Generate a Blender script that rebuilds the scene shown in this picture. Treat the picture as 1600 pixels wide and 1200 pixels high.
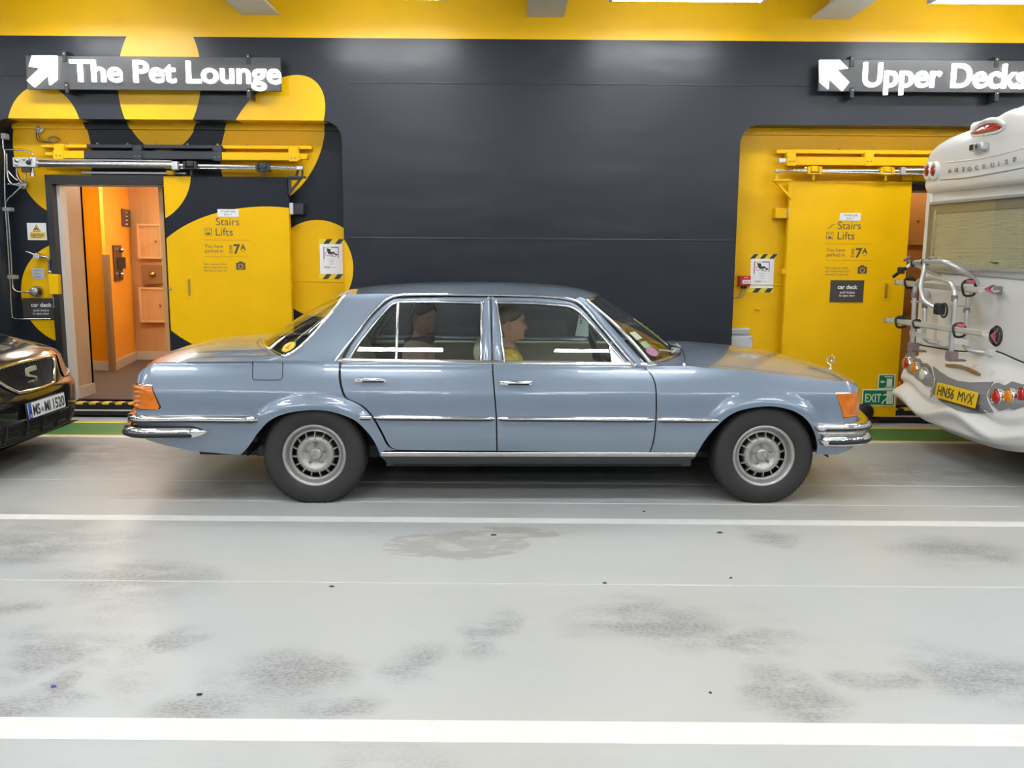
import bpy, bmesh, math, random
import numpy as np
from mathutils import Vector, Matrix
random.seed(4)
for o in list(bpy.data.objects): bpy.data.objects.remove(o)
SC = bpy.context.scene
COL = SC.collection
# ---------------------------------------------------------------- camera
FPX = 1400.0; CAM_H = 1.62; PITCH = math.atan(210/1400); ROLL = 0.0075
_F = Vector((0, math.cos(PITCH), -math.sin(PITCH))); _U0 = Vector((0, math.sin(PITCH), math.cos(PITCH))); _R0 = Vector((1, 0, 0))
_R = _R0*math.cos(ROLL) + _U0*math.sin(ROLL); _U = -_R0*math.sin(ROLL) + _U0*math.cos(ROLL)
_C = Vector((0, 0, CAM_H))
cam_data = bpy.data.cameras.new('camera'); cam = bpy.data.objects.new('camera', cam_data); COL.objects.link(cam)
cam_data.sensor_width = 36; cam_data.lens = FPX/1600*36; cam_data.clip_start = 0.05; cam_data.clip_end = 100
cam.matrix_world = Matrix(((_R.x, _U.x, -_F.x, _C.x), (_R.y, _U.y, -_F.y, _C.y), (_R.z, _U.z, -_F.z, _C.z), (0, 0, 0, 1)))
SC.camera = cam
# ---------------------------------------------------------------- world, exposure
w = bpy.data.worlds.new('deck_world'); SC.world = w; w.use_nodes = True
w.node_tree.nodes['Background'].inputs[0].default_value = (0.6, 0.63, 0.65, 1)
w.node_tree.nodes['Background'].inputs[1].default_value = 0.05
SC.view_settings.view_transform = 'Standard'; SC.view_settings.look = 'None'
SC.view_settings.gamma = 1.0; SC.view_settings.use_curve_mapping = False
SC.view_settings.exposure = 0.45
LAMP_POWER = 36.0        # emission strength of the deck's fluorescent diffusers
LAMP_ROWS_Y = (7.35, 4.3, 1.3, -1.7, -4.7)
# ---------------------------------------------------------------- measuring helpers
def ray(px, py): return _R*((px-800)/FPX) + _U*((600-py)/FPX) + _F
def at(px, py, Y):
    d = ray(px, py); return _C + d*(Y/d.y)
def gz(px, py, z=0.0):
    d = ray(px, py); return _C + d*((z-CAM_H)/d.z)
def pxm(Y, z=1.5): return FPX/(Y*math.cos(PITCH) + (CAM_H-z)*math.sin(PITCH))   # pixels per metre at a depth
# ---------------------------------------------------------------- scene helpers
def prop(o, label=None, cat=None, group=None, kind=None):
    if label: o['label'] = label
    if cat: o['category'] = cat
    if group: o['group'] = group
    if kind: o['kind'] = kind
    return o
def empty(name, loc=(0, 0, 0), rz=0.0, label=None, cat=None, group=None, kind=None, parent=None):
    o = bpy.data.objects.new(name, None); COL.objects.link(o); o.empty_display_size = 0.1
    o.location = loc; o.rotation_euler = (0, 0, rz)
    if parent: o.parent = parent
    return prop(o, label, cat, group, kind)
def link(name, me, mat=None, parent=None, loc=None, rot=None):
    o = bpy.data.objects.new(name, me); COL.objects.link(o)
    if mat is not None:
        me.materials.clear()
        for m in (mat if isinstance(mat, (list, tuple)) else [mat]): me.materials.append(m)
    if parent: o.parent = parent
    if loc is not None: o.location = loc
    if rot is not None: o.rotation_euler = rot
    return o
class MB:
    """collects shapes and links them as ONE mesh object"""
    def __init__(s): s.v = []; s.f = []; s.sm = []; s.mi = []
    def add(s, verts, faces, smooth=False, mi=0):
        b = len(s.v); s.v += [tuple(v) for v in verts]
        s.f += [tuple(b+i for i in f) for f in faces]; s.sm += [smooth]*len(faces); s.mi += [mi]*len(faces); return s
    def box(s, x0, x1, y0, y1, z0, z1, mi=0):
        x0, x1 = min(x0, x1), max(x0, x1); y0, y1 = min(y0, y1), max(y0, y1); z0, z1 = min(z0, z1), max(z0, z1)
        v = [(x0,y0,z0),(x1,y0,z0),(x1,y1,z0),(x0,y1,z0),(x0,y0,z1),(x1,y0,z1),(x1,y1,z1),(x0,y1,z1)]
        return s.add(v, [(0,3,2,1),(4,5,6,7),(0,1,5,4),(1,2,6,5),(2,3,7,6),(3,0,4,7)], False, mi)
    def bbox(s, x0, x1, y0, y1, z0, z1, r=0.005, seg=2, mi=0):
        bm = bmesh.new(); bmesh.ops.create_cube(bm, size=1.0)
        for v in bm.verts: v.co = Vector(((x0+x1)/2+v.co.x*abs(x1-x0), (y0+y1)/2+v.co.y*abs(y1-y0), (z0+z1)/2+v.co.z*abs(z1-z0)))
        bmesh.ops.bevel(bm, geom=bm.edges[:], offset=r, segments=seg, profile=0.5, affect='EDGES')
        bm.normal_update(); flat = [max(abs(c) for c in f.normal) > 0.9995 for f in bm.faces]; k = len(s.sm)
        s.frombm(bm, True, mi)
        for i, q in enumerate(flat): s.sm[k+i] = not q
        return s
    def frombm(s, bm, smooth=True, mi=0):
        bm.verts.index_update()
        s.add([v.co[:] for v in bm.verts], [[v.index for v in f.verts] for f in bm.faces], smooth, mi); bm.free(); return s
    def tube(s, pts, r, n=10, caps=True, smooth=True, mi=0, rad=None, flat=1.0, upv=None):
        pts = [Vector(p) for p in pts]; N = len(pts); b = []; fs = []
        up = Vector(upv) if upv else None
        prev = None
        for i, p in enumerate(pts):
            t = (pts[min(i+1, N-1)] - pts[max(i-1, 0)])
            t = t.normalized() if t.length > 1e-9 else Vector((0, 0, 1))
            if prev is None:
                a = up if up else (Vector((0, 0, 1)) if abs(t.z) < 0.9 else Vector((1, 0, 0)))
                u = a.cross(t).normalized()
            else: u = (prev - t*prev.dot(t)).normalized()
            prev = u; vv = t.cross(u); rr = rad[i] if rad else r
            for k in range(n):
                an = 2*math.pi*k/n; b.append(p + u*(rr*math.cos(an)) + vv*(rr*flat*math.sin(an)))
        for i in range(N-1):
            for k in range(n): fs.append((i*n+k, i*n+(k+1) % n, (i+1)*n+(k+1) % n, (i+1)*n+k))
        s.add(b, fs, smooth, mi)
        if caps:
            s.add(b[:n], [tuple(range(n-1, -1, -1))], False, mi); s.add(b[-n:], [tuple(range(n))], False, mi)
        return s
    def cyl(s, p0, p1, r, n=16, r2=None, mi=0, smooth=True): return s.tube([p0, p1], r, n, True, smooth, mi, rad=[r, r if r2 is None else r2])
    def prism(s, poly, y0, y1, mi=0):
        """polygon in x,z extruded between y0 and y1"""
        n = len(poly); v = [(x, y0, z) for x, z in poly] + [(x, y1, z) for x, z in poly]
        ar = sum(poly[i][0]*poly[(i+1) % n][1] - poly[(i+1) % n][0]*poly[i][1] for i in range(n))
        f = [tuple(range(n)), tuple(range(2*n-1, n-1, -1))] + [(i, i+n, (i+1) % n+n, (i+1) % n) for i in range(n)]
        if (ar < 0) != (y1 < y0): f = [tuple(reversed(q)) for q in f]
        return s.add(v, f, False, mi)
    def lathe(s, prof, n=48, axis='y', c=(0, 0, 0), smooth=True, mi=0, close=False):
        b = []; m = len(prof)
        for k in range(n):
            an = 2*math.pi*k/n; ca, sa = math.cos(an), math.sin(an)
            for r, h in prof:
                q = (r*ca, h, r*sa) if axis == 'y' else ((r*ca, r*sa, h) if axis == 'z' else (h, r*ca, r*sa))
                b.append((c[0]+q[0], c[1]+q[1], c[2]+q[2]))
        fs = []
        for k in range(n):
            k2 = (k+1) % n
            for i in range(m if close else m-1):
                i2 = (i+1) % m
                fs.append((k*m+i, k*m+i2, k2*m+i2, k2*m+i))
        return s.add(b, fs, smooth, mi)
    def grid(s, P, smooth=True, mi=0, flip=False):
        """P: rows of points"""
        R_, C_ = len(P), len(P[0]); b = [q for row in P for q in row]; fs = []
        for i in range(R_-1):
            for j in range(C_-1):
                q = (i*C_+j, i*C_+j+1, (i+1)*C_+j+1, (i+1)*C_+j); fs.append(tuple(reversed(q)) if flip else q)
        return s.add(b, fs, smooth, mi)
    def ball(s, c, r, u=12, v=8, mi=0):
        rx, ry, rz = r if isinstance(r, (tuple, list)) else (r, r, r)
        P = []
        for i in range(v+1):
            th = math.pi*i/v
            P.append([(c[0]+rx*math.sin(th)*math.cos(2*math.pi*j/u), c[1]+ry*math.sin(th)*math.sin(2*math.pi*j/u), c[2]+rz*math.cos(th)) for j in range(u+1)])
        return s.grid(P, True, mi, flip=True)
    def mesh(s, name='mesh', weld=0.0, recalc=False):
        me = bpy.data.meshes.new(name); me.from_pydata(s.v, [], s.f)
        me.polygons.foreach_set('use_smooth', s.sm); me.polygons.foreach_set('material_index', s.mi)
        if weld or recalc:
            bm = bmesh.new(); bm.from_mesh(me)
            if weld: bmesh.ops.remove_doubles(bm, verts=bm.verts[:], dist=weld)
            if recalc: bmesh.ops.recalc_face_normals(bm, faces=bm.faces[:])
            bm.to_mesh(me); bm.free()
        me.update(); return me
    def build(s, name, mat=None, parent=None, loc=None, rot=None, weld=0.0, recalc=False):
        return link(name, s.mesh(name, weld, recalc), mat, parent, loc, rot)
def lerp(a, b, t): return a+(b-a)*t
def sstep(a, b, x):
    t = min(1, max(0, (x-a)/(b-a))); return t*t*(3-2*t)
class PC:
    """monotone cubic through knots"""
    def __init__(s, pts):
        pts = sorted(pts); s.x = [p[0] for p in pts]; s.y = [p[1] for p in pts]; n = len(pts)
        d = [(s.y[i+1]-s.y[i])/(s.x[i+1]-s.x[i]) for i in range(n-1)]
        m = [d[0]] + [0 if d[i-1]*d[i] <= 0 else 2*d[i-1]*d[i]/(d[i-1]+d[i]) for i in range(1, n-1)] + [d[-1]]
        s.m = m
    def __call__(s, x):
        X = s.x
        if x <= X[0]: return s.y[0] + s.m[0]*(x-X[0])
        if x >= X[-1]: return s.y[-1] + s.m[-1]*(x-X[-1])
        i = 0
        while x > X[i+1]: i += 1
        h = X[i+1]-X[i]; t = (x-X[i])/h
        return (2*t**3-3*t*t+1)*s.y[i] + (t**3-2*t*t+t)*h*s.m[i] + (-2*t**3+3*t*t)*s.y[i+1] + (t**3-t*t)*h*s.m[i+1]
def resample(pts, n):
    pts = [Vector(p) for p in pts]; L = [0]
    for i in range(1, len(pts)): L.append(L[-1]+(pts[i]-pts[i-1]).length)
    out = []
    for k in range(n):
        d = L[-1]*k/(n-1); i = 0
        while i < len(pts)-2 and L[i+1] < d: i += 1
        t = (d-L[i])/max(1e-9, L[i+1]-L[i]); out.append(pts[i].lerp(pts[i+1], min(1, max(0, t))))
    return out
def spline(pts, n=8):
    """Catmull-Rom through points"""
    P = [Vector(p) for p in pts]; out = []
    for i in range(len(P)-1):
        a = P[max(0, i-1)]; b = P[i]; c = P[i+1]; d = P[min(len(P)-1, i+2)]
        for k in range(n):
            t = k/n
            out.append(0.5*((2*b)+(c-a)*t+(2*a-5*b+4*c-d)*t*t+(3*b-a-3*c+d)*t**3))
    out.append(P[-1]); return out
_txt = {}
def text_mesh(s, size, extrude=0.0, bold=0.0, sx=1.0, align='LEFT', bevel=0.0):
    """lettering standing in the x,z plane and facing -y"""
    cu = bpy.data.curves.new('lettering', 'FONT'); cu.body = s; cu.size = size; cu.extrude = extrude; cu.offset = bold
    cu.align_x = align; cu.resolution_u = 5; cu.bevel_depth = bevel
    o = bpy.data.objects.new('tmp_text', cu); COL.objects.link(o)
    dg = bpy.context.evaluated_depsgraph_get()
    me = bpy.data.meshes.new_from_object(o.evaluated_get(dg))
    bpy.data.objects.remove(o); bpy.data.curves.remove(cu)
    for v in me.vertices: v.co = Vector((v.co.x*sx, -v.co.z, v.co.y))
    me.name = 'lettering'; return me
def text_width(s, size, bold=0.0):
    me = text_mesh(s, size, 0, bold); w_ = max([v.co.x for v in me.vertices] or [0]); bpy.data.meshes.remove(me); return w_
def text(name, s, size, mat, parent, loc, rot=None, extrude=0.0005, bold=0.0, width=None, align='LEFT'):
    sx = 1.0
    if width: 
        w0 = text_width(s, size, bold); sx = width/w0
    me = text_mesh(s, size, extrude, bold, sx, align)
    return link(name, me, mat, parent, loc, rot)
# ---------------------------------------------------------------- materials (all node based)
MATS = {}
def mat(name, col, rough=0.5, metal=0.0, coat=0.0, var=0.0, vscale=8.0, bump=0.0, bscale=60.0, emit=None, estr=0.0, spec=0.5, rvar=0.0, flake=0.0, sss=0.0, coatr=0.05):
    if name in MATS: return MATS[name]
    m = bpy.data.materials.new(name); m.use_nodes = True; nt = m.node_tree; N = nt.nodes; L = nt.links
    p = N['Principled BSDF']; p.inputs['Base Color'].default_value = (*col, 1); p.inputs['Roughness'].default_value = rough
    p.inputs['Metallic'].default_value = metal; p.inputs['Coat Weight'].default_value = coat; p.inputs['Coat Roughness'].default_value = coatr
    p.inputs['Specular IOR Level'].default_value = spec
    if sss: p.inputs['Subsurface Weight'].default_value = sss; p.inputs['Subsurface Radius'].default_value = (0.02, 0.008, 0.005)
    tc = N.new('ShaderNodeTexCoord')
    no = N.new('ShaderNodeTexNoise'); no.inputs['Scale'].default_value = vscale; no.inputs['Detail'].default_value = 5
    L.new(tc.outputs['Object'], no.inputs['Vector'])
    if var:
        rp = N.new('ShaderNodeValToRGB'); L.new(no.outputs['Fac'], rp.inputs['Fac'])
        rp.color_ramp.elements[0].position = 0.3; rp.color_ramp.elements[1].position = 0.7
        rp.color_ramp.elements[0].color = (*[c*(1-var) for c in col], 1); rp.color_ramp.elements[1].color = (*[min(1, c*(1+var*0.6)) for c in col], 1)
        L.new(rp.outputs['Color'], p.inputs['Base Color'])
    mr = N.new('ShaderNodeMapRange'); L.new(no.outputs['Fac'], mr.inputs['Value'])
    mr.inputs['To Min'].default_value = max(0.0, rough-(rvar or 0.02)); mr.inputs['To Max'].default_value = min(1, rough+(rvar or 0.02)); L.new(mr.outputs['Result'], p.inputs['Roughness'])
    if bump:
        nb = N.new('ShaderNodeTexNoise'); nb.inputs['Scale'].default_value = bscale; nb.inputs['Detail'].default_value = 3; L.new(tc.outputs['Object'], nb.inputs['Vector'])
        bp = N.new('ShaderNodeBump'); bp.inputs['Strength'].default_value = bump; bp.inputs['Distance'].default_value = 0.01
        L.new(nb.outputs['Fac'], bp.inputs['Height']); L.new(bp.outputs['Normal'], p.inputs['Normal'])
    if emit: p.inputs['Emission Color'].default_value = (*emit, 1); p.inputs['Emission Strength'].default_value = estr
    MATS[name] = m; return m
def glass(name, tint=(0.8, 0.86, 0.82), ior=1.5, gloss_rough=0.0, boost=1.0):
    m = bpy.data.materials.new(name); m.use_nodes = True; nt = m.node_tree; N = nt.nodes; L = nt.links
    N.remove(N['Principled BSDF']); out = N['Material Output']
    t = N.new('ShaderNodeBsdfTransparent'); t.inputs[0].default_value = (*tint, 1)
    g = N.new('ShaderNodeBsdfGlossy'); g.inputs['Roughness'].default_value = gloss_rough; g.inputs[0].default_value = (1, 1, 1, 1)
    fr = N.new('ShaderNodeLayerWeight'); fr.inputs['Blend'].default_value = 0.5      # Schlick: the same from both sides of a thin pane
    pw = N.new('ShaderNodeMath'); pw.operation = 'POWER'; pw.inputs[1].default_value = 5.0; L.new(fr.outputs['Facing'], pw.inputs[0])
    f0 = ((ior-1)/(ior+1))**2*2
    mu = N.new('ShaderNodeMath'); mu.operation = 'MULTIPLY_ADD'; mu.inputs[1].default_value = (1-f0)*boost; mu.inputs[2].default_value = f0; L.new(pw.outputs[0], mu.inputs[0])
    mx = N.new('ShaderNodeMixShader'); L.new(mu.outputs[0], mx.inputs[0]); L.new(t.outputs[0], mx.inputs[1]); L.new(g.outputs[0], mx.inputs[2])
    L.new(mx.outputs[0], out.inputs['Surface']); MATS[name] = m; return m
def painted(name, base, over, ellipses, rough=0.35, bump=0.0, extra=None, spec=0.36):
    """paint of one colour with rounded shapes of another colour; ellipses: cx, cz, rx, rz, angle in object x,z"""
    m = bpy.data.materials.new(name); m.use_nodes = True; nt = m.node_tree; N = nt.nodes; L = nt.links; p = N['Principled BSDF']; p.inputs['Specular IOR Level'].default_value = spec
    tc = N.new('ShaderNodeTexCoord'); acc = None
    def union(a, b):
        if a is None: return b
        q = N.new('ShaderNodeMath'); q.operation = 'MAXIMUM'; L.new(a, q.inputs[0]); L.new(b, q.inputs[1]); return q.outputs[0]
    for cx, cz, rx, rz, an in ellipses:
        mp = N.new('ShaderNodeMapping'); mp.vector_type = 'TEXTURE'
        mp.inputs['Location'].default_value = (cx, 0, cz); mp.inputs['Rotation'].default_value = (0, an, 0); mp.inputs['Scale'].default_value = (rx, 1e6, rz)
        L.new(tc.outputs['Object'], mp.inputs['Vector'])
        ln = N.new('ShaderNodeVectorMath'); ln.operation = 'LENGTH'; L.new(mp.outputs[0], ln.inputs[0])
        lt = N.new('ShaderNodeMath'); lt.operation = 'LESS_THAN'; lt.inputs[1].default_value = 1.0; L.new(ln.outputs['Value'], lt.inputs[0])
        acc = union(acc, lt.outputs[0])
    if extra is not None:      # everything above this height takes the second colour
        sx = N.new('ShaderNodeSeparateXYZ'); L.new(tc.outputs['Object'], sx.inputs[0])
        gt = N.new('ShaderNodeMath'); gt.operation = 'GREATER_THAN'; gt.inputs[1].default_value = extra; L.new(sx.outputs['Z'], gt.inputs[0])
        acc = union(acc, gt.outputs[0])
    mx = N.new('ShaderNodeMix'); mx.data_type = 'RGBA'; mx.inputs[6].default_value = (*base, 1); mx.inputs[7].default_value = (*over, 1)
    if acc is not None: L.new(acc, mx.inputs[0])
    else: mx.inputs[0].default_value = 0
    no = N.new('ShaderNodeTexNoise'); no.inputs['Scale'].default_value = 3.0; no.inputs['Detail'].default_value = 6; L.new(tc.outputs['Object'], no.inputs['Vector'])
    hs = N.new('ShaderNodeHueSaturation'); mr = N.new('ShaderNodeMapRange'); L.new(no.outputs['Fac'], mr.inputs['Value'])
    mr.inputs['To Min'].default_value = 0.9; mr.inputs['To Max'].default_value = 1.1; L.new(mr.outputs['Result'], hs.inputs['Value'])
    L.new(mx.outputs[2], hs.inputs['Color']); L.new(hs.outputs[0], p.inputs['Base Color'])
    mr2 = N.new('ShaderNodeMapRange'); L.new(no.outputs['Fac'], mr2.inputs['Value']); mr2.inputs['To Min'].default_value = rough-0.06; mr2.inputs['To Max'].default_value = rough+0.06
    L.new(mr2.outputs['Result'], p.inputs['Roughness'])
    mpb = N.new('ShaderNodeMapping'); mpb.inputs['Scale'].default_value = (0.55, 1, 1.5); L.new(tc.outputs['Object'], mpb.inputs['Vector'])
    nb = N.new('ShaderNodeTexNoise'); nb.inputs['Scale'].default_value = 1.8; nb.inputs['Detail'].default_value = 3; L.new(mpb.outputs[0], nb.inputs['Vector'])
    bp = N.new('ShaderNodeBump'); bp.inputs['Strength'].default_value = bump; bp.inputs['Distance'].default_value = 0.05; L.new(nb.outputs['Fac'], bp.inputs['Height']); L.new(bp.outputs['Normal'], p.inputs['Normal'])
    MATS[name] = m; return m
CHARCOAL = (0.0165, 0.0195, 0.0275); YELLOW = (0.82, 0.46, 0.001)
M_char = mat('charcoal_paint', CHARCOAL, 0.38, bump=0.05, bscale=5)
M_yel = mat('yellow_paint', YELLOW, 0.36, var=0.06, vscale=3, spec=0.22)
M_white = mat('white_paint', (0.75, 0.75, 0.73), 0.45, var=0.05)
M_paper = mat('paper_white', (0.80, 0.80, 0.82), 0.6)
M_black = mat('black_rubber', (0.012, 0.012, 0.013), 0.6)
M_ink = mat('black_ink', (0.03, 0.03, 0.035), 0.5)
M_steel = mat('brushed_steel', (0.55, 0.55, 0.55), 0.25, metal=1.0)
M_alu = mat('aluminium', (0.60, 0.60, 0.61), 0.42, metal=0.7)
M_chrome = mat('chrome', (0.82, 0.82, 0.83), 0.06, metal=1.0)
M_dgrey = mat('dark_grey_plate', (0.05, 0.048, 0.045), 0.45)
M_grey = mat('grey_plastic', (0.25, 0.25, 0.26), 0.5)
M_brass = mat('brass', (0.45, 0.3, 0.1), 0.3, metal=1.0)
M_green = mat('safety_green', (0.0, 0.19, 0.09), 0.5)
M_glowtrim = mat('sign_cream', (0.72, 0.78, 0.62), 0.5)
M_red = mat('red_plastic', (0.5, 0.015, 0.015), 0.35)
# ================================================================ THE SETTING
WY, NY, DY = 8.30, 8.54, 8.40       # wall face, back of the door niches, face of the sliding doors
# ---- floor
def floor_material():
    m = bpy.data.materials.new('worn_grey_deck_paint'); m.use_nodes = True; nt = m.node_tree; N = nt.nodes; L = nt.links; p = N['Principled BSDF']
    tc = N.new('ShaderNodeTexCoord')
    def noise(scale, detail, rough, sx=1.0, sy=1.0, off=0.0, dist=0.0):
        mp = N.new('ShaderNodeMapping'); mp.inputs['Scale'].default_value = (sx, sy, 1); mp.inputs['Location'].default_value = (off, off*1.7, 0); L.new(tc.outputs['Object'], mp.inputs['Vector'])
        n = N.new('ShaderNodeTexNoise'); n.inputs['Scale'].default_value = scale; n.inputs['Detail'].default_value = detail; n.inputs['Roughness'].default_value = rough
        n.inputs['Distortion'].default_value = dist
        L.new(mp.outputs[0], n.inputs['Vector']); return n.outputs['Fac']
    def ramp(v, a, b, ca=0.0, cb=1.0):
        r = N.new('ShaderNodeMapRange'); r.interpolation_type = 'SMOOTHSTEP'; L.new(v, r.inputs['Value'])
        for k, q in zip(('From Min', 'From Max', 'To Min', 'To Max'), (a, b, ca, cb)): r.inputs[k].default_value = q
        return r.outputs['Result']
    def mul(a, b):
        q = N.new('ShaderNodeMath'); q.operation = 'MULTIPLY'; L.new(a, q.inputs[0])
        if isinstance(b, float): q.inputs[1].default_value = b
        else: L.new(b, q.inputs[1])
        return q.outputs[0]
    def mix(f, a, b):
        q = N.new('ShaderNodeMix'); q.data_type = 'RGBA'; L.new(f, q.inputs[0])
        if isinstance(a, tuple): q.inputs[6].default_value = (*a, 1)
        else: L.new(a, q.inputs[6])
        q.inputs[7].default_value = (*b, 1); return q.outputs[2]
    big = ramp(noise(0.45, 3, 0.5, off=3.1), 0.35, 0.65)
    c = mix(big, (0.415, 0.430, 0.432), (0.445, 0.437, 0.405))
    streak = ramp(noise(1.6, 6, 0.6, 0.35, 1.8, off=1.3), 0.50, 0.80)
    c = mix(mul(streak, 0.30), c, (0.30, 0.295, 0.285))
    # worn and dirty places, each where it lies on the deck, with ragged edges
    wn = N.new('ShaderNodeTexNoise'); wn.inputs['Scale'].default_value = 2.2; wn.inputs['Detail'].default_value = 5; L.new(tc.outputs['Object'], wn.inputs['Vector'])
    wv = N.new('ShaderNodeVectorMath'); wv.operation = 'MULTIPLY_ADD'; wv.inputs[1].default_value = (0.7, 0.5, 0); L.new(wn.outputs['Color'], wv.inputs[0])
    sh = N.new('ShaderNodeVectorMath'); sh.operation = 'SUBTRACT'; sh.inputs[1].default_value = (0.35, 0.25, 0); L.new(tc.outputs['Object'], sh.inputs[0]); L.new(sh.outputs[0], wv.inputs[2])
    def places(lst):
        acc = None
        for px, py, rx, ry in lst:
            q = gz(px, py); s_ = (gz(px+1, py)-q).length; dy = abs(gz(px, py-ry).y-gz(px, py+ry).y)/2
            mp = N.new('ShaderNodeMapping'); mp.vector_type = 'TEXTURE'; mp.inputs['Location'].default_value = (q.x, q.y, 0); mp.inputs['Scale'].default_value = (rx*s_*1.15, dy*1.25, 1e6); L.new(wv.outputs[0], mp.inputs['Vector'])
            ln = N.new('ShaderNodeVectorMath'); ln.operation = 'LENGTH'; L.new(mp.outputs[0], ln.inputs[0])
            v = ramp(ln.outputs['Value'], 0.25, 1.3, 1.0, 0.0)
            if acc is None: acc = v
            else:
                m_ = N.new('ShaderNodeMath'); m_.operation = 'MAXIMUM'; L.new(acc, m_.inputs[0]); L.new(v, m_.inputs[1]); acc = m_.outputs[0]
        return acc
    dirt = places([(70, 850, 120, 26), (190, 900, 120, 18), (20, 950, 50, 14), (75, 1015, 65, 34), (85, 1085, 20, 40), (262, 1000, 42, 20), (430, 1060, 85, 42), (525, 1112, 60, 18), (640, 1040, 60, 28), (750, 990, 55, 26), (1030, 970, 110, 30), (1160, 1003, 80, 18),
                   (1235, 1075, 75, 40), (1545, 1065, 95, 45), (1500, 862, 90, 22), (320, 1115, 80, 18), (45, 1112, 60, 25), (1210, 840, 45, 12), (150, 710, 170, 22), (1450, 742, 130, 22), (330, 770, 60, 10), (1390, 1055, 60, 14)])
    wide = ramp(noise(0.7, 4, 0.55, 0.85, 1.0, off=9.4, dist=0.5), 0.55, 0.75)
    q_ = N.new('ShaderNodeMath'); q_.operation = 'MAXIMUM'; L.new(dirt, q_.inputs[0]); L.new(mul(wide, 0.65), q_.inputs[1]); patch = q_.outputs[0]
    mid = ramp(noise(5.5, 8, 0.72, 0.6, 1.3, off=4.2), 0.30, 0.60)
    grit = ramp(noise(85, 6, 0.8, 0.6, 1.0), 0.44, 0.60)
    soft = mul(patch, mid)
    c = mix(mul(soft, 0.42), c, (0.19, 0.185, 0.178))
    c = mix(mul(mul(soft, grit), 0.62), c, (0.085, 0.085, 0.087))
    stain = mul(ramp(places([(715, 848, 130, 22), (800, 835, 70, 12)]), 0.45, 0.55), ramp(noise(7, 6, 0.7, 0.5, 1.2, off=2.0), 0.42, 0.5))
    c = mix(mul(stain, 0.55), c, (0.26, 0.235, 0.20))
    L.new(c, p.inputs['Base Color'])
    rl = N.new('ShaderNodeMapRange'); L.new(noise(3, 3, 0.5, off=2), rl.inputs['Value']); rl.inputs['To Min'].default_value = 0.30; rl.inputs['To Max'].default_value = 0.48; L.new(rl.outputs['Result'], p.inputs['Roughness'])
    bp = N.new('ShaderNodeBump'); bp.inputs['Strength'].default_value = 0.12; bp.inputs['Distance'].default_value = 0.01; L.new(noise(14, 6, 0.6), bp.inputs['Height']); L.new(bp.outputs['Normal'], p.inputs['Normal'])
    return m
FX0, FX1, FY0, FY1 = -11.0, 11.0, -7.0, 12.5
floor = MB().box(FX0, FX1, FY0, FY1, -0.06, 0.0).build('floor', floor_material()); prop(floor, 'worn light grey painted steel car deck floor', kind='structure')
M_line = mat('white_line_paint', (0.70, 0.69, 0.655), 0.5, var=0.06, vscale=14)
M_lgreen = mat('green_walkway_paint', (0.055, 0.20, 0.055), 0.45, var=0.18, vscale=5)
M_lyel = mat('yellow_line_paint', (0.80, 0.55, 0.06), 0.5, var=0.1, vscale=10)
M_seam = mat('weld_seam_paint', (0.50, 0.50, 0.49), 0.45)
for y0, y1 in ((5.185, 5.285), (2.765, 2.905), (0.3, 0.44)):
    MB().box(FX0, FX1, y0, y1, 0.0, 0.0015).build('lane_line', M_line, floor)
MB().box(FX0, FX1, 7.62, 8.165, 0.0, 0.0015).build('green_walkway', M_lgreen, floor)
MB().box(FX0, FX1, 8.165, 8.215, 0.0, 0.0016).build('walkway_edge_line', M_lyel, floor)
MB().box(FX0, FX1, 7.60, 7.635, 0.0, 0.0018).build('walkway_edge_line', M_lyel, floor)
MB().box(FX0, FX1, 7.535, 7.60, 0.0, 0.0016).build('lane_line', M_line, floor)
for y, x0, x1 in ((4.2, FX0, FX1), (6.12, FX0, FX1), (5.62, -2.6, FX1)):
    pr = [(x, z) for x, z in ((-0.006, 0), (-0.003, 0.0022), (0.003, 0.0022), (0.006, 0))]
    MB().grid([[(x0, y+a, b) for a, b in pr], [(x1, y+a, b) for a, b in pr]], False, flip=False).build('weld_seam', M_seam, floor)
# ---- the long painted wall with two niches
def roundrect_u(x0, x1, ztop, r, n=8):
    pts = [(x0, 0.0)]
    for k in range(n+1):
        a = math.pi - math.pi/2*k/n; pts.append((x0+r+r*math.cos(a), ztop-r+r*math.sin(a)))
    for k in range(n+1):
        a = math.pi/2 - math.pi/2*k/n; pts.append((x1-r+r*math.cos(a), ztop-r+r*math.sin(a)))
    pts.append((x1, 0.0)); return pts
NL0, NL1, NLT = at(-4, 330, WY).x, at(538, 400, WY).x, at(300, 187, WY).z
NR0, NRT = at(1149, 400, WY).x, at(1330, 196, WY).z
NR1 = NR0 + (NL1-NL0)
BANDZ = at(700, 60.5, WY).z
def ell(cx, cy, rx, ry, ang, Y):
    c = at(cx, cy, Y); s = pxm(Y, c.z); return (c.x, c.z, rx/s, ry/s, math.radians(ang))
wall_ells = [ell(70, 212, 59, 76, 0, WY), ell(249, 124, 65, 105, 6, WY), ell(430, 206, 100, 60, -50, WY), ell(478, 418, 74, 76, 0, WY)]
niche_ells = [ell(82, 236, 61, 96, -4, NY), ell(252, 150, 62, 84, 0, NY), ell(426, 222, 108, 74, -62, NY), ell(498, 420, 74, 75, 0, NY),
              ell(112, 459, 79, 80, 0, NY)]
M_wall = painted('charcoal_wall_with_yellow_paw', CHARCOAL, YELLOW, wall_ells, 0.33, 0.22, extra=BANDZ)
M_niche = painted('niche_wall_with_yellow_paw', CHARCOAL, YELLOW, niche_ells, 0.40, 0.05, spec=0.2)
TOP = 4.15
poly = [(FX0, 0)] + roundrect_u(NL0, NL1, NLT, 0.17) + roundrect_u(NR0, NR1, NRT, 0.17) + [(FX1, 0), (FX1, TOP), (FX0, TOP)]
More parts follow.
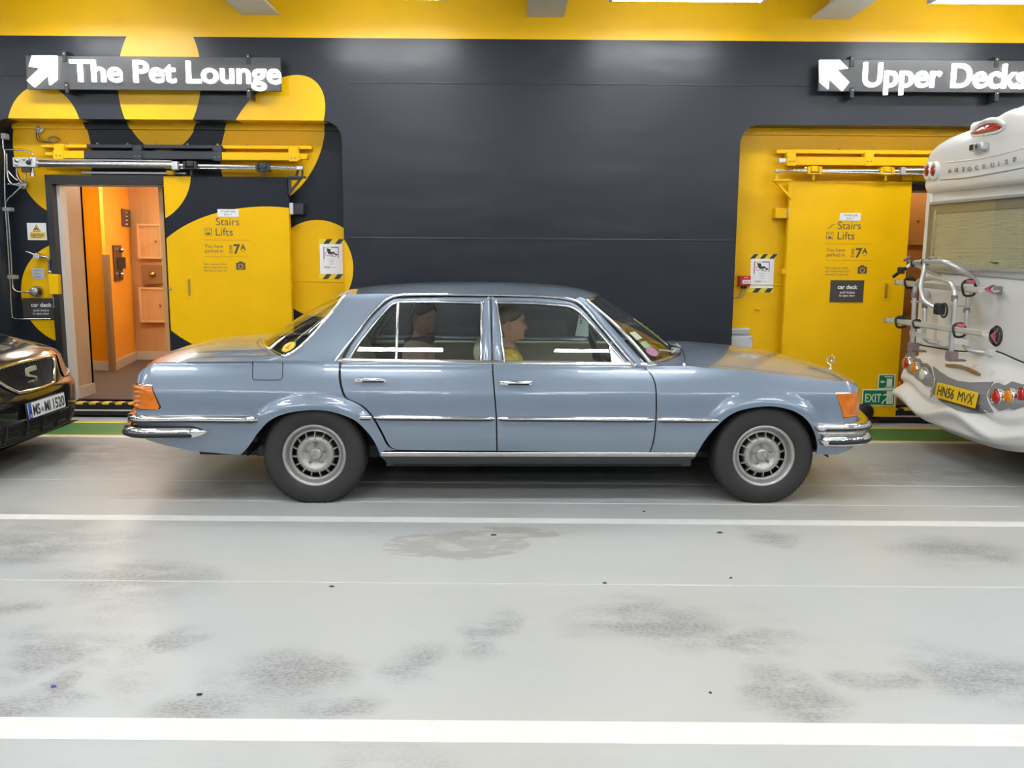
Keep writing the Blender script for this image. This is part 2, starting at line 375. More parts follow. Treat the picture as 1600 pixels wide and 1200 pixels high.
wall = MB().prism(poly, WY, NY).build('wall_back', M_wall); prop(wall, 'charcoal steel wall with yellow paw print and yellow top band', kind='structure')
M_sm = mat('wall_seam_charcoal', (0.035, 0.038, 0.047), 0.3)
for px0, px1, py in ((545, 1280, 131), (545, 1146, 373.5)):
    z = at(900, py+0.5, WY).z
    MB().tube([(at(px0, py, WY).x, WY, z), (at(px1, py, WY).x, WY, z)], 0.006, 8).build('weld_seam', M_sm, wall)
MB().tube([(FX0, WY, at(0, 118, WY).z), (at(40, 120, WY).x, WY, at(40, 118, WY).z)], 0.006, 8).build('weld_seam', M_sm, wall)
# ---- niche backs, each with a doorway
OL0, OL1, OLT = at(100, 450, NY).x, at(300, 450, NY).x, at(190, 289, NY).z
OR1 = NR1 - (OL0-NL0); OR0 = OR1 - (OL1-OL0); ORT = OLT
SILL = 0.14
def niche_back(name, x0, x1, zt, o0, o1, ot, m, label):
    poly = [(x0-0.05, 0), (x1+0.05, 0), (x1+0.05, zt+0.05), (x0-0.05, zt+0.05)]
    mb = MB()
    mb.box(x0-0.05, o0, NY, NY+0.08, 0, zt+0.05); mb.box(o1, x1+0.05, NY, NY+0.08, 0, zt+0.05); mb.box(o0, o1, NY, NY+0.08, ot, zt+0.05); mb.box(o0, o1, NY, NY+0.08, 0, SILL)
    o = mb.build(name, m); return prop(o, label, kind='structure')
nl = niche_back('wall_niche_left', NL0, NL1, NLT, OL0, OL1, OLT, M_niche, 'charcoal niche wall with yellow paw pads')
nr = niche_back('wall_niche_right', NR0, NR1, NRT, OR0, OR1, ORT, M_yel, 'yellow niche wall behind the right sliding door')
for o, x0, x1 in ((nl, NL0, NL1), (nr, NR0, NR1)):
    z = at(480, 440, NY).z
    m_ = M_niche if o is nl else M_yel
    MB().tube([(at(455, 440, NY).x if o is nl else x0, NY, z), (x1, NY, z)], 0.006, 6).build('weld_seam', m_, o)
    # the header plate folded over the top of the niche
    zt = NLT if o is nl else NRT
    MB().box(x0+0.04, x1-0.04, NY-0.03, NY, zt-0.06, zt).build('header_plate', m_, o)
# ---- door frames
M_frame = mat('door_frame_black', (0.016, 0.016, 0.018), 0.35)
M_inlay = mat('white_door_lining', (0.62, 0.60, 0.57), 0.4)
M_beige = mat('beige_veneer', (0.52, 0.36, 0.22), 0.4, var=0.1, vscale=2)
def door_frame(name, o0, o1, ot, label, m):
    r = empty(name, ((o0+o1)/2, NY, 0), label=label, kind='structure'); cx = (o0+o1)/2
    for k, (t0, t1, yy) in enumerate(((0.0, 0.055, 0.10), (0.055, 0.085, 0.055))):
        mb = MB(); mb.box(o0-cx-t1, o0-cx-t0, -yy, 0.0, 0.03, ot+t1); mb.box(o1-cx+t0, o1-cx+t1, -yy, 0.0, 0.03, ot+t1); mb.box(o0-cx-t0, o1-cx+t0, -yy, 0.0, ot+t0, ot+t1)
        mb.build('jamb', M_frame, r)
    MB().box(o0-cx, o1-cx, -0.10, 0.08, 0.02, SILL).build('coaming', M_frame, r)
    MB().tube([(o0-cx, -0.105, 0.07), (o1-cx, -0.105, 0.07)], 0.008, 8).build('coaming_trim', M_alu, r)
    for s, x in ((1, o0-cx), (-1, o1-cx)):
        MB().box(x, x+s*0.03, -0.02, 0.10, SILL, ot).build('white_lining', M_inlay, r)
    MB().box(o0-cx, o1-cx, -0.02, 0.10, ot-0.012, ot).build('white_lining', M_inlay, r)
    n = 11; M_tr = MATS['yellow_line_paint']
    for k in range(n):
        x = o0-cx+0.09+k*0.125
        if x+0.06 < o1-cx: MB().box(x, x+0.065, -0.103, -0.02, SILL-0.014, SILL+0.004).build('tread_stripe', M_tr, r)
    return r
df1 = door_frame('door_frame', OL0, OL1, OLT, 'black steel door frame around the open doorway below the paw print', None)
df2 = door_frame('door_frame', OR0, OR1, ORT, 'black steel door frame behind the motorhome', None)
# light metal strip above the left frame
mb = MB().box(OL0+0.25, OL1, NY-0.03, NY, OLT+0.10, OLT+0.118); mb.build('strip', M_alu, nl)
# ---- stair lobbies behind the doorways
M_orange = mat('orange_wall', (0.85, 0.36, 0.02), 0.4, var=0.04, vscale=2)
M_orange2 = mat('orange_door_paint', (0.80, 0.27, 0.005), 0.4)
def wood_mat():
    m = bpy.data.materials.new('light_wood_veneer'); m.use_nodes = True; nt = m.node_tree; N = nt.nodes; L = nt.links; p = N['Principled BSDF']
    tc = N.new('ShaderNodeTexCoord'); mp = N.new('ShaderNodeMapping'); mp.inputs['Scale'].default_value = (14, 14, 1.2); L.new(tc.outputs['Object'], mp.inputs[0])
    n = N.new('ShaderNodeTexNoise'); n.inputs['Scale'].default_value = 2; n.inputs['Detail'].default_value = 6; L.new(mp.outputs[0], n.inputs[0])
    r = N.new('ShaderNodeValToRGB'); r.color_ramp.elements[0].color = (0.50, 0.27, 0.10, 1); r.color_ramp.elements[1].color = (0.62, 0.36, 0.16, 1); L.new(n.outputs['Fac'], r.inputs[0]); L.new(r.outputs[0], p.inputs['Base Color'])
    p.inputs['Roughness'].default_value = 0.4; return m
M_wood = wood_mat()
M_carpet = mat('brown_speckled_carpet', (0.085, 0.055, 0.04), 0.9, var=0.35, vscale=60)
M_skirt = mat('skirting_cream', (0.55, 0.46, 0.36), 0.4)
M_lobbyceil = mat('lobby_ceiling', (0.7, 0.68, 0.64), 0.6)
M_lobbylamp = mat('lobby_lamp_glow', (1, 0.9, 0.75), 0.5, emit=(1, 0.90, 0.74), estr=30.0)
LZ = 0.15
def wall_seg(name, p0, p1, m, parent, z0=LZ, z1=2.5, t=0.04, skirt=True):
    a = Vector((p0[0], p0[1], 0)); b = Vector((p1[0], p1[1], 0)); d = (b-a); n = Vector((-d.y, d.x, 0)).normalized()
    mb = MB(); q = [a, b, b+n*t, a+n*t]
    mb.add([(v.x, v.y, z0) for v in q]+[(v.x, v.y, z1) for v in q], [(0,3,2,1),(4,5,6,7),(0,1,5,4),(1,2,6,5),(2,3,7,6),(3,0,4,7)])
    o = mb.build(name, m, parent)
    if skirt:
        q = [a-n*0.012, b-n*0.012, b, a]
        MB().add([(v.x, v.y, z0) for v in q]+[(v.x, v.y, z0+0.11) for v in q], [(0,3,2,1),(4,5,6,7),(0,1,5,4),(1,2,6,5),(2,3,7,6),(3,0,4,7)]).build('skirting', M_skirt, parent)
    return o
lob = empty('wall_lobby', (0, 0, 0), label='orange and wood stair lobby seen through the open doorway', kind='structure')
MB().box(OL0-2.6, OL1+0.5, NY+0.08, 13.2, LZ-0.03, LZ).build('lobby_floor', M_carpet, lob)
MB().box(OL0-2.6, OL1+0.5, NY+0.08, 13.2, 2.5, 2.53).build('lobby_ceiling', M_lobbyceil, lob)
jx = OL0+0.03
wall_seg('veneer_return', (jx, NY+0.10), (jx, NY+0.42), M_beige, lob)
wall_seg('side_wall', (jx, NY+0.42), (OL0-2.6, NY+0.42), M_beige, lob)
A = at(180, 594, 10.6); B = at(222, 571, 11.9)
D0 = (at(120, 586, 11.0).x, 11.0); D1 = (at(178, 586, 10.75).x, 10.75)
wall_seg('back_wall', (OL0-2.6, 11.35), (D0[0]-0.0, 11.35), M_orange, lob)
wall_seg('orange_door', (D0[0]-0.9, 11.1), (at(172, 586, 10.62).x, 10.62), M_orange2, lob)
e0 = at(176, 586, 10.55)
MB().box(e0.x-0.02, e0.x+0.035, 10.50, 10.58, LZ, at(176, 398, 10.55).z).build('door_edge_trim', mat('bronze_trim', (0.22, 0.12, 0.05), 0.4), lob)
wall_seg('orange_wall', (e0.x+0.02, 10.52), (B.x, 11.75), M_orange, lob)
W0, W1 = B.x, B.x+1.6
wall_seg('wood_wall', (W0, 11.75), (W1, 11.60), M_wood, lob)
wall_seg('end_wall', (W1, 11.6), (W1, NY+0.1), M_wood, lob)
MB().box(OL0-2.6, OL1+0.5, 13.15, 13.2, LZ, 2.5).build('far_wall', M_orange, lob)
def on_wood(px, py): # place on the wood wall
    return at(px, py, 11.70)
M_wtrim = mat('wood_hatch_trim', (0.66, 0.40, 0.20), 0.4)
for (x0, y0, x1, y1) in ((219, 350, 254, 404), (222, 449, 261, 503)):
    a = on_wood(x0, y1); b = on_wood(x1, y0)
    hp = MB().box(a.x, b.x, 11.655, 11.70, a.z, b.z).build('wall_hatch', M_wood, lob)
    t = 0.025
    mb = MB(); mb.box(a.x, b.x, 11.64, 11.654, b.z-t, b.z); mb.box(a.x, b.x, 11.64, 11.654, a.z, a.z+t); mb.box(a.x, a.x+t, 11.64, 11.654, a.z+t, b.z-t); mb.box(b.x-t, b.x, 11.64, 11.654, a.z+t, b.z-t)
    mb.build('hatch_frame', M_wtrim, hp)
    MB().lathe([(0, -0.03), (0.012, -0.028), (0.014, -0.015), (0.008, 0)], 12, 'y', (b.x-0.07, 11.64, (a.z+b.z)/2)).build('hatch_knob', M_brass, hp)
a = on_wood(224, 443); b = on_wood(254, 414)
nb_ = MB().box(a.x, b.x, 11.65, 11.70, a.z, b.z).build('recessed_call_panel', mat('call_panel_brown', (0.25, 0.13, 0.05), 0.4), lob)
MB().lathe([(0, -0.05), (0.03, -0.045), (0.04, -0.02), (0.04, 0)], 16, 'y', ((a.x+b.x)/2+0.02, 11.65, (a.z+b.z)/2)).build('call_knob', M_brass, nb_)
# lift button plate and deck directory on the orange wall
def on_orange(px, py, out=0.02):
    # the orange wall runs from e0 to B; walk along it
    p0 = Vector((e0.x+0.02, 10.52)); p1 = Vector((B.x, 11.75)); d = ray(px, py)
    # intersect in plan
    r = Vector((d.x, d.y)); s = p1-p0; den = r.x*s.y-r.y*s.x; t = (p0.x*s.y-p0.y*s.x)/den
    q = _C + d*t; n = Vector((-s.y, s.x)).normalized(); 
    if n.dot(r) > 0: n = -n
    return q + Vector((n.x*out, n.y*out, 0))
def plate_orange(name, x0, y0, x1, y1, m, th=0.015):
    a = on_orange(x0, y1); b = on_orange(x1, y1); c = on_orange(x1, y0); d = on_orange(x0, y0)
    z0 = (a.z+b.z)/2; z1 = (c.z+d.z)/2
    q = [Vector((a.x, a.y, 0)), Vector((b.x, b.y, 0))]; n = Vector((0.02, 0.01, 0)); n = Vector((q[1].y-q[0].y, -(q[1].x-q[0].x), 0)).normalized()*-1
    w_ = [q[0], q[1], q[1]-n*th, q[0]-n*th] if n.y < 0 else [q[0], q[1], q[1]+n*th, q[0]+n*th]
    q = [Vector((a.x, a.y, 0)), Vector((b.x, b.y, 0))]; n = Vector((q[1].y-q[0].y, -(q[1].x-q[0].x), 0)).normalized()
    if n.dot(q[0]) < 0: n = -n
    w_ = [q[0], q[1], q[1]+n*th, q[0]+n*th]
    return MB().add([(v.x, v.y, z0) for v in w_]+[(v.x, v.y, z1) for v in w_], [(0,1,5,4),(1,2,6,5),(2,3,7,6),(3,0,4,7),(0,3,2,1),(4,5,6,7)]).build(name, m, lob, recalc=True)
M_brown = mat('dark_bronze_plate', (0.07, 0.035, 0.02), 0.35)
pl = plate_orange('lift_button_plate', 178, 383, 190, 438, M_brown)
for py in (391, 429):
    q = on_orange(184, py, 0.04); MB().ball(q, (0.03, 0.02, 0.03), 10, 6).build('lift_button', M_steel, pl)
q0 = on_orange(181, 420, 0.03); q1 = on_orange(187, 402, 0.03); MB().box(q0.x, q1.x, q0.y-0.01, q1.y, q0.z, q1.z).build('lift_display', M_black, pl)
dp = plate_orange('deck_directory', 190, 328, 208, 354, M_brown)
for k in range(4):
    q = on_orange(193, 332+k*6, 0.03); r_ = on_orange(206, 334.5+k*6, 0.03)
    MB().box(q.x, q.x+0.02, q.y-0.008, q.y, r_.z, q.z+0.005).build('directory_symbol', M_paper, dp)
    MB().box(q.x+0.045, r_.x, r_.y-0.03, r_.y-0.02, r_.z+0.004, r_.z+0.012).build('directory_line', M_wtrim, dp)
ll = MB().bbox(OL0-0.6, OL0+0.4, 9.6, 9.9, 2.44, 2.49, 0.01).build('lobby_lamp', M_lobbylamp); prop(ll, 'warm ceiling lamp panel inside the stair lobby', 'ceiling light')
ll2 = MB().bbox(OL0+0.2, OL0+1.0, 11.1, 11.3, 2.44, 2.49, 0.01).build('lobby_lamp', M_lobbylamp); prop(ll2, 'warm ceiling lamp panel by the lobby wood wall', 'ceiling light')
# right lobby: orange wood wall close behind the doorway
lob2 = empty('wall_lobby', (0, 0, 0), label='orange veneer lobby wall behind the right sliding door', kind='structure')
M_ochre = mat('ochre_veneer', (0.52, 0.23, 0.06), 0.45, var=0.08, vscale=3)
MB().box(OR0-0.4, OR1+1.0, NY+0.08, 10.4, LZ-0.03, LZ).build('lobby_floor', M_carpet, lob2)
MB().box(OR0-0.4, OR1+1.0, NY+0.08, 10.4, 2.5, 2.53).build('lobby_ceiling', M_lobbyceil, lob2)
MB().box(OR0-0.4, OR1+1.0, 9.5, 9.55, LZ, 2.5).build('veneer_wall', M_ochre, lob2)
for z0, z1 in ((0.35, 0.95), (1.02, 1.62), (1.70, 2.2)):
    x = at(1432, 400, 9.45).x
    for k in range(-3, 4):
        p_ = MB().box(x-0.22+k*0.55, x+0.22+k*0.55, 9.47, 9.5, z0, z1).build('wall_hatch', M_ochre, lob2)
        MB().ball((x+0.0+k*0.55, 9.465, (z0+z1)/2), 0.012, 8, 6).build('hatch_knob', M_brass, p_)
ll3 = MB().bbox(OR0+0.2, OR1, 9.0, 9.2, 2.44, 2.49, 0.01).build('lobby_lamp', mat('dim_lobby_lamp_glow', (1, 0.9, 0.75), 0.5, emit=(1, 0.85, 0.65), estr=5.0)); prop(ll3, 'warm ceiling lamp panel in the right lobby', 'ceiling light')
# ---- ceiling, beams, unseen walls added round the deck
M_ceil = mat('ceiling_paint', (0.66, 0.67, 0.66), 0.5, var=0.05, vscale=1)
M_beam = mat('beam_grey_paint', (0.60, 0.60, 0.57), 0.45, var=0.05)
ce = MB().box(FX0, FX1, FY0, WY+0.4, TOP, TOP+0.05).build('ceiling', M_ceil); prop(ce, 'light grey steel deck ceiling', kind='structure')
BX = at(852, 27, WY).x; BS = at(1297, 27, WY).x - BX; BZ = at(852, 27, WY).z
for k in range(-4, 5):
    x = BX + k*BS
    if not FX0+0.3 < x < FX1-0.3: continue
    mb = MB(); mb.box(x-0.165, x+0.165, FY0+0.1, WY-0.002, BZ, BZ+0.02); mb.box(x-0.012, x+0.012, FY0+0.1, WY-0.002, BZ+0.02, TOP)
    b_ = mb.build('ceiling_beam', M_beam); prop(b_, 'grey steel ceiling beam meeting the yellow band', kind='structure')
M_far = mat('bounce_wall_paint', (0.15, 0.16, 0.17), 0.5, var=0.1, vscale=1)  # unseen walls, added to close the deck so its light bounces
for nm, q in (('wall_front', (FX0, FX1, FY0-0.1, FY0)), ('wall_left', (FX0-0.1, FX0, FY0, 12.5)), ('wall_right', (FX1, FX1+0.1, FY0, 12.5))):
    o = MB().box(*q, 0, TOP).build(nm, M_far); prop(o, 'unseen grey wall added round the deck for bounced light', kind='structure')
# ---- fluorescent lights between the beams
M_lamp = mat('fluorescent_diffuser', (0.9, 0.9, 0.9), 0.4, emit=(0.96, 0.985, 1.0), estr=LAMP_POWER)
lq = at(1075, -1.5, LAMP_ROWS_Y[0]); LXC, LZC = lq.x, lq.z
hm = MB().bbox(-0.60, 0.60, -0.10, 0.10, 0.035, 0.09, 0.008).mesh(); hm.materials.append(M_white)
dm = MB().bbox(-0.58, 0.58, -0.085, 0.085, 0.0, 0.045, 0.012).mesh(); dm.materials.append(M_lamp)
em = MB().bbox(-0.015, 0.015, -0.10, 0.10, -0.004, 0.09, 0.004).mesh(); em.materials.append(M_white)
rm = MB().cyl((0, 0, 0.09), (0, 0, TOP-LZC), 0.008, 8).mesh(); rm.materials.append(M_white)
for r_i, y in enumerate(LAMP_ROWS_Y):
    for k in range(-4, 4):
        x = LXC + k*BS
        if not FX0+0.8 < x < FX1-0.8: continue
        if r_i == 0 and k == 0: lab = 'white fluorescent ceiling light above the bare charcoal wall'
        elif r_i == 0 and k == 1: lab = 'white fluorescent ceiling light above the motorhome'
        else: lab = 'white fluorescent ceiling light over the deck outside the view'
        e_ = empty('ceiling_light', (x, y, LZC), label=lab, cat='ceiling light', group='fluorescent lights under the deck ceiling')
        link('housing', hm, None, e_); link('diffuser', dm, None, e_); link('hanger', rm, None, e_, (-0.4, 0, 0)); link('hanger', rm, None, e_, (0.4, 0, 0))
        link('end_cap', em, None, e_, (-0.595, 0, 0)); link('end_cap', em, None, e_, (0.595, 0, 0))
# ================================================================ SLIDING DOORS AND WALL FITTINGS
M_brownink = mat('brown_print', (0.17, 0.10, 0.01), 0.5)
M_greyink = mat('grey_print', (0.07, 0.065, 0.05), 0.5)
M_wink = mat('white_print', (0.85, 0.85, 0.85), 0.5)
M_dplate = mat('car_deck_plate', (0.055, 0.05, 0.045), 0.4)
def P(px, py, Y, dy=0.0):
    q = at(px, py, Y); return Vector((q.x, Y+dy, q.z))
def sz(px, Y, z=1.5): return px/pxm(Y, z)
def rect_on(px0, py0, px1, py1, Y, th=0.002):
    a = at((px0+px1)/2, (py0+py1)/2, Y); s = pxm(Y, a.z); w_ = (px1-px0)/s/2; h = (py1-py0)/s/2
    return (a.x-w_, a.x+w_, Y-th, Y, a.z-h, a.z+h)
def rel(o, parent, origin):
    o.parent = parent; o.location = Vector(o.location) - Vector(origin); return o
def plate(name, r, Y, m, parent, origin, th=0.002):
    x0, x1, y0, y1, z0, z1 = rect_on(*r, Y, th); ox, oy, oz = origin
    return MB().box(x0-ox, x1-ox, y0-oy, y1-oy, z0-oz, z1-oz).build(name, m, parent)
def ptext(name, s, px, py_base, cap_px, Y, m, parent, origin, width_px=None, bold=0.0, align='LEFT', rot=None, th=0.0006):
    q = at(px, py_base, Y); s_ = pxm(Y, q.z); size = cap_px/s_/0.727
    return text(name, s, size, m, parent, Vector((q.x-origin[0], q.y-th-origin[1], q.z-origin[2])), rot, 0.0003, bold*size, None if width_px is None else width_px/s_, align)
def car_deck_sign(parent, origin, Y, x0, y0, x1, y1):
    p_ = plate('car_deck_plate', (x0, y0, x1, y1), Y, M_dplate, parent, origin, 0.006); W_ = x1-x0; H_ = y1-y0; Y2 = Y-0.006
    ptext('lettering', 'car deck', x0+W_*0.22, y0+H_*0.39, H_*0.19, Y2, M_wink, p_, origin, W_*0.60, 0.02)
    ptext('lettering', 'push button', x0+W_*0.29, y0+H_*0.60, H_*0.12, Y2, M_wink, p_, origin, W_*0.45)
    ptext('lettering', 'to open door', x0+W_*0.27, y0+H_*0.75, H_*0.12, Y2, M_wink, p_, origin, W_*0.47)
    return p_
def door_print(door, origin, ox, oy, Y, skip_stairs_icon=False):
    """lettering block; ox,oy = pixel where the word Lifts starts on its base line"""
    T = lambda *a, **k: ptext('lettering', *a, Y=Y, m=M_greyink, parent=door, origin=origin, **k)
    T('Stairs', ox+1, oy-16, 12.2, width_px=37); T('Lifts', ox, oy, 12.2, width_px=28)
    # stair icon (zigzag) and lift icon
    def bar(x0, y0, x1, y1, m=M_greyink, nm='print_mark'): return plate(nm, (x0, y0, x1, y1), Y, m, door, origin, 0.0008)
    if not skip_stairs_icon:
        mb = MB(); q = at(ox-14, oy-17, Y); s_ = 1/pxm(Y)
        pts = []
        for k in range(5): pts += [(k*2.1, k*1.6), (k*2.1+2.1, k*1.6)] 
        for a_, b_ in zip(pts[:-1], pts[1:]): mb.box(q.x+a_[0]*s_-0.002-origin[0], q.x+b_[0]*s_+0.002-origin[0], Y-0.0008-origin[1], Y-origin[1], q.z+a_[1]*s_-0.002-origin[2], q.z+b_[1]*s_+0.002-origin[2])
        mb.build('stair_symbol', M_greyink, door)
    x0, y0 = ox-16, oy-11.5
    mb = MB()
    def fb(a, b, c, d):
        r = rect_on(a, b, c, d, Y, 0.0008); mb.box(r[0]-origin[0], r[1]-origin[0], r[2]-origin[1], r[3]-origin[1], r[4]-origin[2], r[5]-origin[2])
    fb(x0, y0, x0+11, y0+0.8); fb(x0, y0+10.2, x0+11, y0+11); fb(x0, y0, x0+0.8, y0+11); fb(x0+10.2, y0, x0+11, y0+11); fb(x0+2.6, y0+2.2, x0+4.4, y0+3.8); fb(x0+6.6, y0+2.2, x0+8.4, y0+3.8); fb(x0+2.8, y0+7, x0+8.2, y0+9.6)
    mb.build('lift_symbol', M_greyink, door)
    bar(ox-17, oy+7, ox+55, oy+7.5, M_brownink, 'rule'); bar(ox-17, oy+33, ox+54, oy+33.5, M_brownink, 'rule')
    T('You have', ox-16, oy+19, 5.6, width_px=29); T('parked in', ox-16, oy+26.5, 5.6, width_px=29)
    ptext('lettering', 'ZONE', ox+27, oy+28.5, 4.4, Y, M_greyink, door, origin, 13.5, 0.02, rot=(0, -math.pi/2, 0))
    ptext('lettering', '7', ox+29, oy+28, 14.5, Y, M_greyink, door, origin, 11, 0.035)
    ptext('lettering', 'A', ox+40, oy+22.5, 8.8, Y, M_greyink, door, origin, 8.6, 0.03)
    bar(ox+40.5, oy+24.4, ox+47, oy+25.2)
    for k, s in enumerate(('Take a photo of this', 'sign to help find your', 'way back to your car')): T(s, ox-18, oy+46+k*5, 3.2, width_px=(36, 38, 37)[k])
    # camera symbol
    x0, y0 = ox+33, oy+40.5
    body = plate('camera_symbol', (x0, y0+2.2, x0+14.5, y0+13), Y, M_greyink, door, origin, 0.0010)
    plate('camera_hump', (x0+4, y0, x0+10.5, y0+2.4), Y, M_greyink, body, origin, 0.0010)
    q = at(x0+7.3, y0+7.6, Y); s_ = 1/pxm(Y)
    MB().lathe([(3.0*s_, 0), (3.9*s_, 0)], 24, 'y', (q.x-origin[0], Y-0.0016-origin[1], q.z-origin[2])).build('camera_lens', M_yel, body)
def handle_recess(door, origin, x0, y0, x1, y1, Y, m):
    r = rect_on(x0, y0, x1, y1, Y, 0.004); ox, oy, oz = origin
    h = MB().bbox(r[0]-ox, r[1]-ox, Y-0.005-oy, Y+0.005-oy, r[4]-oz, r[5]-oz, 0.004).build('handle_plate', m, door)
    cx = (r[0]+r[1])/2-ox; w_ = (r[1]-r[0])*0.2; zc = (r[4]+r[5])/2-oz; hh = (r[5]-r[4])*0.38
    MB().bbox(cx-w_, cx+w_, Y-0.007-oy, Y-0.001-oy, zc-hh, zc+hh, 0.003).build('finger_slot', mat('slot_ochre', (0.35, 0.20, 0.0), 0.5), h)
# ---- left sliding door
d_ells = [ell(422, 446, 196, 121, 0, DY), ell(200, 270, 98, 84, 0, DY)]
M_doorL = painted('sliding_door_with_yellow_pad', CHARCOAL, YELLOW, d_ells, 0.40, 0.03, spec=0.16)
DLX0, DLX1, DLZ1 = at(262, 420, DY).x, at(454, 420, DY).x, at(360, 276, DY).z
def sliding_door(name, x0, x1, z0, z1, m, label):
    # kept at the world origin so that painted shapes run on
    o = empty(name, (0, 0, 0), label=label, kind='structure')
    leaf = MB().bbox(x0, x1, DY, DY+0.07, z0, z1, 0.006).build('door_leaf', m, o)
    return o
dl = sliding_door('door_1', DLX0, DLX1, 0.07, DLZ1, M_doorL, 'charcoal sliding door with large yellow paw pad, slid open')
O0 = (0, 0, 0)
door_print(dl, O0, 336, 368, DY, True)
plate('staircase_notice', (340, 327, 373, 338.5), DY, M_paper, dl, O0, 0.003)
ptext('lettering', 'STAIRCASE', 345, 332, 3.0, DY-0.003, M_greyink, dl, O0, 23); ptext('lettering', 'B.01-7', 350, 336.5, 2.8, DY-0.003, M_greyink, dl, O0, 12)
handle_recess(dl, O0, 291, 432, 301, 466, DY, M_yel)
pb = P(266, 451, DY); MB().cyl((pb.x, DY-0.01, pb.z), (pb.x, DY, pb.z), 0.012, 12).build('lock_stud', M_steel, dl)
# ---- right sliding door
DRX0, DRX1, DRZ1 = at(1228, 420, DY).x, at(1416, 420, DY).x, at(1330, 283, DY).z
dr = sliding_door('door_2', DRX0, DRX1, 0.07, DRZ1, M_yel, 'plain yellow sliding door beside the motorhome')
door_print(dr, O0, 1307, 374, DY)
plate('staircase_notice', (1312, 333, 1344.5, 344.5), DY, M_paper, dr, O0, 0.003)
ptext('lettering', 'STAIRCASE', 1318, 338, 3.0, DY-0.003, M_greyink, dr, O0, 22); ptext('lettering', 'B.60-7', 1322, 342.8, 2.8, DY-0.003, M_greyink, dr, O0, 12)
car_deck_sign(dr, O0, DY, 1297, 438, 1349, 472)
handle_recess(dr, O0, 1378, 439, 1391, 470, DY, M_yel)
mb = MB(); q = P(1226, 500, DY)   # edge piping of the door
for py in (420, 532): 
    r = rect_on(1222, py, 1227, py+8, DY, 0.01); MB().bbox(r[0], r[1], DY-0.01, DY+0.05, r[4], r[5], 0.003).build('edge_bracket', M_yel, dr)
# ---- exit signs on the yellow door
e1 = MB().box(*rect_on(1347, 608, 1398.5, 634.5, DY, 0.004)).build('exit_sign', M_glowtrim); prop(e1, 'green EXIT sign with running man at the foot of the yellow door', 'sign')
plate('green_field', (1348.6, 609.8, 1397, 632.8), DY-0.004, M_green, e1, O0, 0.001)
YS = DY-0.005
ptext('lettering', 'EXIT', 1350.5, 628, 13.5, YS, M_glowtrim, e1, O0, 26, 0.015)
fx0 = 1379; plate('doorway_symbol', (1385, 611, 1395.5, 631.5), YS, M_glowtrim, e1, O0, 0.0006)
def fig(parts, Y, m, parent, name):
    mb = MB()
    for pts in parts: mb.tube([tuple(at(x, y, Y)) for x, y in pts], 0.006, 6)
    return mb.build(name, m, parent)
fig([[(1380, 618), (1384, 616), (1388, 620), (1392, 618)], [(1387, 619), (1384, 624), (1387, 627), (1386, 631)], [(1385, 624), (1381, 626), (1378, 631)]], YS-0.001, M_glowtrim, e1, 'running_figure')
q = at(1387, 614, YS); MB().ball((q.x, q.y-0.001, q.z), (0.011, 0.002, 0.011), 10, 6).build('figure_head', M_glowtrim, e1)
e2 = MB().box(*rect_on(1372, 584.5, 1398.5, 608, DY, 0.004)).build('door_direction_sign', M_glowtrim); prop(e2, 'small green sign with arrow and doorway above the EXIT sign', 'sign')
plate('green_field', (1373.6, 586.3, 1397, 606.3), DY-0.004, M_green, e2, O0, 0.001)
plate('doorway_symbol', (1385.5, 591.5, 1394, 604), YS, M_glowtrim, e2, O0, 0.0006)
plate('slide_mark', (1382, 588, 1396, 589.5), YS, M_glowtrim, e2, O0, 0.0006); plate('slide_mark', (1382, 604.5, 1396, 605.5), YS, M_glowtrim, e2, O0, 0.0006)
a = at(1375, 596.5, YS); s_ = 1/pxm(DY)
MB().prism([(a.x, a.z), (a.x+4*s_, a.z+3*s_), (a.x+4*s_, a.z+1*s_), (a.x+8*s_, a.z+1*s_), (a.x+8*s_, a.z-1*s_), (a.x+4*s_, a.z-1*s_), (a.x+4*s_, a.z-3*s_)], YS-0.0006, YS).build('arrow', M_glowtrim, e2)
# black rubber buffer at the foot of the door
q = at(1349, 655, DY); MB().lathe([(0, -0.05), (0.06, -0.05), (0.085, -0.03), (0.085, 0.0)], 24, 'y', (q.x, DY, 0.115)).build('rubber_buffer', M_black, dr)
# ---- track gear above the doors
def rod(mb, px0, px1, py0, py1, Y, r, n=10):
    a = at(px0, py0, Y); b = at(px1, py1, Y); return mb.tube([a, b], r, n)
def beam_piece(name, px0, px1, py0, py1, Y0, Y1, m, parent, r=0.004):
    a = at(px0, py1, Y0); b = at(px1, py0, Y0)
    return MB().bbox(a.x, b.x, Y0, Y1, a.z, b.z, r, 1).build(name, m, parent)
def trolley(px, py0, py1, Y, m, parent):
    c0 = at(px, py0, Y); c1 = at(px, py1, Y); t = empty('tmp', (0, 0, 0)); COL.objects.unlink(t); bpy.data.objects.remove(t)
    mb = MB(); h = c0.z-c1.z
    mb.bbox(c0.x-0.035, c0.x+0.035, Y-0.03, Y+0.05, c1.z+h*0.45, c0.z, 0.006, 1)
    for s in (-1, 1): mb.bbox(c0.x+s*0.05-0.012, c0.x+s*0.05+0.012, Y-0.035, Y+0.05, c1.z+h*0.2, c0.z-h*0.08, 0.003, 1)
    mb.bbox(c0.x-0.06, c0.x+0.06, Y-0.03, Y+0.04, c1.z+h*0.2, c1.z+h*0.32, 0.003, 1)
    mb.cyl((c0.x, Y, c1.z-0.03), (c0.x, Y, c1.z+h*0.25), 0.012, 8)
    return mb.build('trolley', m, parent)
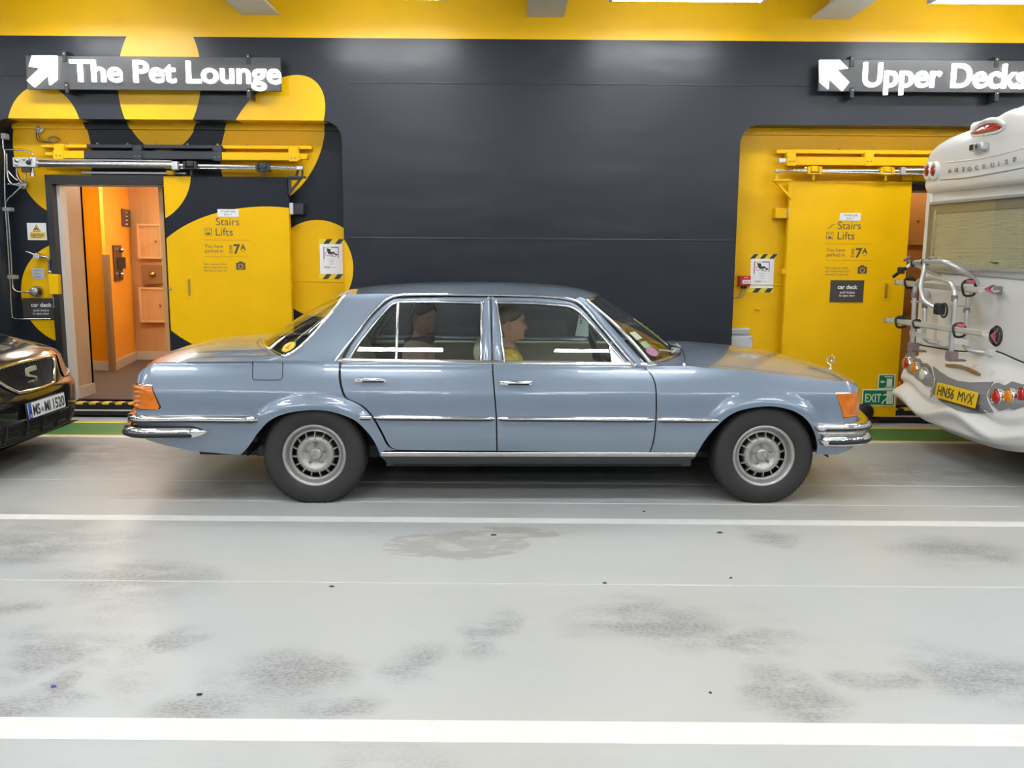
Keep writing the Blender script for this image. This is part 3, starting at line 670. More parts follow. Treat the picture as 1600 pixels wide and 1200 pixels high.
def tri_bracket(x0, x1, z1, z0, Y, m, parent, left=True):
    """triangular gusset with a hole: outer and inner triangle"""
    mb = MB(); w_ = x1-x0; h = z1-z0
    if left: T_ = [(x0, z1), (x1, z1), (x1, z0)]
    else: T_ = [(x0, z1), (x1, z1), (x0, z0)]
    cx = sum(p[0] for p in T_)/3; cz = sum(p[1] for p in T_)/3
    I_ = [(cx+(p[0]-cx)*0.5, cz+(p[1]-cz)*0.5) for p in T_]
    for y in (Y, Y+0.03):
        pass
    v = [(x, Y, z) for x, z in T_+I_] + [(x, Y+0.03, z) for x, z in T_+I_]
    f = []
    for i in range(3):
        j = (i+1) % 3; f += [(i, j, 3+j, 3+i), (6+j, 6+i, 9+i, 9+j), (i, 6+i, 6+j, j), (3+i, 3+j, 9+j, 9+i)]
    mb.add(v, f); return mb.build('gusset', m, parent, recalc=True)
TY = 8.40
trk = empty('door_track', (0, 0, 0), label='yellow and charcoal door track with steel ram above the open doorway', cat='door track')
for nm, x0, x1, m in (('rail', 64, 135, M_yel), ('rail', 135, 336, M_char), ('rail', 336, 487, M_yel)):
    beam_piece(nm, x0, x1, 226.2+(x0-64)*0.006, 230.5+(x0-64)*0.006, TY+0.05, TY+0.12, m, trk)
for nm, x0, x1, m in (('beam', 82, 131, M_yel), ('beam', 131, 334, M_char), ('beam', 334, 468, M_yel)):
    beam_piece(nm, x0, x1, 235.5+(x0-80)*0.012, 247.5+(x0-80)*0.010, TY, TY+0.10, m, trk, 0.006)
for px, m in ((91, M_yel), (214, M_char), (339, M_char), (458, M_yel)):
    dy = (px-80)*0.010
    beam_piece('rail_clamp', px-8, px+8, 224.5+dy, 236+dy, TY+0.02, TY+0.12, m, trk, 0.01)
    beam_piece('beam_clamp', px-7, px+7, 234.8+dy, 248.5+dy, TY-0.008, TY+0.02, m, trk, 0.003)
    for k in (-3, 3):
        q = at(px+k, 243+dy, TY-0.008); MB().lathe([(0, -0.006), (0.007, -0.005), (0.007, 0)], 8, 'y', q).build('bolt', M_grey, trk)
for px in range(105, 480, 47):
    q = at(px, 224.8+(px-64)*0.007, TY+0.08); MB().cyl((q.x, q.y, q.z-0.01), (q.x, q.y, q.z+0.012), 0.009, 6).build('rail_bolt', M_grey, trk)
beam_piece('end_tab', 70, 82, 238, 243, TY+0.02, TY+0.06, M_yel, trk); beam_piece('end_tab', 468, 480, 240, 249, TY+0.02, TY+0.06, M_yel, trk)
RY = 8.35
mb = MB(); rod(mb, 52, 276, 255.5, 258, RY, 0.031, 16); mb.build('ram_cylinder', M_steel, trk)
mb = MB(); rod(mb, 275, 405, 258.5, 260.5, RY, 0.016, 12); mb.build('ram_rod', M_steel, trk)
mb = MB(); rod(mb, 268, 468, 263, 264.2, RY, 0.006, 8); mb.build('guide_rod', M_steel, trk)
mb = MB(); rod(mb, 50, 268, 249.5, 252, RY+0.05, 0.010, 8); mb.build('hose_pipe', M_grey, trk)
beam_piece('ram_end_block', 268, 277, 252, 265, RY-0.035, RY+0.03, M_alu, trk)
mb = MB(); rod(mb, 412, 466, 260.5, 262, RY, 0.011, 10); mb.build('push_rod', M_steel, trk); beam_piece('clevis', 463, 473, 259, 265, RY-0.02, RY+0.02, M_alu, trk)
beam_piece('valve_block', 20, 55, 246, 261, RY-0.05, RY+0.04, M_alu, trk, 0.006)
for k, (px, py, r) in enumerate(((27, 251, 0.018), (38, 249, 0.012), (48, 249, 0.012), (26, 257, 0.012), (45, 254, 0.02))):
    q = at(px, py, RY-0.05); MB().lathe([(0, -0.02), (r, -0.018), (r, 0)], 12, 'y', q).build('valve_port', M_steel if k != 4 else M_black, trk)
beam_piece('solenoid', 33, 47, 261, 269, RY-0.03, RY+0.02, mat('solenoid_brown', (0.06, 0.03, 0.02), 0.4), trk, 0.005)
q = at(51, 272, RY); MB().cyl((q.x, q.y, q.z-0.02), (q.x, q.y, q.z+0.015), 0.022, 12).cyl((q.x, q.y, q.z), (q.x, q.y, q.z+0.07), 0.008, 8).build('drain_plug', M_steel, trk)
trolley(298, 251.5, 268, RY, M_frame, trk); trolley(411, 254, 271, RY, M_frame, trk)
a = at(450, 276.5, RY+0.02); b = at(474, 305, RY+0.02); tri_bracket(a.x, b.x, a.z, b.z, RY+0.02, M_char, trk, False)
beam_piece('bracket_top', 449, 476, 275, 278, RY, RY+0.07, M_char, trk, 0.002); mb = MB(); rod(mb, 463, 466, 276, 264, RY+0.02, 0.012, 6); rod(mb, 472, 473, 276, 266, RY+0.02, 0.008, 6); mb.build('bracket_post', M_char, trk)
beam_piece('stop_block', 455, 474, 318, 335, 8.44, NY, M_char, trk, 0.004); beam_piece('stop_face', 452, 457.5, 317, 335, 8.42, 8.5, M_alu, trk, 0.003)
beam_piece('lifting_lug', 259, 271, 266, 273, DY-0.0, DY+0.05, M_yel, trk, 0.006)
trk2 = empty('door_track', (0, 0, 0), label='all yellow door track with steel ram above the right sliding door', cat='door track')
beam_piece('rail', 1213, 1470, 235, 239.5, TY+0.05, TY+0.12, M_yel, trk2); beam_piece('beam', 1229, 1470, 246.3, 258, TY, TY+0.10, M_yel, trk2, 0.006)
for px in (1237, 1359):
    beam_piece('rail_clamp', px-8, px+8, 237, 246.5, TY+0.02, TY+0.12, M_yel, trk2, 0.01); beam_piece('beam_clamp', px-7, px+7, 245.5, 259, TY-0.008, TY+0.02, M_yel, trk2, 0.003)
    for k in (-3, 3):
        q = at(px+k, 252, TY-0.008); MB().lathe([(0, -0.006), (0.007, -0.005), (0.007, 0)], 8, 'y', q).build('bolt', M_grey, trk2)
for px in (1267, 1312, 1363, 1425):
    q = at(px, 234.2, TY+0.08); MB().cyl((q.x, q.y, q.z-0.01), (q.x, q.y, q.z+0.012), 0.009, 6).build('rail_bolt', M_grey, trk2)
beam_piece('end_tab', 1217, 1230, 247, 254, TY+0.02, TY+0.06, M_alu, trk2)
mb = MB(); rod(mb, 1238, 1410, 266.5, 267.5, RY, 0.016, 12); mb.build('ram_rod', M_steel, trk2)
mb = MB(); rod(mb, 1408, 1475, 267, 267.3, RY, 0.030, 16); mb.build('ram_cylinder', M_steel, trk2)
mb = MB(); rod(mb, 1215, 1475, 266.5, 273.5, RY-0.02, 0.006, 8); mb.build('guide_rod', M_steel, trk2)
beam_piece('ram_end_block', 1408, 1416, 261, 273, RY-0.035, RY+0.03, M_alu, trk2); beam_piece('clevis', 1212, 1224, 264.5, 269, RY-0.02, RY+0.02, M_alu, trk2)
q = at(1259, 263, RY); MB().ball(q, 0.018, 10, 6).build('grease_cap', M_steel, trk2)
trolley(1272, 259.5, 276, RY, M_yel, trk2); trolley(1385, 260.5, 277, RY, M_yel, trk2)
a = at(1209, 282, RY+0.02); b = at(1236, 311, RY+0.02); tri_bracket(a.x, b.x, a.z, b.z, RY+0.02, M_yel, trk2, True)
beam_piece('bracket_top', 1209, 1236, 280.5, 283, RY, RY+0.07, M_yel, trk2, 0.002); beam_piece('bracket_post', 1211, 1217, 264, 281, RY, RY+0.04, M_yel, trk2, 0.003)
beam_piece('stop_block', 1211, 1231, 325, 341, 8.44, NY, M_yel, trk2, 0.004); beam_piece('stop_face', 1231, 1234.5, 324, 341, 8.41, 8.5, M_alu, trk2, 0.003)
beam_piece('lifting_lug', 1412, 1425, 275, 282, DY, DY+0.05, M_yel, trk2, 0.006)
# ---- hydraulic pipework in the left niche
hp = empty('hydraulic_pipes', (0, 0, 0), label='thin steel hydraulic pipes at the left edge of the niche', cat='pipes')
def pipe(pts, Y, r=0.008, m=M_steel, parent=hp, name='pipe'):
    q = [at(x, y, Y) for x, y in pts]; q = spline(q, 5); return MB().tube(q, r, 8).build(name, m, parent)
pipe([(4, 213), (5, 232), (7, 240), (7, 290), (8, 320), (13, 400), (17, 470), (19, 494), (24, 498), (50, 498.5), (80, 498.5)], 8.40)
pipe([(10, 240), (11, 265), (13, 280), (20, 288), (33, 290)], 8.42); pipe([(7, 234), (30, 234), (40, 236), (51, 240), (52, 247)], 8.40); pipe([(10, 288), (32, 287)], 8.42)
pipe([(36, 289), (20, 304), (10, 314), (9, 326)], 8.42); pipe([(8, 262), (20, 276), (28, 282)], 8.44); pipe([(26, 261), (27, 275), (34, 285)], 8.40); pipe([(38, 261), (40, 272), (39, 284)], 8.40)
pipe([(12, 330), (17, 400), (19, 440), (22, 452), (30, 456), (46, 456)], 8.42)
for x0, x1, y0, y1 in ((3, 15, 324, 330), (10, 22, 430, 436), (1, 7, 208, 217)): beam_piece('pipe_clamp', x0, x1, y0, y1, 8.38, 8.46, M_grey, hp, 0.004)
q = at(37, 289, 8.52); MB().lathe([(0, -0.06), (0.02, -0.06), (0.022, -0.03), (0.04, -0.03), (0.04, 0.0), (0, 0)], 20, 'y', q).build('pipe_flange', M_alu, hp)
cg = empty('cable_gland', at(62.5, 201.5, NY), label='round white cable gland with blue seals high in the left niche', cat='cable gland')
MB().lathe([(0, -0.03), (0.03, -0.03), (0.042, -0.022), (0.045, 0.0)], 20, 'y').build('flange', M_alu, cg)
M_blue = mat('blue_seal', (0.03, 0.08, 0.4), 0.4)
for k in range(5):
    a_ = k*2*math.pi/5; MB().ball((0.017*math.cos(a_), -0.031, 0.017*math.sin(a_)), (0.008, 0.006, 0.008), 8, 6).build('seal', M_blue, cg)
cb = empty('cable', (0, 0, 0), label='black cable hanging from the white gland to the track rail', cat='cable')
MB().tube(spline([at(58, 206, 8.52), at(57, 214, 8.51), at(62, 221, 8.50), at(75, 222.5, 8.52), at(80, 223, 8.5)], 6), 0.004, 6).build('cable_run', M_black, cb)
MB().tube(spline([at(60, 207, 8.52), at(61, 215, 8.51), at(66, 220, 8.50), at(78, 222.5, 8.5)], 6), 0.003, 6).build('cable_run', M_black, cb)
q = at(84, 218, 8.5); ring = [Vector((q.x+0.05*math.cos(t*math.pi/8), q.y, q.z+0.024*math.sin(t*math.pi/8))) for t in range(49)]
MB().tube(ring, 0.006, 6).build('cable_coil', M_grey, cb)
# ---- stiffener beside the left frame, latch and button
st = MB().bbox(at(91.5, 480, NY).x, at(101, 480, NY).x-0.03, NY-0.05, NY, 0.05, OLT+0.1, 0.004, 1).build('frame_stiffener', M_niche, nl)
cs = MB().box(*rect_on(43, 348.5, 73, 375, NY, 0.004)).build('caution_sign', M_paper); prop(cs, 'white square caution sign with yellow triangle left of the doorway', 'sign')
plate('yellow_band', (47, 363, 71, 372.5), NY-0.004, M_lyel, cs, O0, 0.0008)
ptext('lettering', 'CAUTION', 48.5, 369, 4.2, NY-0.005, M_ink, cs, O0, 20, 0.02); plate('print_line', (51, 370.4, 66, 371.3), NY-0.005, M_ink, cs, O0, 0.0006)
def tri(cx, cy, r, Y, m, parent, nm):
    q = at(cx, cy, Y); s_ = r/pxm(Y); return MB().prism([(q.x-s_, q.z-s_*0.75), (q.x+s_, q.z-s_*0.75), (q.x, q.z+s_)], Y-0.0008, Y).build(nm, m, parent)
tri(57, 357, 6.5, NY-0.004, M_ink, cs, 'triangle_border'); tri(57, 357.1, 5.4, NY-0.0049, M_lyel, cs, 'triangle'); fig([[(54, 359), (57, 357), (60, 359)], [(56.5, 355), (57.5, 358)]], NY-0.005, M_ink, cs, 'hazard_symbol')
np_ = MB().box(*rect_on(50.5, 419, 69.5, 436, NY, 0.003)).build('name_plate', M_alu); prop(np_, 'small blank-looking metal plate above the round button', 'sign')
for k, (a_, b_) in enumerate(((53, 66), (53, 62), (54, 64))): plate('print_line', (a_, 422+k*5, b_, 422.9+k*5), NY-0.003, M_grey, np_, O0, 0.0006)
lv = empty('release_lever', at(66, 400, NY), label='steel release lever beside the open doorway', cat='lever')
c0 = Vector(lv.location)
MB().cyl((0, -0.09, 0), (0, 0.0, 0), 0.022, 14).cyl((0, -0.11, 0), (0, -0.07, 0), 0.03, 14).build('spindle', M_steel, lv)
MB().tube([(0, -0.09, 0), at(47, 395, NY-0.1)-c0+Vector((0, 0, 0)), at(40, 393, NY-0.11)-c0], 0.009, 8, rad=[0.011, 0.009, 0.006]).build('handle', M_steel, lv)
MB().tube([(0.02, -0.08, 0), at(74, 402, NY-0.08)-c0, at(77, 408, NY-0.06)-c0, at(77, 424, NY-0.06)-c0], 0.012, 8).build('link_arm', M_steel, lv)
MB().ball(at(79, 425, NY-0.06)-c0, (0.025, 0.025, 0.018), 10, 6).build('pivot', M_steel, lv)
lb = beam_piece('latch_box', 76, 90, 428.5, 460, NY-0.11, NY-0.05, M_yel, None, 0.006); prop(lb, 'yellow latch box fixed to the door frame stiffener', 'latch box')
mb = MB(); rod(mb, 83, 84.5, 460, 481, NY-0.09, 0.010, 10); mb.build('latch_pin', M_steel, lb)
kb = empty('push_button', at(60, 455, NY), label='round steel push button above the car deck plate', cat='button')
MB().lathe([(0, -0.10), (0.036, -0.10), (0.042, -0.085), (0.042, -0.05), (0.05, -0.045), (0.052, 0.0)], 24, 'y').build('housing', M_steel, kb)
MB().lathe([(0, -0.108), (0.030, -0.106), (0.032, -0.10)], 20, 'y').build('button_face', M_grey, kb)
cdp = empty('car_deck_sign', (0, 0, 0), label='dark car deck sign with push button text left of the open doorway', cat='sign')
car_deck_sign(cdp, O0, NY, 36.5, 466, 91, 500)
# ---- posters
def poster(px0, py0, px1, py1, tape, Y, label):
    o = MB().box(*rect_on(px0, py0, px1, py1, Y, 0.002)).build('poster', M_paper); prop(o, label, 'poster'); W_, H_ = px1-px0, py1-py0; Y2 = Y-0.002
    def B_(a, b, c, d, m, nm): return plate(nm, (px0+a*W_, py0+b*H_, px0+c*W_, py0+d*H_), Y2, m, o, O0, 0.0005)
    B_(0.15, 0.09, 0.19, 0.50, mat('print_magenta', (0.5, 0.04, 0.12), 0.5), 'border_print'); B_(0.19, 0.09, 0.5, 0.12, M_lyel, 'border_print'); B_(0.5, 0.09, 0.82, 0.12, mat('print_navy', (0.05, 0.05, 0.2), 0.5), 'border_print'); B_(0.79, 0.12, 0.82, 0.46, mat('print_blue', (0.06, 0.08, 0.4), 0.5), 'border_print')
    B_(0.15, 0.5, 0.17, 0.85, mat('print_pale_blue', (0.5, 0.6, 0.7), 0.5), 'border_print')
    # wheelchair drawing
    def pt(a, b): q = at(px0+a*W_, py0+b*H_, Y2); return Vector((q.x, Y2-0.0006, q.z))
    r_ = 0.10*W_/pxm(Y)
    mb = MB()
    for cx, cz, rr in ((0.34, 0.32, r_), (0.63, 0.37, r_*0.75), (0.5, 0.38, r_*0.4)):
        c_ = pt(cx, cz); mb.tube([c_+Vector((rr*math.cos(t*math.pi/8), 0, rr*math.sin(t*math.pi/8))) for t in range(17)], 0.0022, 5)
    mb.build('wheelchair_wheels', M_ink, o)
    def pol(pts, nm):
        q = [pt(a, b) for a, b in pts]; MB().prism([(v.x, v.z) for v in q], Y2-0.0007, Y2).build(nm, M_ink, o)
    pol([(0.28, 0.14), (0.45, 0.16), (0.50, 0.33), (0.36, 0.33)], 'wheelchair_back'); pol([(0.46, 0.27), (0.62, 0.25), (0.66, 0.30), (0.48, 0.34)], 'wheelchair_seat'); pol([(0.62, 0.31), (0.76, 0.33), (0.78, 0.38), (0.64, 0.36)], 'wheelchair_footrest')
    M_faint = mat('faint_print', (0.45, 0.45, 0.47), 0.5)
    for b, w_ in ((0.49, 0.28), (0.57, 0.22), (0.65, 0.16)): B_(0.5-w_/2, b, 0.5+w_/2, b+0.022, M_faint, 'print_line')
    M_vio = mat('print_violet', (0.10, 0.08, 0.25), 0.5)
    for a_, c_ in ((0.20, 0.27), (0.28, 0.34), (0.36, 0.45)): B_(a_, 0.755, c_, 0.785, M_vio, 'print_line')
    B_(0.5, 0.765, 0.68, 0.785, M_faint, 'print_line'); B_(0.2, 0.82, 0.45, 0.835, M_faint, 'print_line')
    for (a, b, c, d), nm in zip(tape, ('top', 'bottom')):
        t_ = plate('hazard_tape', (a, b, c, d), Y, mat('tape_yellow', (0.78, 0.58, 0.01), 0.4), o, O0, 0.001); n_ = 2 if c-a < 40.5 else 3
        for k in range(n_ if c-a > 40.5 else 2):
            w_ = (c-a); st_ = (0.16+k*0.47) if n_ == 2 else (0.03+k*0.36); dx = 0.22 if n_ == 2 else 0.17
            q = [at(a+w_*(st_), d, Y), at(a+w_*(st_+dx), d, Y), at(a+w_*(st_+dx+0.17), b, Y), at(a+w_*(st_+0.17), b, Y)]
            MB().prism([(v.x, v.z) for v in q], Y-0.0016, Y-0.0009).build('tape_stripe', M_ink, t_)
    return o
poster(500, 381.5, 535.5, 428, ((498, 373.5, 537, 382), (498, 427.5, 536, 436)), NY, 'wheelchair notice with hazard tape in the left paw niche')
poster(1172.5, 404.5, 1209, 450, ((1170, 397, 1211.5, 405), (1169, 449, 1208.5, 457)), NY, 'wheelchair notice with hazard tape beside the red call point')
# ---- fire call point, cabinet, small stud
fc = empty('fire_call_point', at(1161.5, 438.5, NY), label='red fire call point box on the yellow niche wall', cat='call point'); s_ = 1/pxm(NY)
MB().bbox(-9*s_, 9*s_, -0.06, 0, -8*s_, 8*s_, 0.006).build('box', M_red, fc); MB().bbox(-4*s_, 8*s_, -0.064, -0.058, -4.5*s_, 1.5*s_, 0.002).build('glass_label', M_paper, fc)

for k in range(4): MB().box((-2+2.2*k)*s_, (-0.5+2.2*k)*s_, -0.0655, -0.063, -2.6*s_, -0.8*s_).build('label_mark', M_grey, fc)
MB().box(-2*s_, 5*s_, -0.063, -0.06, 4.5*s_, 6*s_).build('label_strip', mat('pale_red', (0.8, 0.4, 0.35), 0.5), fc)
for k in (-2.5, 2.5): MB().cyl((k*s_, -0.03, -8*s_), (k*s_, -0.03, -12*s_), 0.013, 10).build('gland', M_black, fc)
for k in (-2.5, 2.5): MB().tube(spline([(k*s_, -0.03, -12*s_), (k*s_-0.005, -0.03, -18*s_), (k*s_-5*s_, -0.02, -25*s_), (-14*s_, -0.01, -27.5*s_), (-19*s_, -0.006, -27.5*s_)], 6), 0.004, 6).build('wire', M_grey, fc)
q = at(1183, 482.5, NY); sd = MB().bbox(q.x-0.022, q.x+0.022, NY-0.03, NY, q.z-0.007, q.z+0.007, 0.003).build('wall_stud', M_yel); prop(sd, 'small yellow stud on the wall below the right notice', 'stud')
cab = empty('wall_cabinet', (0, 0, 0), label='pale grey metal cabinet low in the yellow niche behind the blue bonnet', cat='cabinet')
M_cab = mat('cabinet_grey', (0.52, 0.53, 0.55), 0.4)
a = at(1128, 600, 8.45); b = at(1176, 525, 8.45); c = at(1174, 513, 8.45)
MB().bbox(a.x, b.x, 8.45, NY, 0.25, b.z, 0.006).build('body', M_cab, cab); MB().bbox(a.x, c.x, 8.47, NY, b.z, c.z, 0.02).build('hood', mat('cabinet_hood', (0.42, 0.42, 0.43), 0.4), cab)
for k in range(5): MB().bbox(a.x+0.02, b.x-0.04, 8.44, 8.455, 0.28+k*0.11, 0.37+k*0.11, 0.004).build('panel', M_cab, cab)
q = at(1173, 529, 8.44); MB().ball((q.x, 8.447, q.z), 0.006, 8, 6).build('screw', M_ink, cab)
# ---- lit signs
M_lit = mat('lit_letter', (1, 1, 1), 0.4, emit=(1.0, 1.0, 0.93), estr=2.2)
M_board = mat('sign_board', (0.055, 0.056, 0.060), 0.3)
def lit_sign(s, px, pyb, cap, width_px, brd, arrow, label, feet):
    Y = 8.16; root = empty('lit_sign', (0, 0, 0), label=label, cat='sign')
    x0, x1, y0, y1, z0, z1 = rect_on(*brd, Y+0.03, 0.03)
    MB().bbox(x0, x1, Y, Y+0.03, z0, z1, 0.003, 1).build('board', M_board, root)
    q = at(px, pyb, Y-0.03); s_ = pxm(Y, q.z); size = cap/s_/0.727; bold = 0.016*size
    tot = text_width(s, size, bold); sx = width_px/s_/tot; tilt = -0.004
    for i, ch in enumerate(s):
        if ch == ' ': continue
        off = text_width(s[:i]+'l', size, bold) - text_width('l', size, bold) if i else 0.0
        me = text_mesh(ch, size, 0.014, bold, sx); dx = off*sx
        link('letter', me, M_lit, root, (q.x+dx, Y-0.02, q.z+tilt*dx))
    pts = [at(a_, b_, Y-0.02) for a_, b_ in arrow]
    MB().prism([(v.x, v.z) for v in pts], Y-0.034, Y-0.006).build('arrow', M_lit, root, recalc=True)
    for fx, fy in feet:
        a_ = at(fx, fy, Y); MB().bbox(a_.x-0.018, a_.x+0.018, Y-0.01, WY, a_.z-0.045, a_.z+0.045, 0.003, 1).build('bracket', M_frame, root)
        MB().lathe([(0, -0.006), (0.007, -0.005), (0.007, 0)], 8, 'y', (a_.x, Y-0.01, a_.z+0.02)).build('bolt', M_alu, root)
    return root
def off(P_, ox, oy): return [(x+ox, y+oy) for x, y in P_]
arrow_r = [(51, 87), (89, 87), (89, 124), (78, 133), (76, 116), (54, 136), (43, 126), (64, 106), (46, 104)]
lit_sign('The Pet Lounge', 110, 126.5, 33.5, 328, (44, 90.5, 440, 141), arrow_r, 'lit white sign reading The Pet Lounge over the paw print', ((101, 88), (388, 92), (105, 137), (389, 146)))
arrow_l = [(1280.5, 94), (1311, 94), (1324, 107), (1306, 108), (1326, 129), (1316, 142), (1295, 122), (1294, 139), (1281, 128)]
lit_sign('Upper Decks', 1346, 134.5, 37, 257, (1278, 96, 1630, 144), arrow_l, 'lit white sign reading Upper Decks over the right niche', ((1331, 96), (1557, 97), (1331, 145), (1557, 150)))
# ================================================================ THE BLUE SALOON
CAR_LOC = Vector((0.163, 6.498, 0)); CAR_RZ = math.radians(1.54)
car = empty('saloon_car', CAR_LOC, CAR_RZ, 'light blue classic saloon with chrome bumpers parked along the wall', 'car')
M_paint = mat('light_blue_metallic_paint', (0.190, 0.240, 0.312), 0.28, metal=0.25, coat=1.0, coatr=0.02, rvar=0.01, var=0.02, vscale=400)
M_dsill = mat('dark_underseal', (0.045, 0.052, 0.06), 0.5)
M_tyre = mat('tyre_rubber', (0.022, 0.0215, 0.021), 0.65, var=0.15, vscale=30, bump=0.1, bscale=150)
M_tread = mat('tread_rubber', (0.02, 0.02, 0.022), 0.75)
M_alloy = mat('alloy_silver', (0.41, 0.405, 0.39), 0.38, metal=0.7, var=0.05, vscale=20)
M_gap = mat('shadow_black', (0.006, 0.006, 0.007), 0.7)
M_glass = glass('car_glass', (0.90, 0.94, 0.91), 1.5, 0.0, 1.0)
M_wsglass = glass('windscreen_glass', (0.88, 0.94, 0.90), 1.5, 0.0, 1.0)
M_amber = mat('amber_lens', (0.66, 0.160, 0.002), 0.25, coat=0.7, bump=0.35, bscale=45, var=0.25, vscale=14)
M_velour = mat('olive_beige_upholstery', (0.40, 0.39, 0.28), 0.8, var=0.12, vscale=12, bump=0.1)
M_trim = mat('beige_interior_trim', (0.42, 0.40, 0.30), 0.6)
M_dash = mat('dashboard_black', (0.012, 0.012, 0.013), 0.5)
M_satin = mat('satin_trim', (0.60, 0.58, 0.55), 0.25, metal=0.85)
XT, XN = -2.592, 2.075           # tail and nose of the body sides
_Wz = PC([(0.14, 0.80), (0.20, 0.845), (0.28, 0.880), (0.36, 0.905), (0.45, 0.918), (0.54, 0.921), (0.63, 0.917), (0.70, 0.909), (0.731, 0.903), (0.739, 0.899), (0.77, 0.884), (0.81, 0.862), (0.85, 0.836),
          (0.872, 0.820), (0.886, 0.808), (0.95, 0.788), (1.05, 0.754), (1.15, 0.717), (1.25, 0.679), (1.32, 0.650), (1.36, 0.628), (1.40, 0.595)])
AX_R, AX_F, HUBZ, RT = -1.444, 1.444, 0.312, 0.326
def corner(x):
    """how far the body side comes in near the two ends"""
    d = 0.0
    if x > 0.9: d += 0.030*((x-0.9)/1.15)**2
    if x < -1.0: d += 0.035*((-1.0-x)/1.6)**2
    r = 0.16
    if x > XN-r: t = min(1.0, (x-(XN-r))/r); d += r*0.75*(1-math.sqrt(max(0, 1-t*t)))
    r = 0.14
    if x < XT+r: t = min(1.0, ((XT+r)-x)/r); d += r*0.85*(1-math.sqrt(max(0, 1-t*t)))
    return d
def flare(x, z):
    f = 0.0
    if not FLARE: return 0.0
    for pts, ax in FLARE:
        if abs(x-ax) > 0.62 or z > 0.80: continue
        d = np.hypot(pts[:, 0]-x, pts[:, 1]-z); m_ = d.min()      # smooth distance to the edge of the arch
        ds = m_ - math.log(np.exp(-70*(d-m_)).sum()*70*0.01/2)/70
        f += 0.018*sstep(0.085, 0.012, ds)*sstep(0.42, 0.60, z)
    return f
FLARE = []
def W(x, z): return _Wz(z) - corner(x)*(1.0 if z < 0.9 else 0.3) + flare(x, z)
_ci, _si = math.cos(-CAR_RZ), math.sin(-CAR_RZ)
def to_local_dir(v): return Vector((v.x*_ci - v.y*_si, v.x*_si + v.y*_ci, v.z))
def to_local(p): return to_local_dir(Vector(p)-CAR_LOC)
_Cl = to_local(_C)
def plane_y(px, py, y):
    d = to_local_dir(ray(px, py)); t = (y-_Cl.y)/d.y; q = _Cl + d*t; return q
def sp(px, py, out=0.0):
    """pixel -> (x, z) on the near side of the body"""
    y = -0.88
    for _ in range(25):
        q = plane_y(px, py, y); y = 0.5*y + 0.5*(-_Wz(min(1.42, max(0.1, q.z)))-out)
    return (q.x, q.z)
def cp(px, py, y=0.0):
    q = plane_y(px, py, y); return (q.x, q.z)
def spl2(pts, n=5): return [(p.x, p.y) for p in spline([(a, b, 0) for a, b in pts], n)]
def mirror_mesh(me):
    m2 = me.copy(); bm = bmesh.new(); bm.from_mesh(m2)
    for v in bm.verts: v.co.y = -v.co.y
    bmesh.ops.reverse_faces(bm, faces=bm.faces[:]); bm.to_mesh(m2); bm.free()
    a_ = m2.attributes.get('custom_normal')
    if a_: m2.attributes.remove(a_)
    return m2
def panel_mesh(outline, dx=0.04, dz=0.025, off=0.0, rim=0.014):
    bm = bmesh.new(); vs = [bm.verts.new((x, 0, z)) for x, z in outline]; f = bm.faces.new(vs); f.normal_update()
    bmesh.ops.triangulate(bm, faces=[f])
    xs = [p[0] for p in outline]; zs = [p[1] for p in outline]
    x = math.floor(min(xs)/dx)*dx
    cuts = []
    while x < max(xs):
        if x > min(xs): cuts.append(((x, 0, 0), (1, 0, 0)))
        x += dx
    for k in range(1, 8):    # extra cuts in the rounded ends
        for e in (XT+0.14*(1-math.cos(k*math.pi/16)), XN-0.16*(1-math.cos(k*math.pi/16))):
            if min(xs) < e < max(xs): cuts.append(((e, 0, 0), (1, 0, 0)))
    z = math.floor(min(zs)/dz)*dz
    while z < max(zs):
        if z > min(zs): cuts.append(((0, 0, z), (0, 0, 1)))
        z += dz
    for e in (0.731, 0.735, 0.739):
        if min(zs) < e < max(zs): cuts.append(((0, 0, e), (0, 0, 1)))
    for co, no in cuts: bmesh.ops.bisect_plane(bm, geom=bm.verts[:]+bm.edges[:]+bm.faces[:], plane_co=co, plane_no=no, dist=1e-5)
    bmesh.ops.remove_doubles(bm, verts=bm.verts[:], dist=2e-4)
    for v in bm.verts: v.co.y = -W(v.co.x, v.co.z)-off
    bm.normal_update()
    for f in bm.faces:
        if f.normal.y > 0: f.normal_flip()
        f.smooth = True
    # folded edge, with its own vertices so the skin stays smooth
    if rim:
        be = [e for e in bm.edges if e.is_boundary]
        for e in be:
            a, b = e.verts; q = [a.co.copy(), b.co.copy()]
            c = [bm.verts.new(q[0]), bm.verts.new(q[1]), bm.verts.new(q[1]+Vector((0, rim, 0))), bm.verts.new(q[0]+Vector((0, rim, 0)))]
            try: bm.faces.new(c)
            except ValueError: pass
    me = bpy.data.meshes.new('panel'); bm.to_mesh(me); bm.free(); me.update()
    ns = []
    for v in me.vertices:
        x, z = v.co.x, v.co.z; e = 0.012 if FLARE and z < 0.715 else 0.003
        n = Vector(((W(x-e, z)-W(x+e, z))/(2*e)*-1*-1, -1.0, (W(x, z-e)-W(x, z+e))/(2*e))).normalized(); ns.append(n)
    nf = len(me.vertices)
    try:
        rimv = set()
        for p in me.polygons:
            if not p.use_smooth: rimv.update(p.vertices)
        ns = [(0, 0, 0) if i in rimv else tuple(n) for i, n in enumerate(ns)]
        me.normals_split_custom_set_from_vertices(ns)
    except Exception as ex: print('normals', ex)
    return me
def both(name, me, m, parent=None, label=None):
    o = link(name, me, m, parent or car); link(name, mirror_mesh(me), m, parent or car); return o
def side_panel(name, outline, m=None, **k): return both(name, panel_mesh(outline, **k), m or M_paint)
S = lambda pts: [sp(a, b) for a, b in pts]
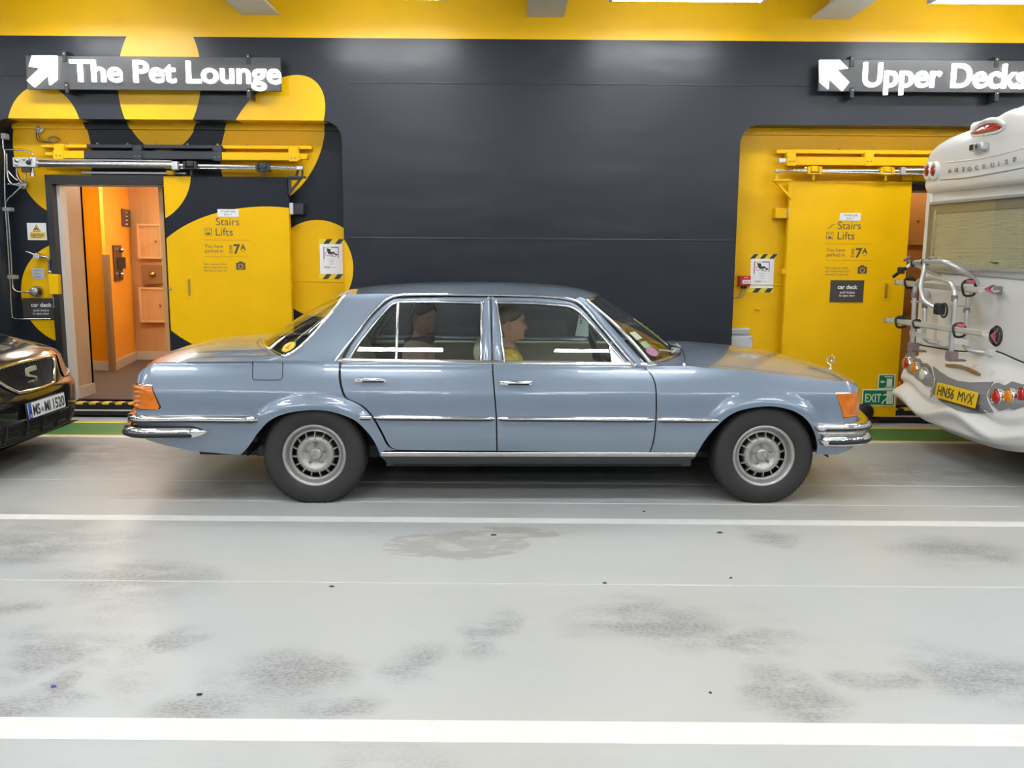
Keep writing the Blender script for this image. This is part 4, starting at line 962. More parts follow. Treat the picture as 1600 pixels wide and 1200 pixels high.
# ---------------- lower side panels
arch_r = spl2(S([(374, 712), (387, 699), (403, 676), (421, 657.5), (442, 647), (469, 641.5), (495, 640), (521, 643), (547, 652), (561, 661), (579, 681), (589.5, 699), (595, 714)]), 4)
arch_f = spl2(S([(1087, 712), (1100, 690), (1120, 665), (1140, 647.5), (1162, 639), (1187, 635), (1212, 635), (1237, 641), (1255, 651), (1267, 664), (1275, 680), (1279, 697), (1277, 711)]), 4)
def dense(poly):
    L_ = sum(math.dist(a, b) for a, b in zip(poly[:-1], poly[1:])); q = resample([(a, b, 0) for a, b in poly], int(L_/0.01)); return np.array([(v.x, v.y) for v in q])
FLARE_ARCHES = [(dense(arch_r), AX_R), (dense(arch_f), AX_F)]
rd_rear = spl2(S([(532, 567), (531, 584), (533, 602), (540, 621), (552, 627), (567, 635), (583, 652), (597, 677), (605, 693), (612, 700), (622, 703)]), 4)   # rear edge of the rear door
b_line = S([(769, 567), (770, 582), (772.5, 612), (775.5, 650), (776.5, 704.5)])
fd_front = spl2(S([(1006, 573), (1012, 579), (1019, 588), (1024, 602), (1025.5, 625), (1025, 655), (1021, 690), (1015, 707.5)]), 4)
G = 0.0042   # half of a shut gap
def shift(pts, dx=0.0, dz=0.0): return [(x+dx, z+dz) for x, z in pts]
belt = lambda px: sp(px, 566.5 + (px-650)*0.0135)
# rear quarter: tail, trunk edge, C pillar, arch
q_tail = [(XT, sp(208, 603)[1]-0.002), (XT+0.004, 0.775), (XT+0.02, 0.81), (XT+0.05, 0.845), (XT+0.09, 0.868)]
q_top = S([(240, 568), (300, 566), (395, 563.5), (428, 562.5), (443, 559), (456, 552), (475, 537), (500, 510), (525, 481), (533, 470), (541, 461)])
q_cp = S([(560, 459.5), (600, 459), (628, 459.5), (612, 465.5), (597, 476), (576, 497), (554, 525), (540, 546), (530, 566)])
lampx = sp(235, 604)
q_low = S([(340, 709), (298, 705.5), (259, 698), (240, 693)]) + [(XT+0.06, sp(228, 686)[1]), (XT+0.015, sp(222, 672)[1]+0.01), (XT, sp(213, 643)[1])]
lamp_poly = S([(213, 642), (246, 641.5), (249.5, 637.5), (235, 604.5)])
quarter = q_top + q_cp + shift(rd_rear, -2*G) + shift([sp(600, 704.5)], 0, 0) + list(reversed(arch_r)) + q_low + [lamp_poly[1], lamp_poly[2], lamp_poly[3]] + q_tail
FLARE = FLARE_ARCHES
side_panel('rear_wing', quarter, dx=0.022, dz=0.018)
FLARE = []
# rear door, front door, front wing
rd = shift(rd_rear, 2*G-0.002) + shift(list(reversed(b_line)), -G) 
rd = [belt(534)] + [p for p in rd if p[1] < belt(534)[1]-0.004] + [belt(768)]
rear_door = link('rear_door', panel_mesh(rd), M_paint, car); link('rear_door', mirror_mesh(rear_door.data), M_paint, car)
fd = [belt(771)] + shift(b_line[1:], G) + shift(list(reversed(fd_front)), -G) + [belt(1004)]
front_door = link('front_door', panel_mesh(fd), M_paint, car); link('front_door', mirror_mesh(front_door.data), M_paint, car)
f_top = S([(1040, 572), (1080, 572.5), (1125, 576), (1172, 581), (1225, 587), (1275, 592.5)]) + [(XN-0.10, sp(1312, 597.5)[1]), (XN-0.045, sp(1328, 603)[1]), (XN-0.008, sp(1336, 610)[1])]
bl = S([(1308, 616.5), (1321, 652)])
fw = shift(fd_front, G) + [(sp(1015, 707.5)[0]+G, arch_f[0][1])] + arch_f + S([(1310, 712), (1325, 708)]) + [(XN-0.03, sp(1331, 703)[1]), (XN, sp(1338, 690)[1]), (XN, sp(1338, 654)[1])] + [(bl[1][0], sp(1321, 654)[1])] + [(bl[0][0], bl[0][1]+0.004)] + [(XN, sp(1338, 615)[1])] + list(reversed(f_top))
FLARE = FLARE_ARCHES
side_panel('front_wing', fw, dx=0.022, dz=0.018)
FLARE = []
# black sheets standing in for the shade inside the shut gaps
def backing(x0, x1, z0, z1):
    n = 8
    return [[(lerp(x0, x1, i/1), -W(lerp(x0, x1, i/1), lerp(z0, z1, j/n))+0.035, lerp(z0, z1, j/n)) for i in range(2)] for j in range(n+1)]
bx = b_line[2][0]
mb = MB(); mb.grid(backing(sp(612, 700)[0], sp(1070, 705)[0], 0.235, 0.62)); mb.grid(backing(sp(523, 567)[0], sp(1040, 573)[0], 0.62, 0.855)); mb.grid(backing(sp(572, 650)[0], sp(1040, 573)[0], 0.5, 0.63)); both('gap_shade_backing', mb.mesh(), M_gap)
# ---------------- sill
z1 = sp(800, 706.5)[1]; z0 = sp(800, 713.5)[1]; xa = sp(596, 710)[0]; xb = sp(1086, 711)[0]
def strip(xa, xb, za, zb, bulge, n=40, m=6, base=0.002, taper=0.0):
    P_ = []
    for i in range(n+1):
        x = lerp(xa, xb, i/n); row = []
        k = 1.0
        if taper: k = min(1, max(0.02, min(i/n*(xb-xa), (1-i/n)*(xb-xa))/taper))**0.5
        zc = (za(x)+zb(x))/2; hz = (zb(x)-za(x))/2*k
        for j in range(m+1):
            t = -1+2*j/m; z = zc+hz*t; row.append((x, -W(x, z)-base-bulge*k*math.sqrt(max(0, 1-t*t)), z))
        P_.append(row)
    return MB().grid(P_, True)
const = lambda c: (lambda x: c)
both('sill_trim', strip(xa, xb, const(z0), const(z1), 0.006, taper=0.0).mesh(), M_satin)
mb = MB(); P_ = []
for i in range(31):
    x = lerp(xa+0.0, xb+0.0, i/30)
    P_.append([(x+ (0.0), -0.885, z0), (x, -0.875, z0-0.01), (x+(0.03 if i == 0 else (-0.05 if i == 30 else 0)), -0.855, z0-0.05), (x+(0.05 if i == 0 else (-0.09 if i == 30 else 0)), -0.80, z0-0.078)])
mb.grid(P_, True, flip=True); both('sill', mb.mesh(), M_dsill)
# ---------------- side rubbing strip in pieces (wing, door, door, wing)
tz = lambda x: sp(560, 652)[1] + (sp(1120, 656.3)[1]-sp(560, 652)[1])*(x-sp(560, 652)[0])/(sp(1120, 656)[0]-sp(560, 652)[0])
for x0, x1 in ((sp(559, 652)[0], sp(582, 652)[0]), (sp(584, 652)[0], sp(774, 654)[0]), (sp(777, 654)[0], sp(1024, 655)[0]), (sp(1026.5, 655)[0], sp(1127, 656)[0])):
    both('side_trim', strip(x0, x1, lambda x: tz(x)-0.0135, lambda x: tz(x)+0.0135, 0.014, 24, 8, taper=0.006).mesh(), M_chrome)
    both('side_trim_rubber', strip(x0+0.008, x1-0.008, lambda x: tz(x)-0.0175, lambda x: tz(x)-0.004, 0.011, 24, 6, base=0.007, taper=0.01).mesh(), M_black)
# ---------------- belt trim
bz = lambda x: lerp(belt(534)[1], belt(1004)[1], (x-belt(534)[0])/(belt(1004)[0]-belt(534)[0]))
both('belt_trim', strip(sp(524, 564)[0], sp(1026, 572)[0], lambda x: bz(x)-0.004, lambda x: bz(x)+0.022, 0.007, 60, 6, taper=0.02).mesh(), M_chrome)
# ---------------- greenhouse
def gy(z): return -_Wz(z)
def g3(pts, out=0.0):
    r = []
    for a, b in pts:
        x, z = sp(a, b); r.append(Vector((x, gy(z)-out, z)))
    return r
rw_in = [(546.5, 561), (546.8, 560.5), (561.6, 536), (583, 508), (603, 484.5), (612, 476.5), (619, 473), (630, 472), (690, 471.8), (752, 472.9), (752.5, 473), (752.5, 474), (752, 520), (751.5, 561.5), (751.5, 562)]
rw_out = [(535, 566), (535.3, 565.4), (554, 529), (576, 500), (597, 479), (611, 469), (622, 466), (640, 465.2), (690, 464.5), (765.5, 464.6), (766, 464.6), (766, 465.2), (767, 520), (768, 566), (768, 566.5)]
fw_in = [(788, 566), (787.8, 565), (784, 530), (775.7, 473.2), (775.5, 472.5), (776.2, 472.5), (830, 473.5), (876, 477), (892.5, 480), (905, 487.5), (917.5, 500), (936, 519.5), (953, 540), (979, 569.5)]
fw_out = [(770.5, 566.5), (770.4, 565.5), (769.5, 530), (768.5, 465.4), (768.5, 464.8), (769, 464.8), (830, 465), (872, 467.5), (895, 472.5), (907, 481), (920, 494), (940, 518), (960, 541), (989, 571)]
def ribbon(A, B, n=60, out=0.0, back=0.012):
    n_ = 8; ka, kb = g3(A, out), g3(B, out)
    if len(ka) == len(kb): a, b = spline(ka, 8), spline(kb, 8)
    else: a, b = resample(spline(ka, 5), n), resample(spline(kb, 5), n)
    mid = [(p+q)/2+Vector((0, -0.004, 0)) for p, q in zip(a, b)]
    a2 = [p+Vector((0, back, 0)) for p in a]; b2 = [p+Vector((0, back, 0)) for p in b]
    return MB().grid([a2, a, mid, b, b2], True)
for win, wout, nm in ((rw_in, rw_out, 'rear'), (fw_in, fw_out, 'front')):
    both('window_frame', ribbon(win, wout, 80, 0.0).mesh(recalc=False), M_paint)
    a = g3(win, 0.004); both('window_trim', MB().tube(resample(spline(a, 6), 90), 0.0075, 8).mesh(), M_chrome)
    a = g3(win, -0.004); both('window_seal', MB().tube(resample(spline(a, 6), 90), 0.0085, 6).mesh(), M_black)
# side glass, filled from the outline
def fill_surface(pts3, inset):
    bm = bmesh.new(); vs = [bm.verts.new((p.x, 0, p.z)) for p in pts3]; f = bm.faces.new(vs); f.normal_update(); bmesh.ops.triangulate(bm, faces=[f])
    z = 0.88
    while z < 1.35:
        bmesh.ops.bisect_plane(bm, geom=bm.verts[:]+bm.edges[:]+bm.faces[:], plane_co=(0, 0, z), plane_no=(0, 0, 1)); z += 0.03
    x = -2.0
    while x < 1.2:
        bmesh.ops.bisect_plane(bm, geom=bm.verts[:]+bm.edges[:]+bm.faces[:], plane_co=(x, 0, 0), plane_no=(1, 0, 0)); x += 0.08
    for v in bm.verts:   # gently barrelled glass
        v.co.y = gy(v.co.z)+inset
    bm.normal_update()
    for f in bm.faces:
        if f.normal.y > 0: f.normal_flip()
        f.smooth = True
    me = bpy.data.meshes.new('pane'); bm.to_mesh(me); bm.free(); return me
both('side_window', fill_surface(spline(g3(rw_in+[rw_in[0]]), 4)[:-1], 0.012), M_glass)
both('side_window', fill_surface(spline(g3(fw_in+[fw_in[0]]), 4)[:-1], 0.012), M_glass)
dv = g3([(622, 472), (620.5, 520), (619, 563)], 0.004); both('window_divider', MB().tube(resample(dv, 12), 0.009, 8).mesh(), M_chrome)
tr = g3([(953, 539), (982, 570), (956, 568.5)], 0.003); both('mirror_sail_panel', MB().add(tr+[p+Vector((0, 0.012, 0)) for p in tr], [(0, 2, 1), (0, 1, 4, 3), (1, 2, 5, 4), (2, 0, 3, 5)]).mesh(recalc=True), M_satin)
both('window_trim', MB().tube(resample(g3([(953, 538), (954.5, 555), (956, 569)], 0.004), 8), 0.006, 8).mesh(), M_chrome)
# drip rail, continuous from C pillar foot to A pillar foot
rail = [(524, 564), (536, 548), (560, 517), (576, 495), (590, 480), (604, 468), (622, 461.5), (650, 460), (700, 460), (764, 460.5), (830, 462), (870, 464.5), (895, 468.5), (908, 475), (922, 490), (945, 517), (970, 547), (992, 573)]
both('drip_rail', MB().tube(resample(spline(g3(rail, 0.008), 6), 110), 0.0085, 8).mesh(), M_chrome)
# A pillar
ap_in = [(895, 468.5), (908, 475), (922, 490), (945, 517), (970, 547), (993, 574)]; ap_out = [(905, 464), (918, 471), (935, 488), (958, 513), (983, 541), (1010, 570)]
both('front_pillar', ribbon(ap_in, ap_out, 40, 0.004, 0.02).mesh(), M_paint)
# ---------------- roof, screens, bonnet, boot
rail_top = PC([sp(a, b) for a, b in ((541, 461), (560, 459.5), (600, 459), (628, 459.5), (700, 459.5), (764, 460), (830, 461.5), (870, 464), (905, 466), (918, 470))])
XR0, XR1 = sp(541, 461)[0], sp(916, 469)[0]
roof_c = PC([cp(524, 464), cp(545, 453), cp(600, 445.5), cp(680, 441.8), cp(760, 441.2), cp(850, 444.5), cp(905, 450.5), cp(934, 460)])
XC0, XC1 = cp(524, 464)[0], cp(934, 460)[0]
def roof_pt(u, j):
    k = 1-abs(j)**2.0
    x0 = lerp(XR0, XC0, k); x1 = lerp(XR1, XC1, k); x = lerp(x0, x1, u)
    xs = lerp(XR0, XR1, u); xc = lerp(XC0, XC1, u)
    ze = rail_top(xs); zc = roof_c(xc); we = _Wz(ze)
    return Vector((x, j*we, ze + (zc-ze)*(1-abs(j)**2.6)))
P_ = [[roof_pt(i/40, -1+2*j/32) for j in range(33)] for i in range(41)]
MB().grid(P_, True).build('roof', M_paint, car, recalc=True)
P_ = [[roof_pt(0.02+0.96*i/30, -0.97+1.94*j/24)-Vector((0, 0, 0.03)) for j in range(25)] for i in range(31)]
MB().grid(P_, True).build('headliner', M_trim, car)
# windscreen
ws_side_b = sp(1012, 569); ws_b_z = ws_side_b[1]
WCX, WCZ = cp(1052, 543)
def ws_pt(t, j):
    a = roof_pt(1.0, j*0.985); k = 1-abs(j)**2.2
    bx_ = lerp(sp(1016, 568)[0], WCX, k); bz_ = lerp(sp(1016, 568)[1]+0.004, WCZ-0.005, k); b = Vector((bx_, j*0.815, bz_))
    p = a.lerp(b, t); s_ = math.sin(math.pi*t)*0.018; return p + Vector((s_*0.6, 0, s_*0.8))
P_ = [[ws_pt(i/16, -1+2*j/32) for j in range(33)] for i in range(17)]
MB().grid(P_, True).build('windscreen', M_wsglass, car, recalc=True)
edge = [ws_pt(t/12, -1) for t in range(12)] + [ws_pt(1, -1+2*j/24) for j in range(24)] + [ws_pt(1-t/12, 1) for t in range(13)]
MB().tube(resample(edge, 120), 0.011, 8).build('windscreen_trim', M_chrome, car)
MB().tube([ws_pt(0, -1+2*j/24)+Vector((0.003, 0, 0.002)) for j in range(25)], 0.010, 8).build('windscreen_trim', M_chrome, car)
# rear screen
RCX, RCZ = cp(421, 529); sp446 = sp(446, 557); SE_ = resample(spline([Vector((x_, -_Wz(z_)+0.004, z_)) for x_, z_ in [sp(*q_) for q_ in ((540, 462), (533, 470), (525, 481), (500, 510), (475, 537), (456, 552), (444, 558))]], 5), 41)
def rs_pt(t, j):
    a = roof_pt(0.0, j*0.985); k = 1-abs(j)**2.2
    b = Vector((lerp(sp(446, 557)[0], RCX, k), j*0.80, lerp(sp(446, 557)[1], RCZ, k)))
    p = a.lerp(b, t); s_ = math.sin(math.pi*t)*0.015; p = p + Vector((-s_*0.5, 0, s_*0.8))
    e = SE_[min(40, int(round(t*40)))]; a1 = roof_pt(0.0, -0.985); b1 = Vector((sp446[0], -0.80, sp446[1])); q = a1.lerp(b1, t)
    d = (e-q); sg = -1 if j < 0 else 1; w_ = abs(j)**5*sstep(0.0, 0.2, t); return p.lerp(Vector((q.x+d.x, -sg*(q.y+d.y), q.z+d.z)), w_) if w_ > 1e-4 else p
P_ = [[rs_pt(i/16, -1+2*j/32) for j in range(33)] for i in range(17)]
MB().grid(P_, True).build('rear_window', M_wsglass, car, recalc=True)
edge = [rs_pt(t/12, -1)+Vector((0, -0.004, 0)) for t in range(12)] + [rs_pt(1, -1+2*j/24) for j in range(24)] + [rs_pt(1-t/12, 1)+Vector((0, 0.004, 0)) for t in range(13)]
MB().tube(resample(edge, 120), 0.011, 8).build('rear_window_trim', M_chrome, car)
MB().tube([rs_pt(0, -1+2*j/24) for j in range(25)], 0.010, 8).build('rear_window_trim', M_chrome, car)
# C pillar inner return so the shell has thickness
P_ = [[rs_pt(i/16, -1) for i in range(17)], [rs_pt(i/16, -1)+Vector((0.02, 0.05, -0.01)) for i in range(17)]]
both('pillar_return', MB().grid(P_, True).mesh(), M_trim)
# bonnet
f_edge = PC([(x, z) for x, z in f_top]); HX0 = sp(1040, 572)[0]
hood_c = PC([cp(1052, 541), cp(1090, 541), cp(1145, 544), cp(1200, 551), cp(1250, 561.5), cp(1285, 572), cp(1301, 580)])
HC0 = cp(1052, 541)[0]; HC1 = cp(1301, 580)[0]
def hood_pt(u, j, inset=0.0):
    k = 1-abs(j)**3
    x = lerp(HX0, XN-0.01, u); xc = lerp(HC0, HC1, u); xx = lerp(x, xc, k)
    ze = f_edge(min(x, XN-0.01)); zc = hood_c(xc); we = W(x, ze)
    return Vector((xx, j*(we-inset), ze + (zc-ze)*(1-abs(j)**2.8)))
N_ = 33
jj = [-1+2*j/(N_-1) for j in range(N_)]
split = 0.93
js = [j for j in np.linspace(-split, split, 27)]
MB().grid([[hood_pt(i/40, j) for j in js] for i in range(41)], True).build('bonnet', M_paint, car, recalc=True)
for s in (-1, 1):
    js2 = [s*(split+0.006+(1-split-0.006)*k/6) for k in range(7)]
    MB().grid([[hood_pt(i/40, j) for j in js2] for i in range(41)], True).build('wing_top', M_paint, car, recalc=True)
MB().grid([[hood_pt(i/20, j)-Vector((0, 0, 0.02)) for j in np.linspace(-0.97, 0.97, 9)] for i in range(21)], True).build('bonnet_liner', M_gap, car)
# scuttle between bonnet and windscreen
MB().grid([[ws_pt(1, -1+2*j/24)+Vector((0, 0, -0.012)) for j in range(25)], [hood_pt(0.012, (-1+2*j/24)*0.98)-Vector((0, 0, 0.008)) for j in range(25)]], True).build('scuttle', M_paint, car, recalc=True)
# boot lid
t_edge_pts = [q_tail[4], sp(240, 568), sp(300, 566), sp(395, 563.5), sp(428, 562.5), sp(446, 560)]
t_edge = PC(t_edge_pts); TX0 = t_edge_pts[0][0]; TX1 = sp(446, 559)[0]
boot_c = PC([cp(262, 556), cp(275, 546.5), cp(300, 538.5), cp(337, 531.5), cp(380, 528.5), cp(421, 527.5)])
TC0 = cp(262, 556)[0]; TC1 = RCX
def boot_pt(u, j):
    k = 1-abs(j)**2.4
    x = lerp(TX0, TX1, u); xc = lerp(TC0, TC1, u); xx = lerp(x, xc, k); ze = t_edge(x); zc = boot_c(xc)
    return Vector((xx, j*W(x, ze), ze + (zc-ze)*(1-abs(j)**3.6)))
js = list(np.linspace(-0.90, 0.90, 27))
MB().grid([[boot_pt(i/36, j) for j in js] for i in range(35)], True).build('boot_lid', M_paint, car, recalc=True)
for s in (-1, 1):
    MB().grid([[boot_pt(i/36, s*(0.906+0.094*k/5)) for k in range(6)] for i in range(37)], True).build('wing_top', M_paint, car, recalc=True)
MB().grid([[boot_pt(34.2/36+1.8/36*i/4, j) for j in list(np.linspace(-0.90, 0.90, 27))] for i in range(5)], True).build('parcel_panel', M_paint, car, recalc=True)
MB().grid([[boot_pt(i/12, j)-Vector((0, 0, 0.02)) for j in np.linspace(-0.95, 0.95, 9)] for i in range(13)], True).build('boot_liner', M_gap, car)
# tail panel and nose panel (closing the ends between the rounded sides)
def end_panel(x_end, sgn, zt, z0, bul, n=24, m=20, rim=None):
    P_ = []
    for i in range(m+1):
        row = []
        for j in range(n+1):
            t = -1+2*j/n
            z = lerp(z0, zt(t), i/m); w_ = W(x_end, min(z, 0.86)); q = Vector((x_end + sgn*bul*(1-t*t)*(0.6+0.4*math.sin(math.pi*min(0.5, i/m*0.7))), t*w_, z))
            if rim:
                e = rim(t); f = max(0.0, (i/m-0.7)/0.3)**2; q.x = lerp(q.x, e.x, f); q.y = lerp(q.y, e.y, f)
            row.append(q)
        P_.append(row)
    return MB().grid(P_, True)
end_panel(XT, -1, lambda t: boot_pt(0, t).z, 0.42, 0.10, rim=lambda t: boot_pt(0, t)).build('tail_panel', M_paint, car, recalc=True)
end_panel(XN-0.012, 1, lambda t: hood_pt(1, t).z-0.006, 0.36, HC1-XN).build('nose_panel', M_paint, car, recalc=True)
# ---------------- lamps
def corner_lamp(name, xs_poly, z0, z1, x_end, sgn, ribs, m, inboard=0.30):
    """lens that wraps from the body side round the corner onto the end face.
    xs_poly: function z -> x of the lens edge on the side"""
    P_ = []; nz = 40 if ribs else 14
    for i in range(nz+1):
        z = lerp(z0, z1, i/nz); xs = xs_poly(z); row = []
        rb = 0.0
        if ribs: rb = 0.016*(0.5-0.5*math.cos(2*math.pi*ribs*i/nz))
        for k in range(9):      # side run
            x = lerp(xs, x_end-sgn*0.003, (k/8)**0.7); out = 0.004
            prox = sstep(0.10, 0.02, abs(x_end-x))
            row.append((x + sgn*rb*prox, -W(x, min(z, 0.86))-out, z))
        y0 = row[-1][1]
        for k in range(1, 7):
            t = k/6; row.append((x_end + sgn*(0.012+rb+0.02*t), lerp(y0, y0+inboard, t), z))
        P_.append(row)
    return MB().grid(P_, True)
lz0, lz1 = sp(230, 641)[1], sp(225, 604.5)[1]
xl0, xl1 = sp(249, 640)[0], sp(234.5, 604.5)[0]
both('tail_lamp', corner_lamp('tail_lamp', lambda z: lerp(xl0, xl1, (z-lz0)/(lz1-lz0)) - (0.012 if z-lz0 < 0.012 else 0), lz0, lz1, XT, -1, 5, M_amber).mesh(recalc=True), M_amber)
x_, z_ = sp(222, 603.3); both('tail_lamp_trim', strip(XT+0.002, xl1+0.004, const(lz1-0.001), const(lz1+0.009), 0.006, 14, 4).mesh(), M_chrome)
fz0, fz1 = sp(1330, 653)[1], sp(1325, 616.5)[1]
xf0, xf1 = sp(1320.5, 653)[0], sp(1308, 616.5)[0]
both('indicator_lamp', corner_lamp('indicator_lamp', lambda z: lerp(xf0, xf1, ((z-fz0)/(fz1-fz0))**1.15), fz0, fz1, XN, 1, 0, M_amber, 0.13).mesh(recalc=True), M_amber)
both('indicator_trim', strip(xf1-0.004, XN-0.004, const(fz1-0.001), const(fz1+0.008), 0.006, 14, 4).mesh(), M_chrome)
# headlamps and grille
M_lens = mat('headlamp_lens', (0.62, 0.66, 0.68), 0.1, coat=1.0)
def nose_x(y): t = y/0.86; return XN-0.012+(HC1-XN)*(1-t*t)*0.95
for s in (-1, 1):
    ys_ = [s*lerp(0.41, 0.69, k/8) for k in range(9)]
    MB().grid([[(nose_x(y)-0.002, y, z) for y in ys_] for z in (fz0, (fz0+fz1)/2, fz1)]+[[(nose_x(y)-0.03, y, fz1+0.005) for y in ys_]], True).build('headlamp', M_lens, car, recalc=True)
    MB().tube([(nose_x(y)-0.002, y, fz1+0.004) for y in ys_], 0.007, 6).build('headlamp_trim', M_chrome, car); MB().tube([(nose_x(y)-0.002, y, fz0-0.004) for y in ys_], 0.007, 6).build('headlamp_trim', M_chrome, car)
zg1 = hood_pt(1, 0).z-0.004
gx0, gx1 = HC1-0.06, HC1+0.022
mb = MB(); mb.bbox(gx0, gx1, -0.375, -0.33, 0.47, zg1-0.03, 0.012); mb.bbox(gx0, gx1, 0.33, 0.375, 0.47, zg1-0.03, 0.012); mb.bbox(gx0, gx1, -0.375, 0.375, zg1-0.055, zg1-0.012, 0.014); mb.bbox(gx0, gx1, -0.375, 0.375, 0.455, 0.48, 0.008)
mb.build('grille_shell', M_chrome, car)
for k in range(5): MB().bbox(gx1-0.035, gx1-0.01, -0.33, 0.33, 0.51+k*0.055, 0.522+k*0.055, 0.004).build('grille_bar', M_chrome, car)
MB().bbox(gx1-0.03, gx1-0.005, -0.01, 0.01, 0.48, zg1-0.05, 0.004).build('grille_bar', M_chrome, car)
MB().box(gx0-0.03, gx1-0.035, -0.33, 0.33, 0.48, zg1-0.05).build('grille_mesh', M_black, car)
# star on its stalk
q = Vector((cp(1297, 573)[0], 0, 0)); so = Vector((cp(1296, 577)[0], 0, zg1+0.004))
sx, szz = cp(1297.5, 576)
st_ = empty('bonnet_star', (sx, 0, szz), parent=car)
MB().lathe([(0.018, 0), (0.016, 0.006), (0.007, 0.010), (0.005, 0.022), (0.008, 0.028), (0.0, 0.03)], 16, 'z').build('stalk', M_chrome, st_)
mb = MB(); R_ = 0.036
mb.tube([(0, R_*math.cos(t*math.pi/12), 0.064+R_*math.sin(t*math.pi/12)) for t in range(25)], 0.0032, 6)
for k in range(3):
    a_ = math.pi/2 + k*2*math.pi/3; mb.tube([(0, 0, 0.064), (0, R_*math.cos(a_), 0.064+R_*math.sin(a_))], 0.004, 6, rad=[0.006, 0.002])
o = mb.build('star', M_chrome, st_); o.rotation_euler = (0, 0, 0.55)
# ---------------- bumpers: profile swept round the ends
def sweep_plan(path, prof, tip=0.0, closed_ends=True):
    """path: plan points from the near side round the end to the far side; prof: (out, z)"""
    pts = [Vector((a, b)) for a, b in path]; N_ = len(pts); rows = []
    L = [0.0]
    for i in range(1, N_): L.append(L[-1]+(pts[i]-pts[i-1]).length)
    for i, p in enumerate(pts):
        t = (pts[min(i+1, N_-1)]-pts[max(i-1, 0)]).normalized(); n = Vector((t.y, -t.x))
        c_ = Vector((0, 0))
        if n.dot(p-c_) < 0: n = -n
        d = min(L[i], L[-1]-L[i]); k = 1.0 if not tip else min(1.0, 0.05+0.95*min(1.0, d/tip)**0.55)
        zc = sum(z for o_, z in prof)/len(prof)
        rows.append([(p.x+n.x*o_*k, p.y+n.y*o_*k, zc+(z-zc)*k) for o_, z in prof])
    mb = MB(); C_ = len(prof); b = [q for r in rows for q in r]; fs = []
    for i in range(N_-1):
        for j in range(C_): fs.append((i*C_+j, i*C_+(j+1) % C_, (i+1)*C_+(j+1) % C_, (i+1)*C_+j))
    mb.add(b, fs, True); mb.add(rows[0], [tuple(range(C_))], False); mb.add(rows[-1], [tuple(range(C_-1, -1, -1))], False)
    return mb
def rounded(w_, h, zc, n=14, e=2.6, ob=0.0):
    r = []
    for k in range(n):
        a_ = 2*math.pi*k/n; c_, s_ = math.cos(a_), math.sin(a_)
        r.append((ob+w_*math.copysign(abs(c_)**(2/e), c_), zc+h*math.copysign(abs(s_)**(2/e), s_)))
    return r
def bumper_path(xs, x_end, y_side, rc, bul, sgn):
    """from (xs,-y_side) to the corner, across at x_end with bulge, and back"""
    pts = []
    n = 14
    for k in range(n): pts.append((lerp(xs, x_end-sgn*rc, k/n), -y_side(lerp(xs, x_end-sgn*rc, k/n))))
    yc = y_side(x_end-sgn*rc)
    for k in range(11):
        a_ = math.pi/2*k/10; pts.append((x_end-sgn*rc+sgn*rc*math.sin(a_), -(yc-rc+rc*math.cos(a_))))
    yb = yc-rc
    for k in range(1, 20):
        y = lerp(-yb, yb, k/20); pts.append((x_end+sgn*bul*(1-(y/yb)**2), y))
    return pts + [(x, -y) for x, y in reversed(pts[:n+11])]
# rear upper blade runs along the side to the wheel arch
ru_z = sp(300, 654.5)[1]; rl_z = sp(270, 675)[1]
ysR = lambda x: W(x, 0.5)
MB_ = sweep_plan(bumper_path(sp(407, 656)[0], XT-0.012, lambda x: ysR(x)+0.000+0.028*sstep(-2.2, -2.55, x), 0.14, 0.11, -1), rounded(0.034, 0.024, ru_z-0.002, e=2.3, ob=0.0), tip=0.06)
MB_.build('rear_bumper_upper_blade', M_chrome, car, recalc=True)
MB_ = sweep_plan(bumper_path(sp(405, 656)[0], XT-0.012, lambda x: ysR(x)+0.004+0.028*sstep(-2.2, -2.55, x), 0.14, 0.11, -1), rounded(0.030, 0.006, ru_z-0.019, e=2.3, ob=0.004), tip=0.03)
MB_.build('bumper_rubber', M_black, car, recalc=True)
MB_ = sweep_plan(bumper_path(sp(324, 673)[0], XT-0.022, lambda x: W(x, 0.42)+0.018+0.025*sstep(-2.2, -2.5, x), 0.15, 0.11, -1), rounded(0.052, 0.041, rl_z, n=18, e=2.3), tip=0.09)
MB_.build('rear_bumper', M_chrome, car, recalc=True)
MB_ = sweep_plan(bumper_path(sp(311, 677)[0], XT-0.024, lambda x: W(x, 0.42)+0.022+0.025*sstep(-2.2, -2.5, x), 0.15, 0.11, -1), rounded(0.057, 0.022, rl_z-0.012, n=14, e=2.4), tip=0.05)
MB_.build('bumper_rubber', M_black, car, recalc=True)
# front bumper
fu_z = sp(1310, 667)[1]; fl_z = sp(1310, 688)[1]
MB_ = sweep_plan(bumper_path(sp(1272, 664)[0], XN+0.050, lambda x: W(x, 0.5)+0.022, 0.15, 0.13, 1), rounded(0.045, 0.026, fu_z, n=16, e=2.3), tip=0.02); MB_.build('front_bumper_upper_blade', M_chrome, car, recalc=True)
MB_ = sweep_plan(bumper_path(sp(1278, 669)[0], XN+0.052, lambda x: W(x, 0.5)+0.026, 0.15, 0.13, 1), rounded(0.046, 0.011, fu_z-0.011, n=12, e=2.3), tip=0.04); MB_.build('bumper_rubber', M_black, car, recalc=True)
MB_ = sweep_plan(bumper_path(sp(1277, 676)[0], XN+0.030, lambda x: W(x, 0.45)+0.005, 0.14, 0.13, 1), rounded(0.035, 0.016, (fu_z+fl_z)/2+0.003, n=12, e=2.3), tip=0.04); MB_.build('bumper_filler', M_satin, car, recalc=True)
